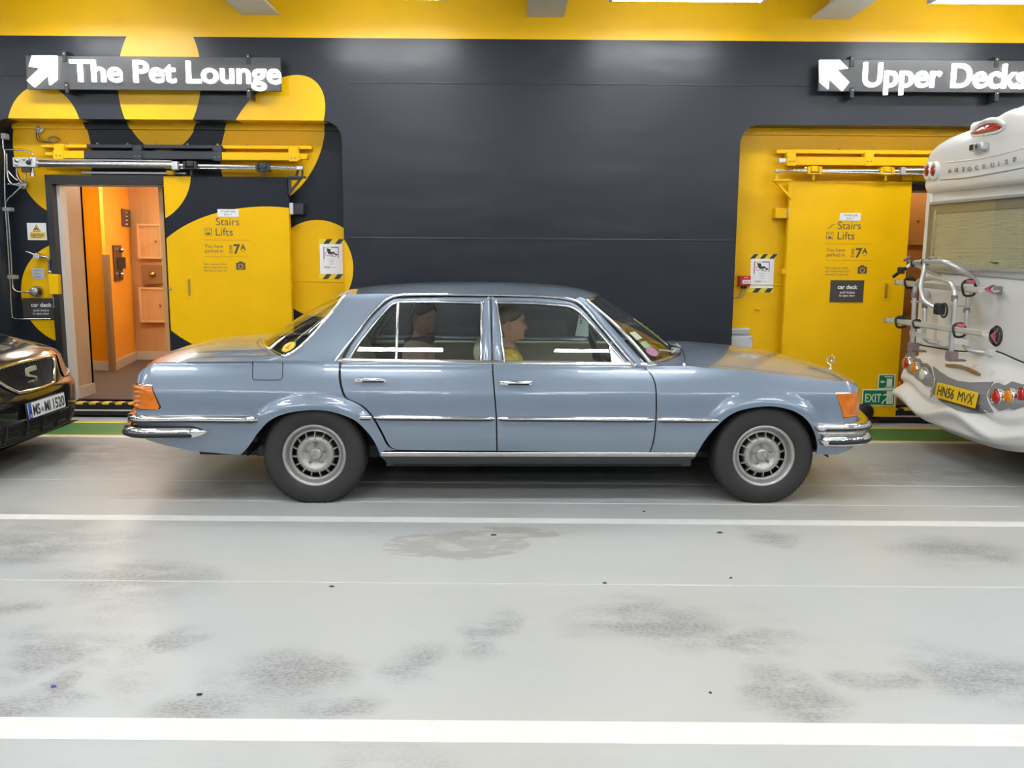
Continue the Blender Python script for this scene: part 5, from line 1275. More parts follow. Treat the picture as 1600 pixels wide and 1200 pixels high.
MB_ = sweep_plan(bumper_path(sp(1279, 685)[0], XN+0.045, lambda x: W(x, 0.42)+0.024, 0.15, 0.13, 1), rounded(0.050, 0.040, fl_z, n=18, e=2.3), tip=0.03); MB_.build('front_bumper', M_chrome, car, recalc=True)
MB_ = sweep_plan(bumper_path(sp(1284, 688)[0], XN+0.048, lambda x: W(x, 0.42)+0.028, 0.15, 0.13, 1), rounded(0.054, 0.020, fl_z-0.006, n=14, e=2.4), tip=0.03); MB_.build('bumper_rubber', M_black, car, recalc=True)
# front valance edge and number plates seen only from the ends
MB().bbox(XT-0.125, XT-0.10, -0.26, 0.26, 0.57, 0.68, 0.005).build('number_plate', M_paper, car)
# ---------------- wheels
wheel_prof = [(0.195, -0.085), (0.205, -0.092), (0.222, -0.099), (0.245, -0.104), (0.270, -0.104), (0.292, -0.099), (0.308, -0.091), (0.319, -0.080), (0.3255, -0.066), (0.326, 0.066), (0.319, 0.080), (0.300, 0.097), (0.26, 0.104), (0.205, 0.092), (0.195, 0.07)]
def flatten(me):
    for v in me.vertices:
        if v.co.z < -HUBZ+0.001: v.co.z = -HUBZ+0.001
    me.update(); return me
ty_me = flatten(MB().lathe(wheel_prof, 96, 'y').mesh(recalc=True)); ty_me.materials.append(M_tyre)
mb = MB()
for k in range(72):          # tread blocks on the shoulder
    a_ = 2*math.pi*k/72; ca, sa = math.cos(a_), math.sin(a_)
    for s in (-1, 1):
        y0, y1 = s*0.045, s*0.088
        q = []
        for r, y in ((0.3275, y0), (0.3275, s*0.068), (0.317, y1)):
            for da in (-0.026, 0.026): q.append((r*math.cos(a_+da), y, r*math.sin(a_+da)))
        mb.add(q, [(0, 1, 3, 2), (2, 3, 5, 4)])
tr_me = flatten(mb.mesh(recalc=False)); tr_me.materials.append(M_tread)
# rim: outer ring
rim_me = MB().lathe([(0.150, -0.045), (0.158, -0.040), (0.166, -0.046), (0.172, -0.062), (0.180, -0.080), (0.186, -0.0905), (0.196, -0.0945), (0.2025, -0.090), (0.203, -0.080), (0.196, -0.05), (0.19, 0.06)], 72, 'y').mesh(recalc=True); rim_me.materials.append(M_alloy)
dish_me = MB().lathe([(0.0, -0.044), (0.052, -0.044), (0.070, -0.046), (0.080, -0.056), (0.092, -0.064), (0.106, -0.064), (0.116, -0.058), (0.122, -0.046), (0.1225, -0.02), (0.1, 0.0), (0.0, 0.0)], 60, 'y').mesh(recalc=True); dish_me.materials.append(M_alloy)
mb = MB()
for k in range(1):
    a_ = 0.0; d = Vector((math.cos(a_), 0, math.sin(a_))); t = Vector((-math.sin(a_), 0, math.cos(a_)))
    q = []
    for r, w_, y in ((0.100, 0.0012, -0.0650), (0.113, 0.0028, -0.068), (0.130, 0.0036, -0.065), (0.154, 0.0022, -0.047)):
        for s in (-1, 1): q.append(d*r + t*(w_*s) + Vector((0, y, 0)))
        for s in (-1, 1): q.append(d*r + t*(w_*1.7*s) + Vector((0, y+0.022, 0)))
    fs = []
    for i in range(3): b = i*4; fs += [(b, b+1, b+5, b+4), (b, b+4, b+6, b+2), (b+1, b+3, b+7, b+5)]
    mb.add(q, fs, False)
rib_me = mb.mesh(recalc=True); rib_me.materials.append(M_alloy)
cap_me = MB().lathe([(0.0, -0.062), (0.030, -0.0615), (0.038, -0.058), (0.040, -0.050), (0.041, -0.044)], 36, 'y').mesh(recalc=True); cap_me.materials.append(M_alloy)
mb = MB()
for k in range(3):
    a_ = math.radians(86) + k*2*math.pi/3; mb.tube([(0, -0.062, 0), (0.033*math.cos(a_), -0.0615, 0.033*math.sin(a_))], 0.003, 6, rad=[0.0045, 0.0012])
star_me = mb.mesh(); star_me.materials.append(mat('cap_star', (0.30, 0.30, 0.29), 0.4, metal=0.7))
bolt_me = MB().lathe([(0, -0.060), (0.0085, -0.0595), (0.0095, -0.055), (0.0095, -0.044)], 10, 'y').mesh(recalc=True); bolt_me.materials.append(mat('wheel_bolt', (0.24, 0.235, 0.23), 0.4, metal=0.8))
back_me = MB().lathe([(0.0, -0.01), (0.19, -0.01), (0.19, 0.05), (0, 0.05)], 32, 'y').mesh(recalc=True); back_me.materials.append(M_gap)  # black disc painting the shade seen through the rim slots
def wheel(x, near, rot):
    y = -0.79 if near else 0.79
    h = empty('wheel', (x, y, HUBZ), parent=car)
    if not near: h.rotation_euler = (0, 0, math.pi)
    hub = []
    for nm, me in (('tyre', ty_me), ('tyre_tread', tr_me), ('rim', rim_me), ('rim_dish', dish_me), ('hub_cap', cap_me), ('hub_star', star_me), ('slot_shade_disc', back_me)):
        o = link(nm, me, None, h)
        if nm in ('hub_cap', 'hub_star'): o.rotation_euler = (0, rot, 0)
        if nm == 'tyre_tread': o['kind'] = 'stuff'
    for k in range(15): link('rim_rib', rib_me, None, h, None, (0, rot+2*math.pi*(k+0.25)/15, 0))
    for k in range(5):
        a_ = math.radians(90) + k*2*math.pi/5 + rot; link('wheel_bolt', bolt_me, None, h, (0.0585*math.cos(a_), 0, 0.0585*math.sin(a_)))
wheel(AX_R, True, 0.0); wheel(AX_F, True, 0.12); wheel(AX_R, False, 0.3); wheel(AX_F, False, 0.2)
# wheel housings and floor pan
def housing(ax):
    P_ = []
    for i in range(21):
        a_ = math.pi*(0.0+1.0*i/20); r = 0.405
        P_.append([(ax+r*1.08*math.cos(a_), -0.88 if math.sin(a_) > 0.6 else -0.84, HUBZ-0.02+r*math.sin(a_)), (ax+r*1.08*math.cos(a_), -0.50, HUBZ-0.02+r*math.sin(a_))])
    return MB().grid(P_, True)
for ax in (AX_R, AX_F): both('wheel_housing', housing(ax).mesh(), M_gap)
MB().box(0.95, 1.98, -0.52, 0.52, 0.26, 0.72).build('engine_bay', M_gap, car)
MB().box(-2.5, -0.95, -0.52, 0.52, 0.30, 0.74).build('boot_floor', M_gap, car)
MB().box(-1.0, 1.0, -0.76, 0.76, 0.215, 0.26).box(-2.3, -1.85, -0.7, 0.7, 0.36, 0.40).box(1.85, 2.0, -0.7, 0.7, 0.33, 0.37).box(-1.9, -0.95, -0.5, 0.5, 0.22, 0.3).box(0.95, 1.9, -0.5, 0.5, 0.22, 0.3).build('floor_pan', M_dsill, car)
MB().tube([(-2.3, -0.45, 0.25), (-1.7, -0.45, 0.24), (-1.3, -0.42, 0.22), (0.6, -0.3, 0.2)], 0.03, 10).build('exhaust', M_dsill, car)
# ---------------- door furniture
for hx in (579, 806):
    x, z = sp(hx, 594 + (hx-579)*0.019); y = -W(x, z)
    h = empty('door_handle', (x, y, z), parent=car); h2 = None
    MB().bbox(-0.103, 0.103, -0.012, 0.006, -0.014, 0.015, 0.006).build('escutcheon', M_chrome, h)
    MB().tube([(-0.075, -0.012, 0.004), (-0.06, -0.030, 0.006), (0.05, -0.034, 0.005), (0.095, -0.016, 0.003)], 0.010, 10, flat=0.6).build('grip', M_chrome, h)
    MB().bbox(-0.05, 0.085, -0.014, -0.008, -0.012, -0.004, 0.002).build('grip_recess', M_black, h)
fl = spl2(S([(394.5, 566), (394, 590), (397, 593.5), (404, 594), (433, 594), (439, 592.5), (441, 588), (441.5, 566)]), 3)
mb = MB(); mb.tube([(x, -W(x, z)-0.0005, z) for x, z in fl], 0.0025, 5); mb.build('fuel_flap_gap', M_gap, car)
# seam lines along the shoulder
# wipers
MB().tube([ws_pt(0.97, -0.55)+Vector((0.01, 0, 0.015)), ws_pt(0.90, -0.80)+Vector((0.012, 0, 0.02))], 0.006, 6).build('wiper_arm', M_alu, car)
MB().tube([ws_pt(0.98, -0.10)+Vector((0.02, 0, 0.03)), ws_pt(0.985, -0.45)+Vector((0.03, 0, 0.035)), ws_pt(0.97, -0.62)+Vector((0.01, 0, 0.015))], 0.008, 6).build('wiper_arm', M_alu, car)
for t in (-0.25, -0.5): MB().bbox(*[c for p in zip(ws_pt(0.985, t)-Vector((0.02, 0.03, -0.01)), ws_pt(0.985, t)+Vector((0.03, 0.03, 0.04))) for c in p], 0.006).build('wiper_pivot', M_grey, car)
# aerial, and the bonnet's dark rear edge drawn as a black tube
ax_, az_ = sp(1070, 576); ay_ = -W(ax_, az_)+0.03
ae = empty('aerial', (ax_, ay_, az_), parent=car)
MB().lathe([(0.022, -0.01), (0.022, 0.004), (0.013, 0.010), (0.010, 0.028), (0.004, 0.034), (0, 0.034)], 16, 'z').build('base', M_chrome, ae)
MB().lathe([(0.024, -0.012), (0.024, 0.0)], 16, 'z').build('gasket', M_black, ae)
q = [Vector((0.005, 0.005, 0.03)), Vector((0.012, 0.05, 0.07)), Vector((0.006, 0.12, 0.11)), Vector((-0.03, 0.25, 0.12))]
MB().tube(spline(q, 6), 0.004, 6).build('cable', M_black, ae)  # follows the black gap at the bonnet's rear edge, no real cable
# sheet of paper lying on the scuttle
# ---------------- interior
def seat(name, x, y, w_, recl, head, zc=0.34):
    s_ = empty(name, (x, y, 0.24), parent=car)
    MB().bbox(-0.28, 0.28, -w_, w_, 0.06, 0.24, 0.06, 4).build('cushion', M_velour, s_)
    P_ = []
    o = MB().bbox(-0.07, 0.07, -w_, w_, 0.0, 0.60, 0.06, 4).build('backrest', M_velour, s_); o.location = (-0.27, 0, 0.18); o.rotation_euler = (0, -recl, 0)
    if head:
        o = MB().bbox(-0.05, 0.05, -0.13, 0.13, 0.0, 0.19, 0.045, 4).build('headrest', M_velour, s_); o.location = (-0.27-math.sin(recl)*0.68, 0, 0.18+math.cos(recl)*0.66); o.rotation_euler = (0, -recl, 0)
        for k in (-0.06, 0.06): MB().cyl((-0.27-math.sin(recl)*0.55, k, 0.18+0.55*math.cos(recl)), (-0.27-math.sin(recl)*0.7, k, 0.18+0.7*math.cos(recl)), 0.007, 8).build('headrest_post', M_chrome, s_)
    return s_
seat('front_seat', 0.02, -0.37, 0.27, 0.22, False); seat('front_seat', 0.10, 0.37, 0.27, 0.22, True)
rs_ = empty('rear_bench', (-0.88, 0, 0.24), parent=car)
MB().bbox(-0.10, 0.30, -0.68, 0.68, 0.06, 0.26, 0.06, 4).build('cushion', M_velour, rs_)
for s in (-1, 1):
    o = MB().bbox(-0.09, 0.08, -0.33, 0.33, 0.0, 0.64, 0.07, 4).build('backrest', M_velour, rs_); o.location = (-0.30, s*0.34, 0.20); o.rotation_euler = (0, -0.38, 0)
MB().box(-1.62, -1.30, -0.74, 0.74, 0.85, 0.87).build('parcel_shelf', M_trim, car)
# door cards and far-side inner sill line
for s in (-1, 1):
    P_ = [[(lerp(-0.93, 0.86, i/12), s*(W(0, z)-0.07), z) for z in (0.25, 0.5, 0.7, 0.80, 0.862)] for i in range(13)]
    MB().grid(P_, True).build('door_card', M_trim, car)
    MB().bbox(-0.25, 0.75, s*0.70, s*0.76, 0.60, 0.66, 0.02, 2).build('armrest', M_dash, car)
    MB().bbox(-1.25, 1.0, s*0.735, s*0.775, 0.862, 0.885, 0.01, 2).build('window_ledge', M_trim, car)
# centre pillars inside
for s in (-1, 1):
    MB().tube([(-0.30, s*0.755, 0.86), (-0.31, s*0.62, 1.32)], 0.028, 8, flat=0.5).build('centre_pillar_trim', M_trim, car)
# dashboard, wheel, column, mirror
mb = MB(); P_ = []
for i in range(13):
    y = lerp(-0.74, 0.74, i/12)
    hump = 0.045*math.exp(-((y-0.37)/0.16)**2)
    P_.append([(0.95, y, 0.60), (0.66, y, 0.60), (0.62, y, 0.78), (0.64, y, 0.855+hump), (0.70, y, 0.875+hump), (0.95, y, 0.875+hump*0.5), (1.15, y, 0.86)])
MB().grid(P_, True).build('dashboard', M_dash, car, recalc=True)
swr = empty('steering_wheel', (0.50, 0.37, 0.84), parent=car)
mb = MB(); rr = 0.20; tilt = math.radians(25)
def swp(a_, r): return Vector((r*math.sin(a_)*math.sin(tilt)*-1*-1*-0.9, r*math.cos(a_), r*math.sin(a_)*math.cos(tilt)))
MB().tube([swp(t*math.pi/20, rr) for t in range(41)], 0.015, 8).build('rim', M_dash, swr)
for a_ in (math.pi*0.0, math.pi, math.pi*1.35, math.pi*1.65): MB().tube([swp(a_, 0.03), swp(a_, rr)], 0.012, 6).build('spoke', M_dash, swr)
MB().ball((0, 0, 0), (0.04, 0.09, 0.07), 12, 8).build('hub_pad', M_dash, swr)
MB().tube([(0.02, 0, -0.01), (0.3, 0, -0.12)], 0.03, 8).build('column', M_dash, swr)
mx, mz = cp(900, 492, 0.0)
rmr = empty('rear_view_mirror', (0.33, 0.0, 1.25), parent=car)
MB().bbox(-0.012, 0.012, -0.12, 0.12, -0.03, 0.03, 0.01).build('housing', M_dash, rmr); MB().tube([(0.01, 0, 0.02), (0.06, 0, 0.07)], 0.008, 6).build('stem', M_dash, rmr)
# ---------------- stickers on the glass
def ws_patch(t0, t1, j0, j1, out=-0.006, n=4):
    return MB().grid([[ws_pt(lerp(t0, t1, i/n), lerp(j0, j1, k/n))+Vector((-out*-0.5, 0, out)) for k in range(n+1)] for i in range(n+1)], True)
M_stY = mat('yellow_permit', (0.62, 0.62, 0.03), 0.5); M_stG = mat('green_sticker', (0.28, 0.48, 0.36), 0.5); M_stW = mat('white_sticker', (0.62, 0.68, 0.66), 0.5); M_stP = mat('purple_sticker', (0.35, 0.16, 0.26), 0.5)
pm = ws_patch(0.46, 0.84, -0.36, -0.12).build('dash_permit', M_stY, car); 
for k in range(4): ws_patch(0.52+k*0.07, 0.545+k*0.07, -0.30, -0.2, 0.001).build('permit_print', M_ink, pm)
ws_patch(0.43, 0.46, -0.36, -0.12).build('permit_edge', M_paper, pm); ws_patch(0.84, 0.88, -0.36, -0.12).build('permit_edge', M_paper, pm)
ws_patch(0.56, 0.67, -0.90, -0.78).build('sticker', M_stW, car); ws_patch(0.71, 0.80, -0.90, -0.78).build('sticker', M_stG, car)
c_ = ws_pt(0.87, -0.88); 
mb = MB()
ring = [ws_pt(0.875+0.065*math.sin(2*math.pi*k/20), -0.87+0.075*math.cos(2*math.pi*k/20))+Vector((0, 0, 0.004)) for k in range(20)]
mb.add(ring, [tuple(range(20))]); mb.build('round_badge', M_stP, car)
def rs_disc(tc, jc, rt, rj, lift, m, nm, parent):
    ring = [rs_pt(tc+rt*math.sin(2*math.pi*k/24), jc+rj*math.cos(2*math.pi*k/24))+Vector((-0.003-lift*0.5, 0, 0.004+lift)) for k in range(24)]
    return MB().add(ring, [tuple(range(24))]).build(nm, m, parent)
sk = rs_disc(0.865, -0.86, 0.085, 0.075, 0.0, mat('badge_lime', (0.30, 0.42, 0.02), 0.5), 'round_window_badge', car)
rs_disc(0.865, -0.86, 0.070, 0.062, 0.002, mat('badge_yellow', (0.8, 0.55, 0.02), 0.5), 'badge_field', sk)
q = [rs_pt(0.865+a_, -0.86+b_)+Vector((-0.006, 0, 0.009)) for a_, b_ in ((0.035, -0.04), (0.04, 0.03), (0.012, 0.02), (-0.05, 0.0), (0.01, -0.02))]
MB().add(q, [tuple(range(5))]).build('badge_mark', mat('badge_orange', (0.7, 0.16, 0.02), 0.5), sk)
# folded white sheet on the scuttle by the wiper
# ================================================================ PEOPLE IN THE CAR
M_skin = mat('skin', (0.50, 0.27, 0.19), 0.5, sss=0.1); M_hairW = mat('mousy_hair', (0.115, 0.082, 0.050), 0.55, var=0.3, vscale=40); M_hairD = mat('dark_brown_hair', (0.035, 0.022, 0.014), 0.5, var=0.3, vscale=40)
M_shirtY = mat('yellow_patterned_shirt', (0.55, 0.42, 0.05), 0.8, var=0.55, vscale=18); M_coat = mat('beige_jacket', (0.42, 0.31, 0.24), 0.8, var=0.15, vscale=6); M_scarf = mat('dark_scarf', (0.035, 0.035, 0.04), 0.9, var=0.2, vscale=20)
M_eye = mat('eye_white', (0.42, 0.38, 0.35), 0.3); M_iris = mat('iris_dark', (0.03, 0.02, 0.015), 0.2); M_lip = mat('lips', (0.42, 0.16, 0.13), 0.5)
# head slices: z, x front, x back, half width  (chin at 0, crown at 0.225; facing +x)
HEAD = [(-0.05, 0.035, -0.080, 0.058), (-0.035, 0.030, -0.074, 0.054), (-0.02, 0.030, -0.072, 0.053), (-0.005, 0.055, -0.072, 0.056), (0.004, 0.082, -0.073, 0.060), (0.016, 0.090, -0.075, 0.063), (0.030, 0.086, -0.078, 0.066), (0.042, 0.090, -0.082, 0.068), (0.050, 0.0885, -0.086, 0.069),
        (0.060, 0.091, -0.090, 0.070), (0.072, 0.090, -0.094, 0.071), (0.088, 0.089, -0.097, 0.072), (0.105, 0.087, -0.099, 0.073), (0.118, 0.086, -0.100, 0.074), (0.135, 0.090, -0.100, 0.075), (0.155, 0.090, -0.098, 0.075), (0.175, 0.083, -0.093, 0.072), (0.195, 0.068, -0.082, 0.063), (0.212, 0.042, -0.060, 0.046), (0.222, 0.012, -0.03, 0.022), (0.225, -0.005, -0.012, 0.006)]
def nose(z):
    if z < 0.064 or z > 0.125: return 0.0
    return 0.026*sstep(0.064, 0.074, z)*(1-sstep(0.076, 0.125, z))**0.8
def head_rows(scale=1.0, n=40, grow=0.0):
    rows = []
    for z, xf, xb, hw in HEAD:
        row = []
        for k in range(n):
            a_ = 2*math.pi*k/n; c_, s_ = math.cos(a_), math.sin(a_)
            cx = (xf+xb)/2; rx = (xf-xb)/2
            x = cx + (rx+grow)*math.copysign(abs(c_)**0.9, c_); y = (hw+grow)*math.copysign(abs(s_)**0.85, s_)
            if c_ > 0: x += nose(z)*math.exp(-(s_/0.16)**2)
            if 0.098 < z < 0.125 and c_ > 0: x -= 0.008*math.exp(-((abs(s_)-0.42)/0.18)**2)*(1-abs(z-0.111)/0.016)   # eye sockets
            row.append(Vector((x, y, z))*scale)
        rows.append(row)
    return rows
def loft_closed(mb, rows, mi=0, cap0=False, cap1=False):
    n = len(rows[0]); b = [q for r in rows for q in r]; fs = []
    for i in range(len(rows)-1):
        for k in range(n): fs.append((i*n+k, i*n+(k+1) % n, (i+1)*n+(k+1) % n, (i+1)*n+k))
    mb.add(b, fs, True, mi)
    if cap0: mb.add(rows[0], [tuple(range(n-1, -1, -1))], True, mi)
    if cap1: mb.add(rows[-1], [tuple(range(n))], True, mi)
def person(label, loc, rz, hair, top, head_yaw, head_tilt, arm_pose, hair_long, sc=1.0, scarf=False, glasses=False):
    """a seated figure, hips at the origin, facing +x; body is one continuous surface"""
    p = empty('person', loc, rz, label, 'person'); p.scale = (sc, sc, sc)
    Rh = Matrix.Rotation(head_yaw, 4, 'Z') @ Matrix.Rotation(head_tilt, 4, 'Y'); Hpos = Vector((0.02, 0, 0.585))
    mb = MB(); hr = head_rows()
    # torso rings from hips to neck then the head rings
    TOR = [(-0.02, 0.0, 0.13, 0.17), (0.08, 0.0, 0.115, 0.155), (0.18, 0.0, 0.105, 0.14), (0.30, 0.0, 0.115, 0.155), (0.40, -0.005, 0.115, 0.185), (0.470, -0.012, 0.095, 0.19), (0.505, -0.016, 0.075, 0.14), (0.528, -0.012, 0.062, 0.080)]
    rows = []
    n = 40
    for z, cx, rx, ry in TOR: rows.append([Vector((cx+rx*math.cos(2*math.pi*k/n), ry*math.sin(2*math.pi*k/n), z)) for k in range(n)])
    for i, r in enumerate(hr):
        rows.append([(Hpos + (Rh @ v)) if i > 1 else (Hpos+v.lerp(Rh @ v, 0.4*i)) for v in r])
    loft_closed(mb, rows, 0, True, True)
    for s in (-1, 1):
        ear = [Hpos + Rh @ Vector((-0.012+0.012*math.cos(t*math.pi/6), s*0.078, 0.100+0.028*math.sin(t*math.pi/6))) for t in range(13)]
        mb.tube(ear, 0.007, 8)
        mb.add([Hpos + Rh @ Vector((-0.012+0.012*math.cos(t*math.pi/6), s*0.074, 0.100+0.028*math.sin(t*math.pi/6))) for t in range(12)], [tuple(range(12))], True)
        # legs: thigh forward, shin down, foot
        mb.tube(spline([(0.0, s*0.10, 0.02), (0.22, s*0.11, 0.05), (0.42, s*0.11, 0.06), (0.47, s*0.11, 0.0), (0.52, s*0.11, -0.18)], 5), 0.07, 12, rad=[lerp(0.085, 0.045, t/20) for t in range(21)])
    # arms with hands
    for s, pose in zip((-1, 1), arm_pose):
        sh, el, wr, ft = [Vector(q) for q in pose]; sh = Vector((sh.x, s*sh.y, sh.z)); el = Vector((el.x, s*el.y, el.z)); wr = Vector((wr.x, s*wr.y, wr.z)); ft = Vector((ft.x, s*ft.y, ft.z))
        path = [sh, sh.lerp(el, 0.5), el, el.lerp(wr, 0.5), wr]; mb.tube(spline(path, 4), 0.04, 12, rad=[lerp(0.050, 0.026, t/16) for t in range(17)])
        d = (ft-wr).normalized(); u = d.cross(Vector((0, 0, 1))).normalized() if abs(d.z) < 0.95 else Vector((0, 1, 0)); v = u.cross(d)
        palm = wr + d*0.045; mb.ball(palm, (0.042, 0.040, 0.024), 12, 8)
        for k, ln in enumerate((0.068, 0.078, 0.074, 0.058)):
            b = palm + d*0.03 + u*((k-1.5)*0.019); mb.tube([b, b+d*ln*0.45-v*0.004, b+d*ln*0.75-v*0.018, b+d*ln*0.9-v*0.034], 0.008, 8, rad=[0.009, 0.0085, 0.008, 0.006])
        b = palm - u*0.034; mb.tube([b, b-u*0.02+d*0.022, b-u*0.022+d*0.05-v*0.012], 0.009, 8, rad=[0.011, 0.0095, 0.007])
    mb.build('body', M_skin, p)
    # clothing over torso and sleeves
    mb = MB(); rows = []
    for z, cx, rx, ry in TOR: rows.append([Vector((cx+(rx+0.014)*math.cos(2*math.pi*k/n), (ry+0.014)*math.sin(2*math.pi*k/n), z)) for k in range(n)])
    loft_closed(mb, rows)
    for s, pose in zip((-1, 1), arm_pose):
        sh, el, wr, ft = [Vector((q[0], s*q[1], q[2])) for q in pose]
        mb.tube(spline([sh+Vector((0, -s*0.03, 0.0)), sh.lerp(el, 0.5), el, el.lerp(wr, 0.5), el.lerp(wr, 0.9)], 4), 0.05, 12, rad=[lerp(0.068, 0.036, t/16) for t in range(17)])
    mb.build('top', top, p)
    mb = MB()
    for s in (-1, 1): mb.tube(spline([(0.0, s*0.10, 0.02), (0.22, s*0.11, 0.05), (0.42, s*0.11, 0.06), (0.47, s*0.11, 0.0), (0.52, s*0.11, -0.16)], 5), 0.08, 12, rad=[lerp(0.10, 0.058, t/20) for t in range(21)])
    mb.build('trousers', mat('dark_trousers', (0.03, 0.035, 0.05), 0.8), p)
    # hair: shell over crown and back of the head, following the head slices
    mb = MB(); n2 = 40; rows = []
    for z, xf, xb, hw in [h for h in HEAD if h[0] >= (0.016 if not hair_long else -0.06)]:
        row = []
        for k in range(n2+1):
            # angle range shrinks towards the jaw so the face stays free
            front = math.radians(18) if z > 0.17 else (math.radians(40) if z > 0.15 else math.radians(62 if z > 0.13 else (86 if z > 0.11 else 118)))
            if z > 0.185: front = 0
            a_ = lerp(front, 2*math.pi-front, k/n2); c_, s_ = math.cos(a_), math.sin(a_); g = 0.010+0.006*math.sin(k*1.7+z*90)*0.4
            edge = min(1, min(k, n2-k)/3); g = lerp(-0.002, g, edge) if front else g
            if hair_long and z < 0.1: g += 0.012
            cx = (xf+xb)/2; rx = (xf-xb)/2
            row.append(Hpos + Rh @ Vector((cx+(rx+g)*math.copysign(abs(c_)**0.9, c_), (hw+g)*math.copysign(abs(s_)**0.85, s_), z+(0.008 if z > 0.2 else 0))))
        rows.append(row)
    mb.grid(rows, True)
    if not hair_long:      # hair gathered at the back
        mb.ball(Hpos + Rh @ Vector((-0.115, 0, 0.13)), (0.035, 0.035, 0.035), 12, 8)
    mb.build('hair', hair, p)
    for s in (-1, 1):
        e = Hpos + Rh @ Vector((0.076, s*0.032, 0.112)); eo = MB().ball(e, 0.0085, 10, 8).build('eye', M_eye, p); d = Rh @ Vector((0.007, 0, 0)); MB().ball(e+d*0.6, 0.0055, 8, 6).build('iris', M_iris, eo)
        MB().tube([Hpos + Rh @ Vector((0.088, s*0.016, 0.132)), Hpos + Rh @ Vector((0.084, s*0.034, 0.136)), Hpos + Rh @ Vector((0.070, s*0.05, 0.130))], 0.003, 6).build('eyebrow', hair, p)
    MB().tube([Hpos + Rh @ Vector((0.080, -0.022, 0.047)), Hpos + Rh @ Vector((0.0895, 0, 0.049)), Hpos + Rh @ Vector((0.080, 0.022, 0.047))], 0.004, 6).build('lips', M_lip, p)
    if scarf:
        q = [Hpos + Vector((-0.02+0.085*math.cos(t*math.pi/10), 0.085*math.sin(t*math.pi/10), -0.075+0.012*math.cos(t*math.pi/10))) for t in range(21)]; MB().tube(q, 0.035, 10).build('scarf', M_scarf, p)
        MB().tube([Hpos+Vector((0.05, 0.02, -0.09)), Vector((0.10, 0.03, 0.40)), Vector((0.14, 0.04, 0.25))], 0.04, 10, flat=0.5).build('scarf_end', M_scarf, p)
    if glasses:
        for s in (-1, 1):
            MB().ball(Hpos + Rh @ Vector((0.094, s*0.033, 0.110)), (0.006, 0.024, 0.018), 12, 8).build('sunglass_lens', M_black, p)
    return p
def car_world(x, y, z):
    c_, s_ = math.cos(CAR_RZ), math.sin(CAR_RZ); return Vector((CAR_LOC.x+x*c_-y*s_, CAR_LOC.y+x*s_+y*c_, z))
hx, hz = cp(803, 506, -0.37)      # woman's head centre
arm_rest = [(0.0, 0.20, 0.42), (0.10, 0.23, 0.20), (0.33, 0.15, 0.16), (0.42, 0.12, 0.14)]
W_SC = 1.02
person('woman with tied-back hair and yellow patterned top in the front seat', car_world(hx-0.04, -0.37, hz-(0.585+0.105)*W_SC), CAR_RZ, M_hairW, M_shirtY, -0.10, 0.0, (arm_rest, arm_rest), False, W_SC)
hx, hz = cp(668, 496, 0.22)
arm_up = [(0.0, 0.20, 0.42), (0.02, 0.30, 0.22), (0.28, 0.16, 0.20), (0.38, 0.12, 0.22)]
person('passenger in beige jacket and dark scarf on the rear seat', car_world(hx-0.06, 0.22, hz-(0.585+0.10)*0.98), CAR_RZ, M_hairD, M_coat, -0.75, 0.25, (arm_up, arm_rest), True, 0.98, True, False)
# hanging ticket under the mirror
tk = empty('hanging_ticket', (0, 0, 0), label='pale green boarding ticket hanging inside the windscreen', cat='ticket')
M_tick = mat('pale_green_card', (0.55, 0.68, 0.64), 0.6)
tx, tz = cp(909, 509, -0.12); c0 = car_world(tx, -0.12, tz)
tk.location = c0; tk.rotation_euler = (0, 0, CAR_RZ+0.15)
pts = [(-0.047, -0.072), (0.052, -0.078), (0.045, 0.085), (-0.020, 0.085)]
MB().prism(pts, 0, 0.002).build('card', M_tick, tk)
text('lettering', '3', 0.04, M_ink, tk, (-0.018, -0.0008, 0.015), bold=0.0008); text('lettering', '12.0', 0.042, M_ink, tk, (-0.022, -0.0008, 0.052), bold=0.0008)
# ================================================================ WHITE MOTORHOME (rear end in view)
MH_LOC = Vector((3.57, 6.60, 0)); MH_RZ = math.radians(5.0)
mh = empty('motorhome', MH_LOC, MH_RZ, 'white motorhome with bicycle rack parked ahead of the blue saloon', 'motorhome')
M_gel = mat('white_gelcoat', (0.74, 0.73, 0.70), 0.28, coat=0.4, var=0.03, vscale=2)
M_mgrey = mat('grey_moulding', (0.20, 0.20, 0.21), 0.45)
M_seal = mat('dark_seal', (0.04, 0.04, 0.04), 0.6)
_mc, _ms = math.cos(-MH_RZ), math.sin(-MH_RZ)
def mdir(v): return Vector((v.x*_mc-v.y*_ms, v.x*_ms+v.y*_mc, v.z))
_Cm = mdir(_C-MH_LOC)
def mp(px, py, c):
    d = mdir(ray(px, py)); return _Cm + d*((c-_Cm.x)/d.x)
HWM = 1.10
# ---- main body: rounded box, rear wall at x=0
def rr_section(z, hw, r, x0, x1):
    pts = [(x1, hw)]
    for k in range(7):
        a_ = math.pi/2*k/6; pts.append((x0+r-r*math.sin(a_), hw-r+r*math.cos(a_)))
    pts += [(x0, lerp(hw-r, -hw+r, k/8)) for k in range(1, 8)]
    for k in range(7):
        a_ = math.pi/2*k/6; pts.append((x0+r-r*math.cos(a_), -hw+r-r*math.sin(a_)))
    pts.append((x1, -hw)); return [(x, y, z) for x, y in pts]
MB().grid([rr_section(z, HWM-0.03, 0.05, 0.0, 3.6) for z in np.linspace(0.6, 2.2, 12)], True, flip=True).build('body_shell', M_gel, mh)
# white corner rail down the far edge
for s in (1, -1): MB().bbox(-0.018, 0.04, s*(HWM-0.115), s*(HWM-0.03), 0.85, 2.13, 0.014, 3).build('corner_moulding', M_gel, mh)
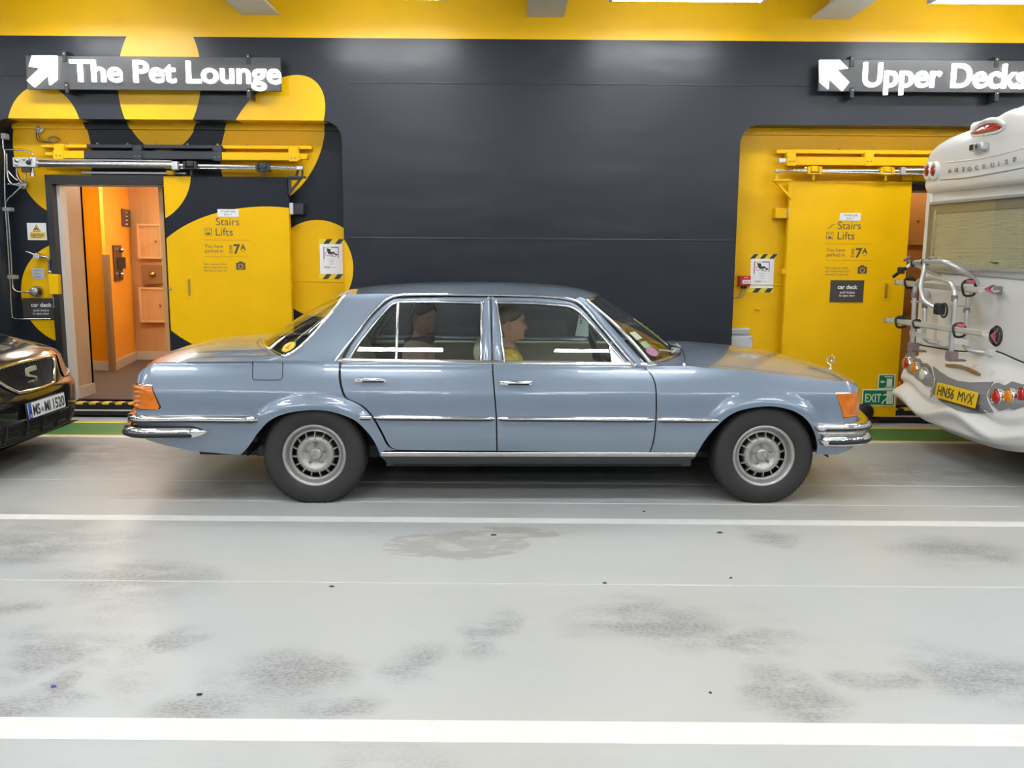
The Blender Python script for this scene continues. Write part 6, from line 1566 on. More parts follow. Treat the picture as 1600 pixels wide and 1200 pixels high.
# ---- upper cap
capP = [(0.03, 2.105), (-0.05, 2.108), (-0.095, 2.125), (-0.115, 2.17), (-0.112, 2.205), (-0.122, 2.235), (-0.120, 2.30), (-0.108, 2.38), (-0.088, 2.44), (-0.045, 2.505), (0.02, 2.545), (0.12, 2.565), (0.5, 2.60), (3.6, 2.62)]
def cap_pt(i_x, z, t):
    y = HWM*t; k = abs(t); d = 0.0
    rc = 0.11
    if k*HWM > HWM-rc: q = (k*HWM-(HWM-rc))/rc; d = rc*(1-math.sqrt(max(0, 1-q*q)))
    top = sstep(2.35, 2.56, z); bow = 0.06*(t*t)
    hump = 0.055*math.exp(-(t/0.22)**2)*sstep(2.45, 2.56, z)*sstep(0.9, 0.1, i_x)
    lift = 0.03*(1-t*t)*sstep(2.11, 2.3, z)
    return Vector((i_x + bow + d*0.9 - (0.05*math.exp(-(t/0.22)**2)*top if i_x < 0.3 else 0), y, z - top*0.05*k**6 + hump + lift))
ts = [-1+2*k/60 for k in range(61)]
MB().grid([[cap_pt(x, z, t) for t in ts] for x, z in spl2(capP, 4)], True).build('rear_roof_cap', M_gel, mh, recalc=True)
for s in (1, -1):      # sides of the roof cap
    e_ = [cap_pt(x, z, s) for x, z in spl2(capP, 4)]; e_ = [Vector((v.x, s*HWM, v.z)) for v in e_]
    MB().add(e_ + [Vector((3.6, s*HWM, 2.1))], [tuple(range(len(e_)+1))]).build('cap_side', M_gel, mh)
    MB().box(0.12, 3.6, s*(HWM-0.05), s*HWM, 2.085, 2.115).build('cap_lip', M_gel, mh)
def cap_on(px, py, dx=0.0):
    """point of the cap surface seen at a pixel: march along the sight line"""
    best = None
    d = mdir(ray(px, py)); bd = 1e9
    for row in CAPG:
        for p in row:
            v = p-_Cm; t = v.dot(d)/d.dot(d); e = (v-d*t).length
            if e < bd and t > 0: bd = e; best = p
    q = mp(px, py, best.x)
    for _ in range(3):      # refine on neighbouring samples
        bd = 1e9
        for row in CAPG:
            for p in row:
                e = (p.y-q.y)**2+(p.z-q.z)**2
                if e < bd: bd = e; bx_ = p.x
        q = mp(px, py, 0.5*q.x+0.5*bx_)
    q.x -= dx; return q
capF = spl2(capP[1:11], 8)
CAPG = [[cap_pt(x, z, t) for t in [-0.35+1.35*k/90 for k in range(91)]] for x, z in capF]
# groove under the lettering
g_ = [cap_on(a_, b_, 0.002) for a_, b_ in ((1470, 281), (1490, 280), (1510, 278), (1530, 275), (1550, 271.5), (1575, 267), (1600, 262))]
MB().tube(spline(g_, 4), 0.004, 6).build('styling_groove', M_mgrey, mh)
g_ = [cap_on(a_, b_, 0.001) for a_, b_ in ((1476, 254), (1500, 252), (1530, 248), (1550, 244), (1575, 238), (1600, 231))]
MB().tube(spline(g_, 4), 0.006, 6).build('styling_ridge', M_gel, mh)
# raised lettering along the arc
word = 'AUTOCRUISE'; cx_ = [(1485.5, 270), (1495.5, 269), (1506.5, 268), (1516.5, 267.5), (1527.5, 265.5), (1539, 263.5), (1552, 261.5), (1562, 259.5), (1574, 256.5), (1586.5, 253)]
for ch, (a_, b_) in zip(word, cx_):
    q = cap_on(a_, b_, 0.008); me = text_mesh(ch, 0.046, 0.006, 0.0004, 1.25, 'CENTER')
    link('letter', me, mat('embossed_grey', (0.36, 0.36, 0.36), 0.4), mh, q, (0, 0, -math.pi/2))
# twin round lamps
for s in (1,):
    bz = [cap_on(1451.5, 267.5), cap_on(1461, 267)]
    for q in bz:
        l_ = empty('marker_lamp', q, parent=mh); l_.rotation_euler = (0, 0, -0.15)
        MB().lathe([(0.0, 0.02), (0.075, 0.02), (0.075, -0.008), (0.066, -0.018), (0.05, -0.020), (0.045, -0.012)], 28, 'x').build('bezel', M_gel, l_)
        MB().lathe([(0.047, -0.012), (0.038, -0.024), (0.02, -0.031), (0, -0.033)], 24, 'x').build('lens', mat('ruby_lens', (0.30, 0.01, 0.02), 0.12, coat=1.0), l_)
# high brake light set in a brow
bl_ = [cap_on(a_, b_) for a_, b_ in ((1522, 209), (1530, 203), (1538, 198.5), (1548, 195), (1557, 194.8), (1564, 196.5), (1568.5, 199), (1563, 202), (1553, 204.5), (1543, 206.5), (1532, 208.5))]
c_ = sum(bl_, Vector())/len(bl_); n_ = len(bl_); front = [p+Vector((-0.022, 0, 0.004)) for p in bl_]; mid_ = [c_.lerp(p, 0.6)+Vector((-0.034, 0, 0.006)) for p in bl_]; back = [p+Vector((0.06, 0, -0.01)) for p in bl_]
hb = MB(); hb.add(back+front+mid_+[c_+Vector((-0.037, 0, 0.006))], [(k*n_+i, k*n_+(i+1) % n_, (k+1)*n_+(i+1) % n_, (k+1)*n_+i) for k in range(2) for i in range(n_)]+[(2*n_+i, 2*n_+(i+1) % n_, 3*n_) for i in range(n_)])
hb.build('high_brake_light', mat('red_lens', (0.50, 0.012, 0.015), 0.2, coat=0.8), mh, recalc=True)
br = [bl_[0]+Vector((-0.01, 0.02, 0.0))]+[p+Vector((-0.012, 0, 0.028)) for p in bl_[1:6]]+[bl_[6]+Vector((-0.01, -0.02, 0.012))]
MB().tube(spline(br, 5), 0.02, 8, rad=[0.012+0.012*math.sin(math.pi*k/30) for k in range(31)]).build('brake_light_brow', M_gel, mh)
MB().tube(spline([bl_[0]+Vector((-0.008, 0.01, -0.01))]+[p+Vector((-0.012, 0, -0.016)) for p in reversed(bl_[7:])]+[bl_[6]+Vector((-0.008, -0.01, 0))], 5), 0.010, 8).build('brake_light_brow', M_gel, mh)
# reversing camera
c_ = cap_on(1535, 229.5, 0.03); rc = empty('reversing_camera', c_, parent=mh)
MB().bbox(-0.03, 0.03, -0.085, 0.07, -0.028, 0.028, 0.012, 2).build('body', M_alu, rc); MB().lathe([(0, -0.036), (0.022, -0.034), (0.026, -0.02)], 20, 'x', (0, -0.03, 0)).build('lens_ring', M_grey, rc); MB().lathe([(0, -0.04), (0.012, -0.038), (0.013, -0.03)], 16, 'x', (0, -0.03, 0)).build('lens', M_black, rc)
MB().bbox(-0.034, -0.02, 0.02, 0.065, -0.02, 0.02, 0.004).build('sensor_window', M_black, rc); MB().bbox(-0.01, 0.04, -0.03, 0.03, -0.045, -0.02, 0.006).build('mount', M_alu, rc)
# roof vent box
v0 = cap_pt(0.25, 2.575, 0.72); MB().bbox(v0.x-0.05, v0.x+0.5, 0.45, 0.95, 2.56, 2.675, 0.04, 3).build('roof_vent', M_gel, mh)
# ---- rear window with pleated blind
wz0, wz1 = mp(1500, 417.5, -0.02).z, mp(1500, 316.5, -0.02).z
wy = HWM-0.165
MB().bbox(-0.012, 0.01, -wy-0.03, wy+0.03, wz0-0.03, wz1+0.03, 0.008, 2).build('window_surround', M_gel, mh)
M_blind = mat('pleated_blind', (0.62, 0.60, 0.50), 0.8)
P_ = []; nb = 44
for k in range(nb*2+1): P_.append([(-0.024+(0.006 if k % 2 else 0.0), -wy, lerp(wz0, wz1-0.07, k/(nb*2))), (-0.024+(0.006 if k % 2 else 0.0), wy, lerp(wz0, wz1-0.07, k/(nb*2)))])
MB().grid(P_, False, flip=True).build('pleated_blind', M_blind, mh)
MB().box(-0.03, -0.016, -wy, wy, wz1-0.075, wz1).build('blind_cassette', mat('blind_cassette_grey', (0.30, 0.28, 0.22), 0.6), mh)
for y in (wy-0.03, ): MB().bbox(-0.038, -0.02, y-0.03, y-0.01, wz0+0.06, wz1-0.05, 0.004).build('window_stay', M_alu, mh)
M_mglass = glass('acrylic_window', (0.90, 0.88, 0.78), 1.45)
MB().grid([[(-0.056, y, wz0) for y in (wy, -wy)], [(-0.056, y, wz1) for y in (wy, -wy)]]).build('window_pane', M_mglass, mh)
mb = MB(); mb.box(-0.055, -0.02, -wy-0.008, wy+0.008, wz0-0.018, wz0); mb.box(-0.055, -0.02, -wy-0.008, wy+0.008, wz1, wz1+0.02); mb.box(-0.055, -0.02, wy, wy+0.012, wz0, wz1); mb.box(-0.055, -0.02, -wy-0.012, -wy, wz0, wz1)
mb.build('window_seal', mat('window_seal_grey', (0.32, 0.31, 0.28), 0.5), mh)
for px in (1486, 1554):
    q = mp(px, 411, -0.062); MB().tube([q+Vector((0, 0.06, 0.006)), q, q+Vector((0, -0.03, 0.0))], 0.012, 8, rad=[0.006, 0.013, 0.012], flat=0.6).build('window_catch', mat('catch_olive', (0.09, 0.08, 0.05), 0.5), mh)
g_ = [mp(a_, b_, -0.004) for a_, b_ in ((1448, 425), (1500, 429), (1560, 433.5), (1600, 437))]; MB().tube(g_, 0.006, 6).build('panel_line', mat('panel_line_grey', (0.35, 0.34, 0.33), 0.5), mh)
# ---- moulded rear bumper
def bump_top(y): t = abs(y)/HWM; return 0.850 - 0.015*t + 0.05*math.exp(-((y)/0.28)**2) - 0.0*t
def bump_bot(y): t = abs(y)/HWM; return 0.24 + 0.22*t**3.0
def bump_x(y, z):
    t = abs(y)/HWM; zt, zb = bump_top(y), bump_bot(y); s = min(1, max(0, (zt-z)/(zt-zb)))
    x = -0.02 - 0.235*(sstep(0, 0.42, s)*0.75 + 0.25*sstep(0.2, 0.8, s))
    # the long wave-like ridge along the foot
    zr = 0.40 - 0.0*t + 0.045*math.cos(y*7.0); x -= 0.05*math.exp(-((z-zr)/0.045)**2)
    x += 0.045*math.exp(-((z-(zr+0.085))/0.03)**2)
    x += 0.10*sstep(0.9, 1.0, s)
    x += 0.07*t*t
    rc = 0.16; k = t*HWM
    if k > HWM-rc: q = (k-(HWM-rc))/rc; x += 0.25*(1-math.sqrt(max(0, 1-q*q)))
    return x
ys = sorted(set([round(HWM*math.sin(math.pi/2*(-1+2*k/72)), 4) for k in range(73)]))
P_ = []
for i in range(41):
    P_.append([Vector((bump_x(y, lerp(bump_top(y), bump_bot(y), i/40)), y, lerp(bump_top(y), bump_bot(y), i/40))) for y in ys])
under = [Vector((0.3, y, bump_bot(y)+0.02)) for y in ys]
MB().grid([[Vector((0.03, y, bump_top(y)+0.004)) for y in ys]]+P_+[under], True).build('rear_bumper', M_gel, mh, recalc=True)
for s in (1, -1): MB().box(0.0, 3.6, s*(HWM-0.06), s*(HWM-0.02), 0.30, 0.62).build('side_skirt', M_gel, mh)
MB().tube([Vector((-0.006, y, bump_top(y)+0.006)) for y in ys], 0.006, 6).build('bumper_seal', M_seal, mh)
def bump_on(px, py, out=0.0):
    c = -0.2
    for _ in range(30):
        q = mp(px, py, c); c = 0.6*c+0.4*bump_x(max(-HWM, min(HWM, q.y)), q.z)
    q = mp(px, py, c); q.x -= out; return q
def bump_patch(poly, out, m, name, parent=None, th=0.012):
    q = [bump_on(a_, b_, out) for a_, b_ in poly]; n_ = len(q); c0 = sum(q, Vector())/n_
    rings = [[p+Vector((th+out+0.004, 0, 0)) for p in q], q]; c0.x = bump_x(c0.y, c0.z)-out
    for t in (0.85, 0.7, 0.55, 0.4, 0.25, 0.12):
        r_ = [c0.lerp(p, t) for p in q]; rings.append([Vector((bump_x(p.y, p.z)-out, p.y, p.z)) for p in r_])
    mb = MB(); v = [p for r_ in rings for p in r_] + [c0]; R_ = len(rings)
    fs = [(k*n_+i, k*n_+(i+1) % n_, (k+1)*n_+(i+1) % n_, (k+1)*n_+i) for k in range(R_-1) for i in range(n_)] + [((R_-1)*n_+i, (R_-1)*n_+(i+1) % n_, R_*n_) for i in range(n_)]
    return mb.add(v, fs).build(name, m, parent or mh, recalc=True)
cl1 = [(1418, 552), (1424, 549), (1428, 553), (1431, 559), (1438, 561), (1442, 567), (1449, 568), (1455, 574), (1458, 585), (1462, 597), (1455, 604), (1447, 602), (1440, 595), (1434, 592), (1428, 585), (1421, 583), (1416, 575), (1414, 562)]
cl2 = [(1545, 618), (1550, 605), (1556, 599), (1562, 598), (1569, 602), (1575, 601), (1583, 596), (1590, 598), (1600, 601), (1612, 597), (1622, 602), (1626, 618), (1620, 634), (1611, 638), (1603, 634), (1592, 637), (1584, 640), (1577, 637), (1570, 639), (1562, 641), (1552, 633)]
lampR = mat('red_lamp_lens', (0.45, 0.012, 0.015), 0.15, coat=1.0); lampA = mat('amber_lamp_lens', (0.75, 0.24, 0.01), 0.15, coat=1.0); lampW = mat('clear_lamp_lens', (0.62, 0.62, 0.55), 0.15, coat=1.0)
for poly, lamps in ((cl1, ((1421, 568, lampR), (1433, 576.5, lampA), (1446, 585, lampW))), (cl2, ((1562.5, 620, lampR), (1582, 619.5, lampA), (1603, 617.5, lampR)))):
    bump_patch(poly, 0.012, M_mgrey, 'lamp_cluster_plate')
    for px, py, m in lamps:
        q = bump_on(px, py, 0.022); l_ = empty('rear_lamp', q, parent=mh)
        n_ = Vector((-1, -(bump_x(q.y+0.01, q.z)-bump_x(q.y-0.01, q.z))/0.02*-1, 0)); l_.rotation_euler = (0, 0, math.atan2(-n_.y, -n_.x)*0.5)
        MB().lathe([(0.058, 0.02), (0.058, -0.008), (0.054, -0.014), (0.048, -0.012), (0.047, 0.0)], 28, 'x').build('chrome_ring', M_chrome, l_)
        MB().lathe([(0.048, -0.004), (0.044, -0.016), (0.025, -0.024), (0, -0.026)], 24, 'x').build('lens', m, l_)
npanel = [(1459.5, 573), (1470, 581), (1483, 589.5), (1497, 595), (1515, 597.5), (1535, 597), (1553, 596.5), (1547, 606), (1541.5, 617), (1543, 626), (1548, 636), (1553, 644), (1535, 646), (1515, 645), (1497, 641), (1483, 634), (1470, 626), (1455, 612), (1461, 603), (1463, 592)]
bump_patch(npanel, 0.012, M_mgrey, 'plate_recess')
pq = bump_on(1500, 617, 0.034)
pl_ = empty('number_plate', pq, parent=mh); pl_.rotation_euler = (0, math.radians(8), 0)
MB().bbox(-0.006, 0.006, -0.262, 0.262, -0.058, 0.058, 0.004, 1).build('yellow_plate', mat('plate_yellow', (0.80, 0.50, 0.01), 0.4), pl_)
text('lettering', 'HN56', 0.108, M_ink, pl_, (-0.0075, 0.235, -0.038), (0, 0, -math.pi/2), 0.0008, 0.0012, 0.225); text('lettering', 'MVX', 0.108, M_ink, pl_, (-0.0075, -0.035, -0.038), (0, 0, -math.pi/2), 0.0008, 0.0, 0.20)
MB().bbox(-0.012, 0.0, 0.29, 0.31, -0.07, 0.08, 0.003).build('plate_lamp_frame', M_satin, pl_)
rf_ = [(1479, 568.5), (1490, 568.5), (1502, 570), (1515, 574), (1527, 580), (1533, 584.5), (1532, 587.5), (1524, 583.5), (1513, 578), (1502, 574.5), (1490, 572.8), (1479.5, 572.5)]
bump_patch(rf_, 0.012, mat('brown_reflector', (0.20, 0.11, 0.03), 0.3, coat=0.5), 'plate_light_lens')
q = bump_on(1405.5, 601, 0.004); MB().ball(q, (0.012, 0.03, 0.03), 12, 8).build('side_reflector', mat('orange_red_reflector', (0.7, 0.05, 0.01), 0.3), mh)
# wheels further forward, for the ground contact
for s in (-1, 1):
    h = empty('wheel', (1.25, s*0.93, 0.335), parent=mh)
    MB().lathe([(0.2, -0.11), (0.29, -0.11), (0.325, -0.09), (0.334, -0.05), (0.334, 0.05), (0.325, 0.09), (0.29, 0.11), (0.2, 0.11)], 40, 'y').build('tyre', M_tyre, h); MB().lathe([(0, -0.06), (0.12, -0.05), (0.19, -0.09), (0.205, -0.11)], 32, 'y').lathe([(0, 0.06), (0.12, 0.05), (0.19, 0.09), (0.205, 0.11)], 32, 'y').build('rim', M_alloy, h)
MB().box(0.1, 3.5, -0.95, 0.95, 0.42, 0.62).build('chassis', M_dsill, mh)
# ================================================================ BICYCLE RACK
rk = empty('bicycle_rack', MH_LOC, MH_RZ, 'silver tubular bicycle rack on the back of the motorhome', 'bicycle rack')
M_tube = mat('silver_tube', (0.62, 0.62, 0.61), 0.3, metal=0.6)
M_rail = mat('cream_rail', (0.62, 0.60, 0.52), 0.4, metal=0.3)
M_mauve = mat('mauve_plastic', (0.24, 0.17, 0.18), 0.5); M_pink = mat('faded_red_buckle', (0.45, 0.10, 0.13), 0.5)
def rtube(name, pts, c, r=0.016, m=M_tube, sm=4, n=10):
    cs_ = c if isinstance(c, (list, tuple)) else [c]*len(pts)
    q = [mp(a_, b_, k) for (a_, b_), k in zip(pts, cs_)]; return MB().tube(spline(q, sm), r, n).build(name, m, rk)
CF, CB = -0.30, -0.10
rtube('front_hoop', [(1424.5, 546), (1426, 520), (1428, 480), (1429.5, 452), (1433, 442), (1441, 437), (1458, 434.5), (1474, 437), (1485, 443), (1490.5, 452), (1492, 469), (1489, 510), (1485.5, 556)], CF, 0.018)
rtube('rear_support', [(1451, 457), (1446.5, 466), (1445, 480), (1444, 512), (1443, 524), (1447, 531), (1456, 535), (1473, 536)], [0.0, -0.06, CB, CB, CB, CB, -0.08, -0.01], 0.017)
rtube('rear_support', [(1519, 458), (1513, 466), (1511, 480), (1509, 515), (1506, 537), (1511, 544), (1520, 548.5), (1541, 551)], [0.0, -0.06, CB, CB, CB, CB, -0.08, -0.01], 0.017)
for a_, b_ in ((1476, 536), (1549, 551)):
    q = mp(a_, b_, -0.02); MB().bbox(q.x-0.03, q.x+0.02, q.y-0.035, q.y+0.035, q.z-0.025, q.z+0.025, 0.008).build('wall_foot', M_gel, rk)
rtube('cross_bar', [(1427, 410.5), (1447, 409), (1468, 408.5), (1481, 411), (1498, 419.5), (1513, 428), (1523, 438), (1529, 444)], [-0.34, -0.32, -0.30, -0.28, -0.22, -0.14, -0.04, 0.0], 0.020)
rtube('cross_bar', [(1428, 413), (1445, 420), (1460, 428), (1470, 434)], [-0.34, -0.2, -0.08, 0.0], 0.018)
rtube('frame_clamp_arm', [(1444.5, 411), (1443, 425), (1440, 440), (1439, 452), (1442, 466), (1449, 474), (1461, 480.5)], [-0.32, -0.36, -0.40, -0.42, -0.42, -0.40, -0.38], 0.017)
q = mp(1467, 482, -0.39); MB().bbox(q.x-0.03, q.x+0.03, q.y-0.045, q.y+0.03, q.z-0.045, q.z+0.04, 0.012, 2).build('clamp_jaw', M_black, rk)
q = mp(1475, 485, -0.40); MB().tube([q+Vector((0, 0.042*math.cos(t*math.pi/10), 0.05*math.sin(t*math.pi/10))) for t in range(21)], 0.008, 6).build('clamp_strap', M_black, rk)
rtube('clamp_arm', [(1427, 410), (1421, 414), (1416, 418.5)], [-0.34, -0.36, -0.38], 0.012)
rtube('clamp_grip', [(1417, 418), (1406, 425), (1396, 432.5)], [-0.38, -0.40, -0.42], 0.014, M_black)
q = mp(1408, 422, -0.40); MB().bbox(q.x-0.02, q.x+0.02, q.y-0.03, q.y+0.03, q.z-0.03, q.z+0.025, 0.008).build('clamp_block', M_black, rk)
rtube('wing_screw', [(1424, 412), (1419, 405)], [-0.35, -0.36], 0.009, M_mauve); rtube('wing_knob', [(1413, 407), (1421, 401.5)], [-0.36, -0.36], 0.011, M_mauve)
q = mp(1457, 404, -0.30); MB().ball(q, (0.03, 0.045, 0.018), 12, 8).build('clamp_knob', M_mauve, rk)
for a_, b_, c_ in ((1444.5, 410.5, -0.32), (1428, 411, -0.34)):
    q = mp(a_, b_, c_); MB().tube([q+Vector((0.024*math.cos(t*math.pi/8), 0, 0.024*math.sin(t*math.pi/8))) for t in range(17)], 0.007, 6).build('clamp_band', M_black, rk)
# wheel channels running across the vehicle
def channel(name, pts, cs_, w_=0.030, h=0.020):
    q = [mp(a_, b_, k) for (a_, b_), k in zip(pts, cs_)]; prof = [(-w_, h), (-w_*0.6, h), (-w_*0.4, h*0.2), (w_*0.4, h*0.2), (w_*0.6, h), (w_, h), (w_, -h*0.5), (w_*0.6, -h), (-w_*0.6, -h), (-w_, -h*0.5)]
    rows = []
    for p in q: rows.append([Vector((p.x+a_, p.y, p.z+b_)) for a_, b_ in prof])
    mb = MB(); n_ = len(prof); b = [v for r in rows for v in r]
    mb.add(b, [(i*n_+k, i*n_+(k+1) % n_, (i+1)*n_+(k+1) % n_, (i+1)*n_+k) for i in range(len(q)-1) for k in range(n_)]); mb.add(rows[0], [tuple(range(n_))]); mb.add(rows[-1], [tuple(range(n_))])
    return mb.build(name, M_rail, rk, recalc=True)
CU, CLo = -0.22, -0.42
channel('wheel_channel', [(1405, 441.5), (1470, 448), (1535, 454)], [CU]*3); channel('wheel_channel', [(1389, 500.5), (1425, 505), (1484, 514), (1541, 521.5)], [CLo]*4)
for a_, b_, c_ in ((1404, 441.5, CU), (1388, 500.5, CLo)):
    q = mp(a_, b_, c_); MB().bbox(q.x-0.032, q.x+0.032, q.y-0.004, q.y+0.012, q.z-0.022, q.z+0.022, 0.004).build('channel_end_cap', M_grey, rk)
def strap(px, py, c_, rx, rz, m, dy=0.01):
    q = mp(px, py, c_); mb = MB()
    mb.tube([q+Vector((rx*math.cos(t*math.pi/10), 0.0+0.01*math.sin(t), rz*math.sin(t*math.pi/10))) for t in range(21)], 0.009, 6); mb.build('wheel_strap', M_black, rk)
    MB().bbox(q.x-rx*0.5, q.x+rx*0.5, q.y-0.03, q.y+0.03, q.z+rz*0.5, q.z+rz*0.95, 0.006).build('strap_buckle', m, rk)
strap(1422, 442, CU, 0.05, 0.045, M_black); strap(1514, 450, CU, 0.055, 0.06, M_pink); strap(1408, 503, CLo, 0.05, 0.045, M_black); strap(1499, 516, CLo, 0.05, 0.05, M_pink); strap(1433, 506, CLo, 0.035, 0.03, M_black)
q = mp(1557, 525, CLo); 
for k, (r_, yy) in enumerate(((0.062, 0.0), (0.048, 0.012))): MB().tube([q+Vector((-0.01*k, yy+r_*0.8*math.cos(t*math.pi/12), r_*math.sin(t*math.pi/12))) for t in range(25)], 0.010, 6).build('wheel_strap', M_black, rk)
MB().add([q+Vector((-0.02, 0.04, 0.0)), q+Vector((-0.02, -0.03, 0.045)), q+Vector((-0.02, -0.02, 0.02)), q+Vector((-0.02, 0.01, 0.0)), q+Vector((-0.02, -0.02, -0.025)), q+Vector((-0.02, -0.03, -0.05))]+[q+Vector((0.0, 0.04, 0.0)), q+Vector((0.0, -0.03, 0.045)), q+Vector((0.0, -0.02, 0.02)), q+Vector((0.0, 0.01, 0.0)), q+Vector((0.0, -0.02, -0.025)), q+Vector((0.0, -0.03, -0.05))], [(0, 1, 2, 3), (0, 3, 4, 5)]+[(i, (i+1) % 6, 6+(i+1) % 6, 6+i) for i in range(6)]).build('strap_buckle', M_pink, rk, recalc=True)
q = mp(1545, 452, CU); MB().add([q+Vector((0, 0.06, 0.0)), q+Vector((0, -0.04, 0.035)), q+Vector((0, 0.01, 0.0)), q+Vector((0, -0.04, -0.03)), q+Vector((0.02, 0.06, 0.0)), q+Vector((0.02, -0.04, 0.035)), q+Vector((0.02, 0.01, 0.0)), q+Vector((0.02, -0.04, -0.03))], [(0, 1, 2, 3), (4, 7, 6, 5), (0, 4, 5, 1), (1, 5, 6, 2), (2, 6, 7, 3), (3, 7, 4, 0)]).build('strap_buckle', M_pink, rk, recalc=True)
rtube('stay', [(1535, 454.5), (1552, 455.5), (1561, 455)], [CU, -0.15, -0.02], 0.010); q = mp(1559, 453.5, -0.02); MB().bbox(q.x-0.02, q.x+0.02, q.y-0.03, q.y+0.03, q.z-0.03, q.z+0.03, 0.006).build('stay_bracket', M_grey, rk)
rtube('brace', [(1424, 471), (1459, 472.5)], [CF, -0.1], 0.009); rtube('brace', [(1486, 478.5), (1518, 479)], [CF, -0.1], 0.009)
for x0, y0, x1, y1 in ((1421, 516, 1446, 529), (1483, 526, 1511, 540)):
    a_, b_, c_, d_ = mp(x0, y0, CF), mp(x1, y0+5, CB), mp(x1, y1, CB), mp(x0, y1-5, CF)
    v = [a_, b_, c_, d_]; MB().add(v+[p+Vector((0.0, -0.02, 0)) for p in v], [(0, 1, 2, 3), (4, 7, 6, 5), (0, 4, 5, 1), (1, 5, 6, 2), (2, 6, 7, 3), (3, 7, 4, 0)]).build('side_plate', M_gel, rk, recalc=True)
for a_, b_ in ((1427, 541), (1487, 555)):
    q = mp(a_, b_, CF); MB().bbox(q.x-0.03, q.x+0.03, q.y-0.04, q.y+0.04, q.z-0.035, q.z+0.03, 0.006).build('base_clamp', M_mauve, rk); MB().bbox(q.x-0.03, q.x+0.10, q.y-0.03, q.y+0.03, q.z-0.045, q.z-0.03, 0.004).build('base_foot', M_mauve, rk)
for (a_, b_), c_ in (((1428.5, 461), CF), ((1491.5, 466), CF), ((1445, 477), CB), ((1510.5, 484), CB)):
    q = mp(a_, b_, c_); MB().cyl(q-Vector((0, 0, 0.022)), q+Vector((0, 0, 0.022)), 0.0225, 12).build('tube_collar', M_mauve, rk)
# ================================================================ BLACK PEOPLE CARRIER (front corner in view)
SV_LOC = Vector((-3.50, 6.54, 0)); sv = empty('people_carrier', SV_LOC, 0.0, 'black people carrier with German number plate behind the blue saloon', 'car')
M_blk = mat('black_metallic_paint', (0.010, 0.010, 0.011), 0.15, coat=1.0, metal=0.2)
M_bpl = mat('black_plastic_trim', (0.010, 0.010, 0.011), 0.45)
def sv_at(px, py, c):
    d = ray(px, py); o_ = _C-SV_LOC; return o_ + d*((c-o_.x)/d.x)
HWS = 0.95
svP = [(-0.20, 0.20), (-0.07, 0.21), (-0.01, 0.25), (0.015, 0.32), (0.025, 0.40), (0.025, 0.50), (0.015, 0.55), (-0.015, 0.585), (-0.045, 0.63), (-0.065, 0.69), (-0.085, 0.755), (-0.105, 0.785), (-0.14, 0.815), (-0.22, 0.855), (-0.36, 0.905), (-0.60, 0.965), (-0.95, 1.03), (-1.10, 1.05)]
def sv_bow(y): t = abs(y)/HWS; return 0.10*t*t + 0.20*t**5
def sv_pt(x, z, y):
    t = abs(y)/HWS; hood = sstep(0.75, 0.95, z)
    rc = 0.10*(1-math.sqrt(max(0, 1-sstep(0.86, 1.0, t)**2))) if t > 0.86 else 0
    return Vector((x - sv_bow(y)*(1.0 if x > -0.3 else lerp(1, 0.15, min(1, (-0.3-x)/0.7))) - rc, y, z - hood*0.10*t**3 + 0.03*hood*math.exp(-((t-0.45)/0.12)**2)*0.4))
def sv_x(z):
    for (xa, za), (xb, zb) in zip(svP[:-1], svP[1:]):
        if za <= z <= zb: return lerp(xa, xb, (z-za)/max(1e-9, zb-za))
    return -0.1
ys = [HWS*math.sin(math.pi/2*(-1+2*k/56)) for k in range(57)]
prof = spl2(svP, 3)
MB().grid([[sv_pt(x, z, y) for y in ys] for x, z in prof if z > 0.545], True).build('bonnet_and_nose', M_blk, sv, recalc=True)
MB().grid([[sv_pt(x, z, y) for y in ys] for x, z in prof if z <= 0.56], True).build('front_bumper', M_blk, sv, recalc=True)
def svs(y, z, out=0.0): p = sv_pt(sv_x(z), z, y); return p + Vector((out, 0, out*0.15))
def sv_on(px, py, out=0.0):
    c = -0.05
    for _ in range(25):
        q = sv_at(px, py, c); c = 0.5*c + 0.5*svs(max(-HWS, min(HWS, q.y)), min(1.04, max(0.21, q.z))).x
    q = sv_at(px, py, c); q.x += out; return q
# sides, screen, roof
for s in (-1, 1):
    e = [sv_pt(x, z, s*HWS) for x, z in prof]
    P_ = [[p for p in e if p.z > 0.25]]
    rear = [Vector((-4.6, s*HWS, p.z if p.z < 0.94 else 0.94)) for p in P_[0]]
    MB().grid([P_[0], [p.lerp(r, 0.5) for p, r in zip(P_[0], rear)], rear], True).build('body_side', M_blk, sv, recalc=True)
    h = empty('wheel', (-0.92, s*0.80, 0.335), parent=sv)
    MB().lathe([(0.22, -0.1), (0.30, -0.1), (0.33, -0.08), (0.334, 0.0), (0.33, 0.08), (0.30, 0.1), (0.22, 0.1)], 40, 'y').build('tyre', M_tyre, h); MB().lathe([(0, 0.08), (0.2, 0.08), (0.225, 0.1)], 32, 'y').lathe([(0, -0.08), (0.2, -0.08), (0.225, -0.1)], 32, 'y').build('rim', M_alloy, h)
P_ = [[Vector((lerp(-1.08, -1.95, t), y*lerp(0.92, 0.74, t), lerp(1.05, 1.66, t)-0.03*(y/HWS)**2)) for y in ys] for t in (0, 0.25, 0.5, 0.75, 1)]
MB().grid(P_, True).build('windscreen', mat('dark_windscreen', (0.01, 0.012, 0.014), 0.05, coat=1), sv, recalc=True)
MB().grid([P_[-1], [Vector((-3.0, y*0.72, 1.74)) for y in ys], [Vector((-4.5, y*0.70, 1.68)) for y in ys]], True).build('roof', M_blk, sv, recalc=True)
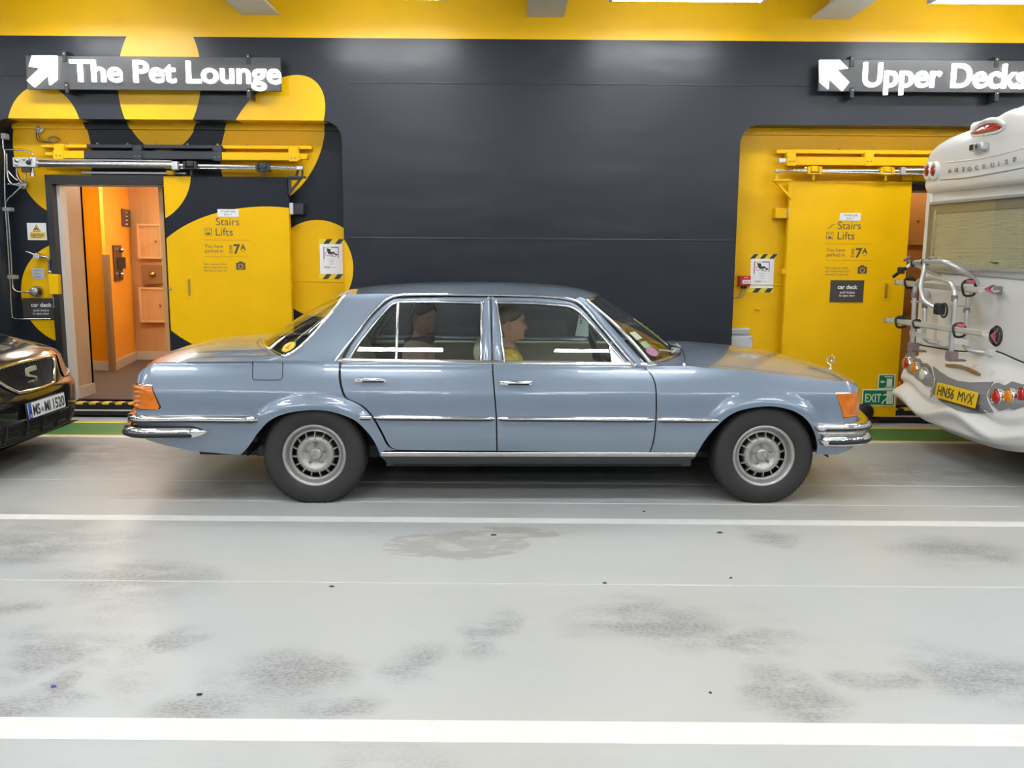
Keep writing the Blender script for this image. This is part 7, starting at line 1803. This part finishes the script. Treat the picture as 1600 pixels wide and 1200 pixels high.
for s in (-1, 1): MB().grid([[Vector((-1.05, s*0.93, 0.93)), Vector((-1.5, s*0.86, 1.34)), Vector((-1.95, s*0.74, 1.64))], [Vector((-4.6, s*0.94, 0.94)), Vector((-4.55, s*0.86, 1.34)), Vector((-4.5, s*0.70, 1.66))]], True).build('side_glass', MATS['dark_windscreen'], sv, recalc=True)
MB().grid([[(-0.1, y, 0.19) for y in (-0.8, 0.8)], [(-4.5, y, 0.19) for y in (-0.8, 0.8)]]).build('underbody', M_gap, sv)
# grille: chrome frame, black field, vertical ribs
GZ0, GZ1 = 0.585, 0.765
def gy_(z, s): return s*lerp(0.25, 0.44, (z-GZ0)/(GZ1-GZ0))
fr = [svs(lerp(-0.43, 0.43, k/14), GZ1+0.012*(1-(2*k/14-1)**2), 0.012) for k in range(15)]
fr += [svs(gy_(lerp(GZ1, GZ0, k/6), 1)+0.03*math.sin(math.pi*k/6), lerp(GZ1, GZ0, k/6), 0.012) for k in range(1, 7)] + [svs(lerp(0.25, -0.25, k/10), GZ0-0.008*(1-(2*k/10-1)**2), 0.012) for k in range(1, 11)] + [svs(gy_(lerp(GZ0, GZ1, k/6), -1)-0.03*math.sin(math.pi*k/6), lerp(GZ0, GZ1, k/6), 0.012) for k in range(1, 7)]
gr = empty('grille', (0, 0, 0), parent=sv)
MB().tube(fr, 0.013, 8).build('chrome_frame', M_chrome, gr)
MB().grid([[svs(lerp(gy_(z, -1), gy_(z, 1), k/12), z, 0.003) for k in range(13)] for z in np.linspace(GZ0, GZ1, 6)], True).build('grille_field', M_gap, gr, recalc=True)
for k in range(27):
    t = -1+2*(k+0.5)/27; MB().tube([svs(gy_(z, 1)*t, z, 0.008) for z in np.linspace(GZ0+0.006, GZ1-0.004, 5)], 0.0055, 5).build('grille_rib', M_bpl, gr)
# S shaped badge: three slanted bars and two links
bd = empty('badge', svs(0, 0.672, 0.022), parent=sv); bd.scale = (1.2, 1.2, 1.2); M_bc = mat('champagne_chrome', (0.62, 0.60, 0.42), 0.35, metal=0.4)
def badge(poly, nm): 
    MB().add([(0, -a_, b_) for a_, b_ in poly]+[(-0.012, -a_, b_) for a_, b_ in poly], [tuple(range(len(poly)))]+[(i, (i+1) % len(poly), len(poly)+(i+1) % len(poly), len(poly)+i) for i in range(len(poly))]).build(nm, M_bc, bd, recalc=True)
# note: seen from the front, image right is +y
def bpl(pts): return [(-a_, b_) for a_, b_ in pts]
badge(bpl([(-0.052, 0.052), (0.045, 0.058), (0.055, 0.048), (0.055, 0.030), (-0.035, 0.026), (-0.030, 0.012), (0.058, -0.012), (0.050, -0.018), (-0.058, 0.008), (-0.060, 0.040)]), 'badge_upper')
badge(bpl([(0.052, -0.052), (-0.045, -0.058), (-0.055, -0.048), (-0.055, -0.030), (0.035, -0.026), (0.030, -0.012), (-0.058, 0.004), (-0.050, 0.000), (0.058, -0.022), (0.060, -0.040)]), 'badge_lower')
# number plate
npq = empty('number_plate', (0.05, 0.0, 0.452), parent=sv); npq.rotation_euler = (0, math.radians(-4), 0)
MB().bbox(-0.006, 0.004, -0.275, 0.275, -0.068, 0.060, 0.004, 1).build('holder', M_bpl, npq)
MB().bbox(0.003, 0.009, -0.262, 0.262, -0.055, 0.057, 0.003, 1).build('white_plate', M_paper, npq)
MB().box(0.009, 0.0098, -0.261, -0.218, -0.054, 0.056).build('blue_band', mat('eu_blue', (0.01, 0.06, 0.45), 0.4), npq)
Rz = math.pi/2
text('lettering', 'MS', 0.108, M_ink, npq, (0.0100, -0.205, -0.038), (0, 0, Rz), 0.0006, 0.0022, 0.098); text('lettering', 'MI', 0.108, M_ink, npq, (0.0100, -0.045, -0.038), (0, 0, Rz), 0.0006, 0.0022, 0.085); text('lettering', '1520', 0.108, M_ink, npq, (0.0100, 0.062, -0.038), (0, 0, Rz), 0.0006, 0.0022, 0.185)
MB().lathe([(0, 0.0), (0.017, 0.0), (0.018, -0.002)], 16, 'x', (0.0115, -0.077, -0.012)).build('registration_seal', M_grey, npq)
text('lettering', 'D', 0.03, M_wink, npq, (0.0102, -0.248, -0.045), (0, 0, Rz), 0.0004, 0.0004)
for k in range(8):
    a_ = 2*math.pi*k/8; MB().ball((0.0102, -0.24+0.012*math.cos(a_), 0.03+0.012*math.sin(a_)), (0.0008, 0.002, 0.002), 6, 4).build('star', M_lyel, npq)
# headlamps, lower grille
for s in (-1, 1):
    P_ = [[svs(s*lerp(lerp(0.50, 0.56, j/4), 0.86, k/8), lerp(0.60, 0.775, j/4)-0.03*(k/8), 0.008) for k in range(9)] for j in range(5)]
    MB().grid(P_, True).build('headlamp', mat('smoked_headlamp', (0.08, 0.085, 0.09), 0.08, coat=1.0), sv, recalc=True)
    MB().tube([svs(s*lerp(0.52, 0.84, k/8), 0.605+0.02*(k/8)**2, 0.012) for k in range(9)], 0.006, 6).build('headlamp_trim', M_alu, sv)
P_ = [[svs(lerp(-0.62, 0.62, k/16), z, 0.004) for k in range(17)] for z in np.linspace(0.25, 0.375, 5)]
lg = MB().grid(P_, True).build('lower_grille', M_gap, sv, recalc=True)
for z in np.linspace(0.265, 0.365, 6): MB().tube([svs(lerp(-0.60, 0.60, k/16), z, 0.008) for k in range(17)], 0.004, 5).build('grille_slat', M_bpl, lg)
for y in (-0.45, -0.22, 0.0, 0.22, 0.45): MB().tube([svs(y, z, 0.012) for z in np.linspace(0.25, 0.375, 4)], 0.008, 5).build('grille_post', M_bpl, lg)
MB().tube([svs(lerp(-0.9, 0.9, k/24), 0.235, 0.01) for k in range(25)], 0.010, 6).build('lip_trim', M_bpl, sv)
# ================================================================ LITTER ON THE DECK
M_leaf = mat('dry_leaf', (0.03, 0.025, 0.02), 0.8)
def scrap(px, py, w_, h, seed, label, m=M_leaf, nm='litter'):
    q = gz(px, py, 0.0); rnd = random.Random(seed); n_ = 7; pts = []
    for k in range(n_):
        a_ = 2*math.pi*k/n_; r = 0.6+0.5*rnd.random(); pts.append((w_*r*math.cos(a_), h*r*math.sin(a_)))
    mb = MB(); mb.add([(x, y, 0.001+0.004*rnd.random()) for x, y in pts]+[(0, 0, 0.008)], [(i, (i+1) % n_, n_) for i in range(n_)])
    mb.add([(x, y, 0.0005) for x, y in pts], [tuple(range(n_-1, -1, -1))])
    o = mb.build(nm, m, None, (q.x, q.y, 0)); prop(o, label, 'litter', 'scraps on the deck')
scrap(945, 911.5, 0.015, 0.012, 1, 'dark scrap lying on the weld seam at mid deck'); scrap(1124, 832.5, 0.02, 0.012, 2, 'dark scrap just below the white line near the front wheel'); scrap(772, 836.5, 0.022, 0.012, 3, 'dark scrap on the brown stain below the doors')
scrap(1006, 800, 0.012, 0.007, 4, 'tiny dark scrap above the white line by the front wheel'); scrap(312, 1086, 0.012, 0.008, 5, 'curled black scrap at the lower left'); scrap(83, 1073, 0.014, 0.010, 6, 'blue scrap on the dark stain at the lower left', mat('blue_scrap', (0.05, 0.08, 0.35), 0.5))
scrap(1142, 903.5, 0.012, 0.008, 7, 'small dark scrap above the weld seam right of centre'); scrap(518, 917, 0.018, 0.006, 8, 'thin dark splinter beside the weld seam at left'); scrap(1110, 1083, 0.008, 0.006, 9, 'small dark crumb between the white lines at right')
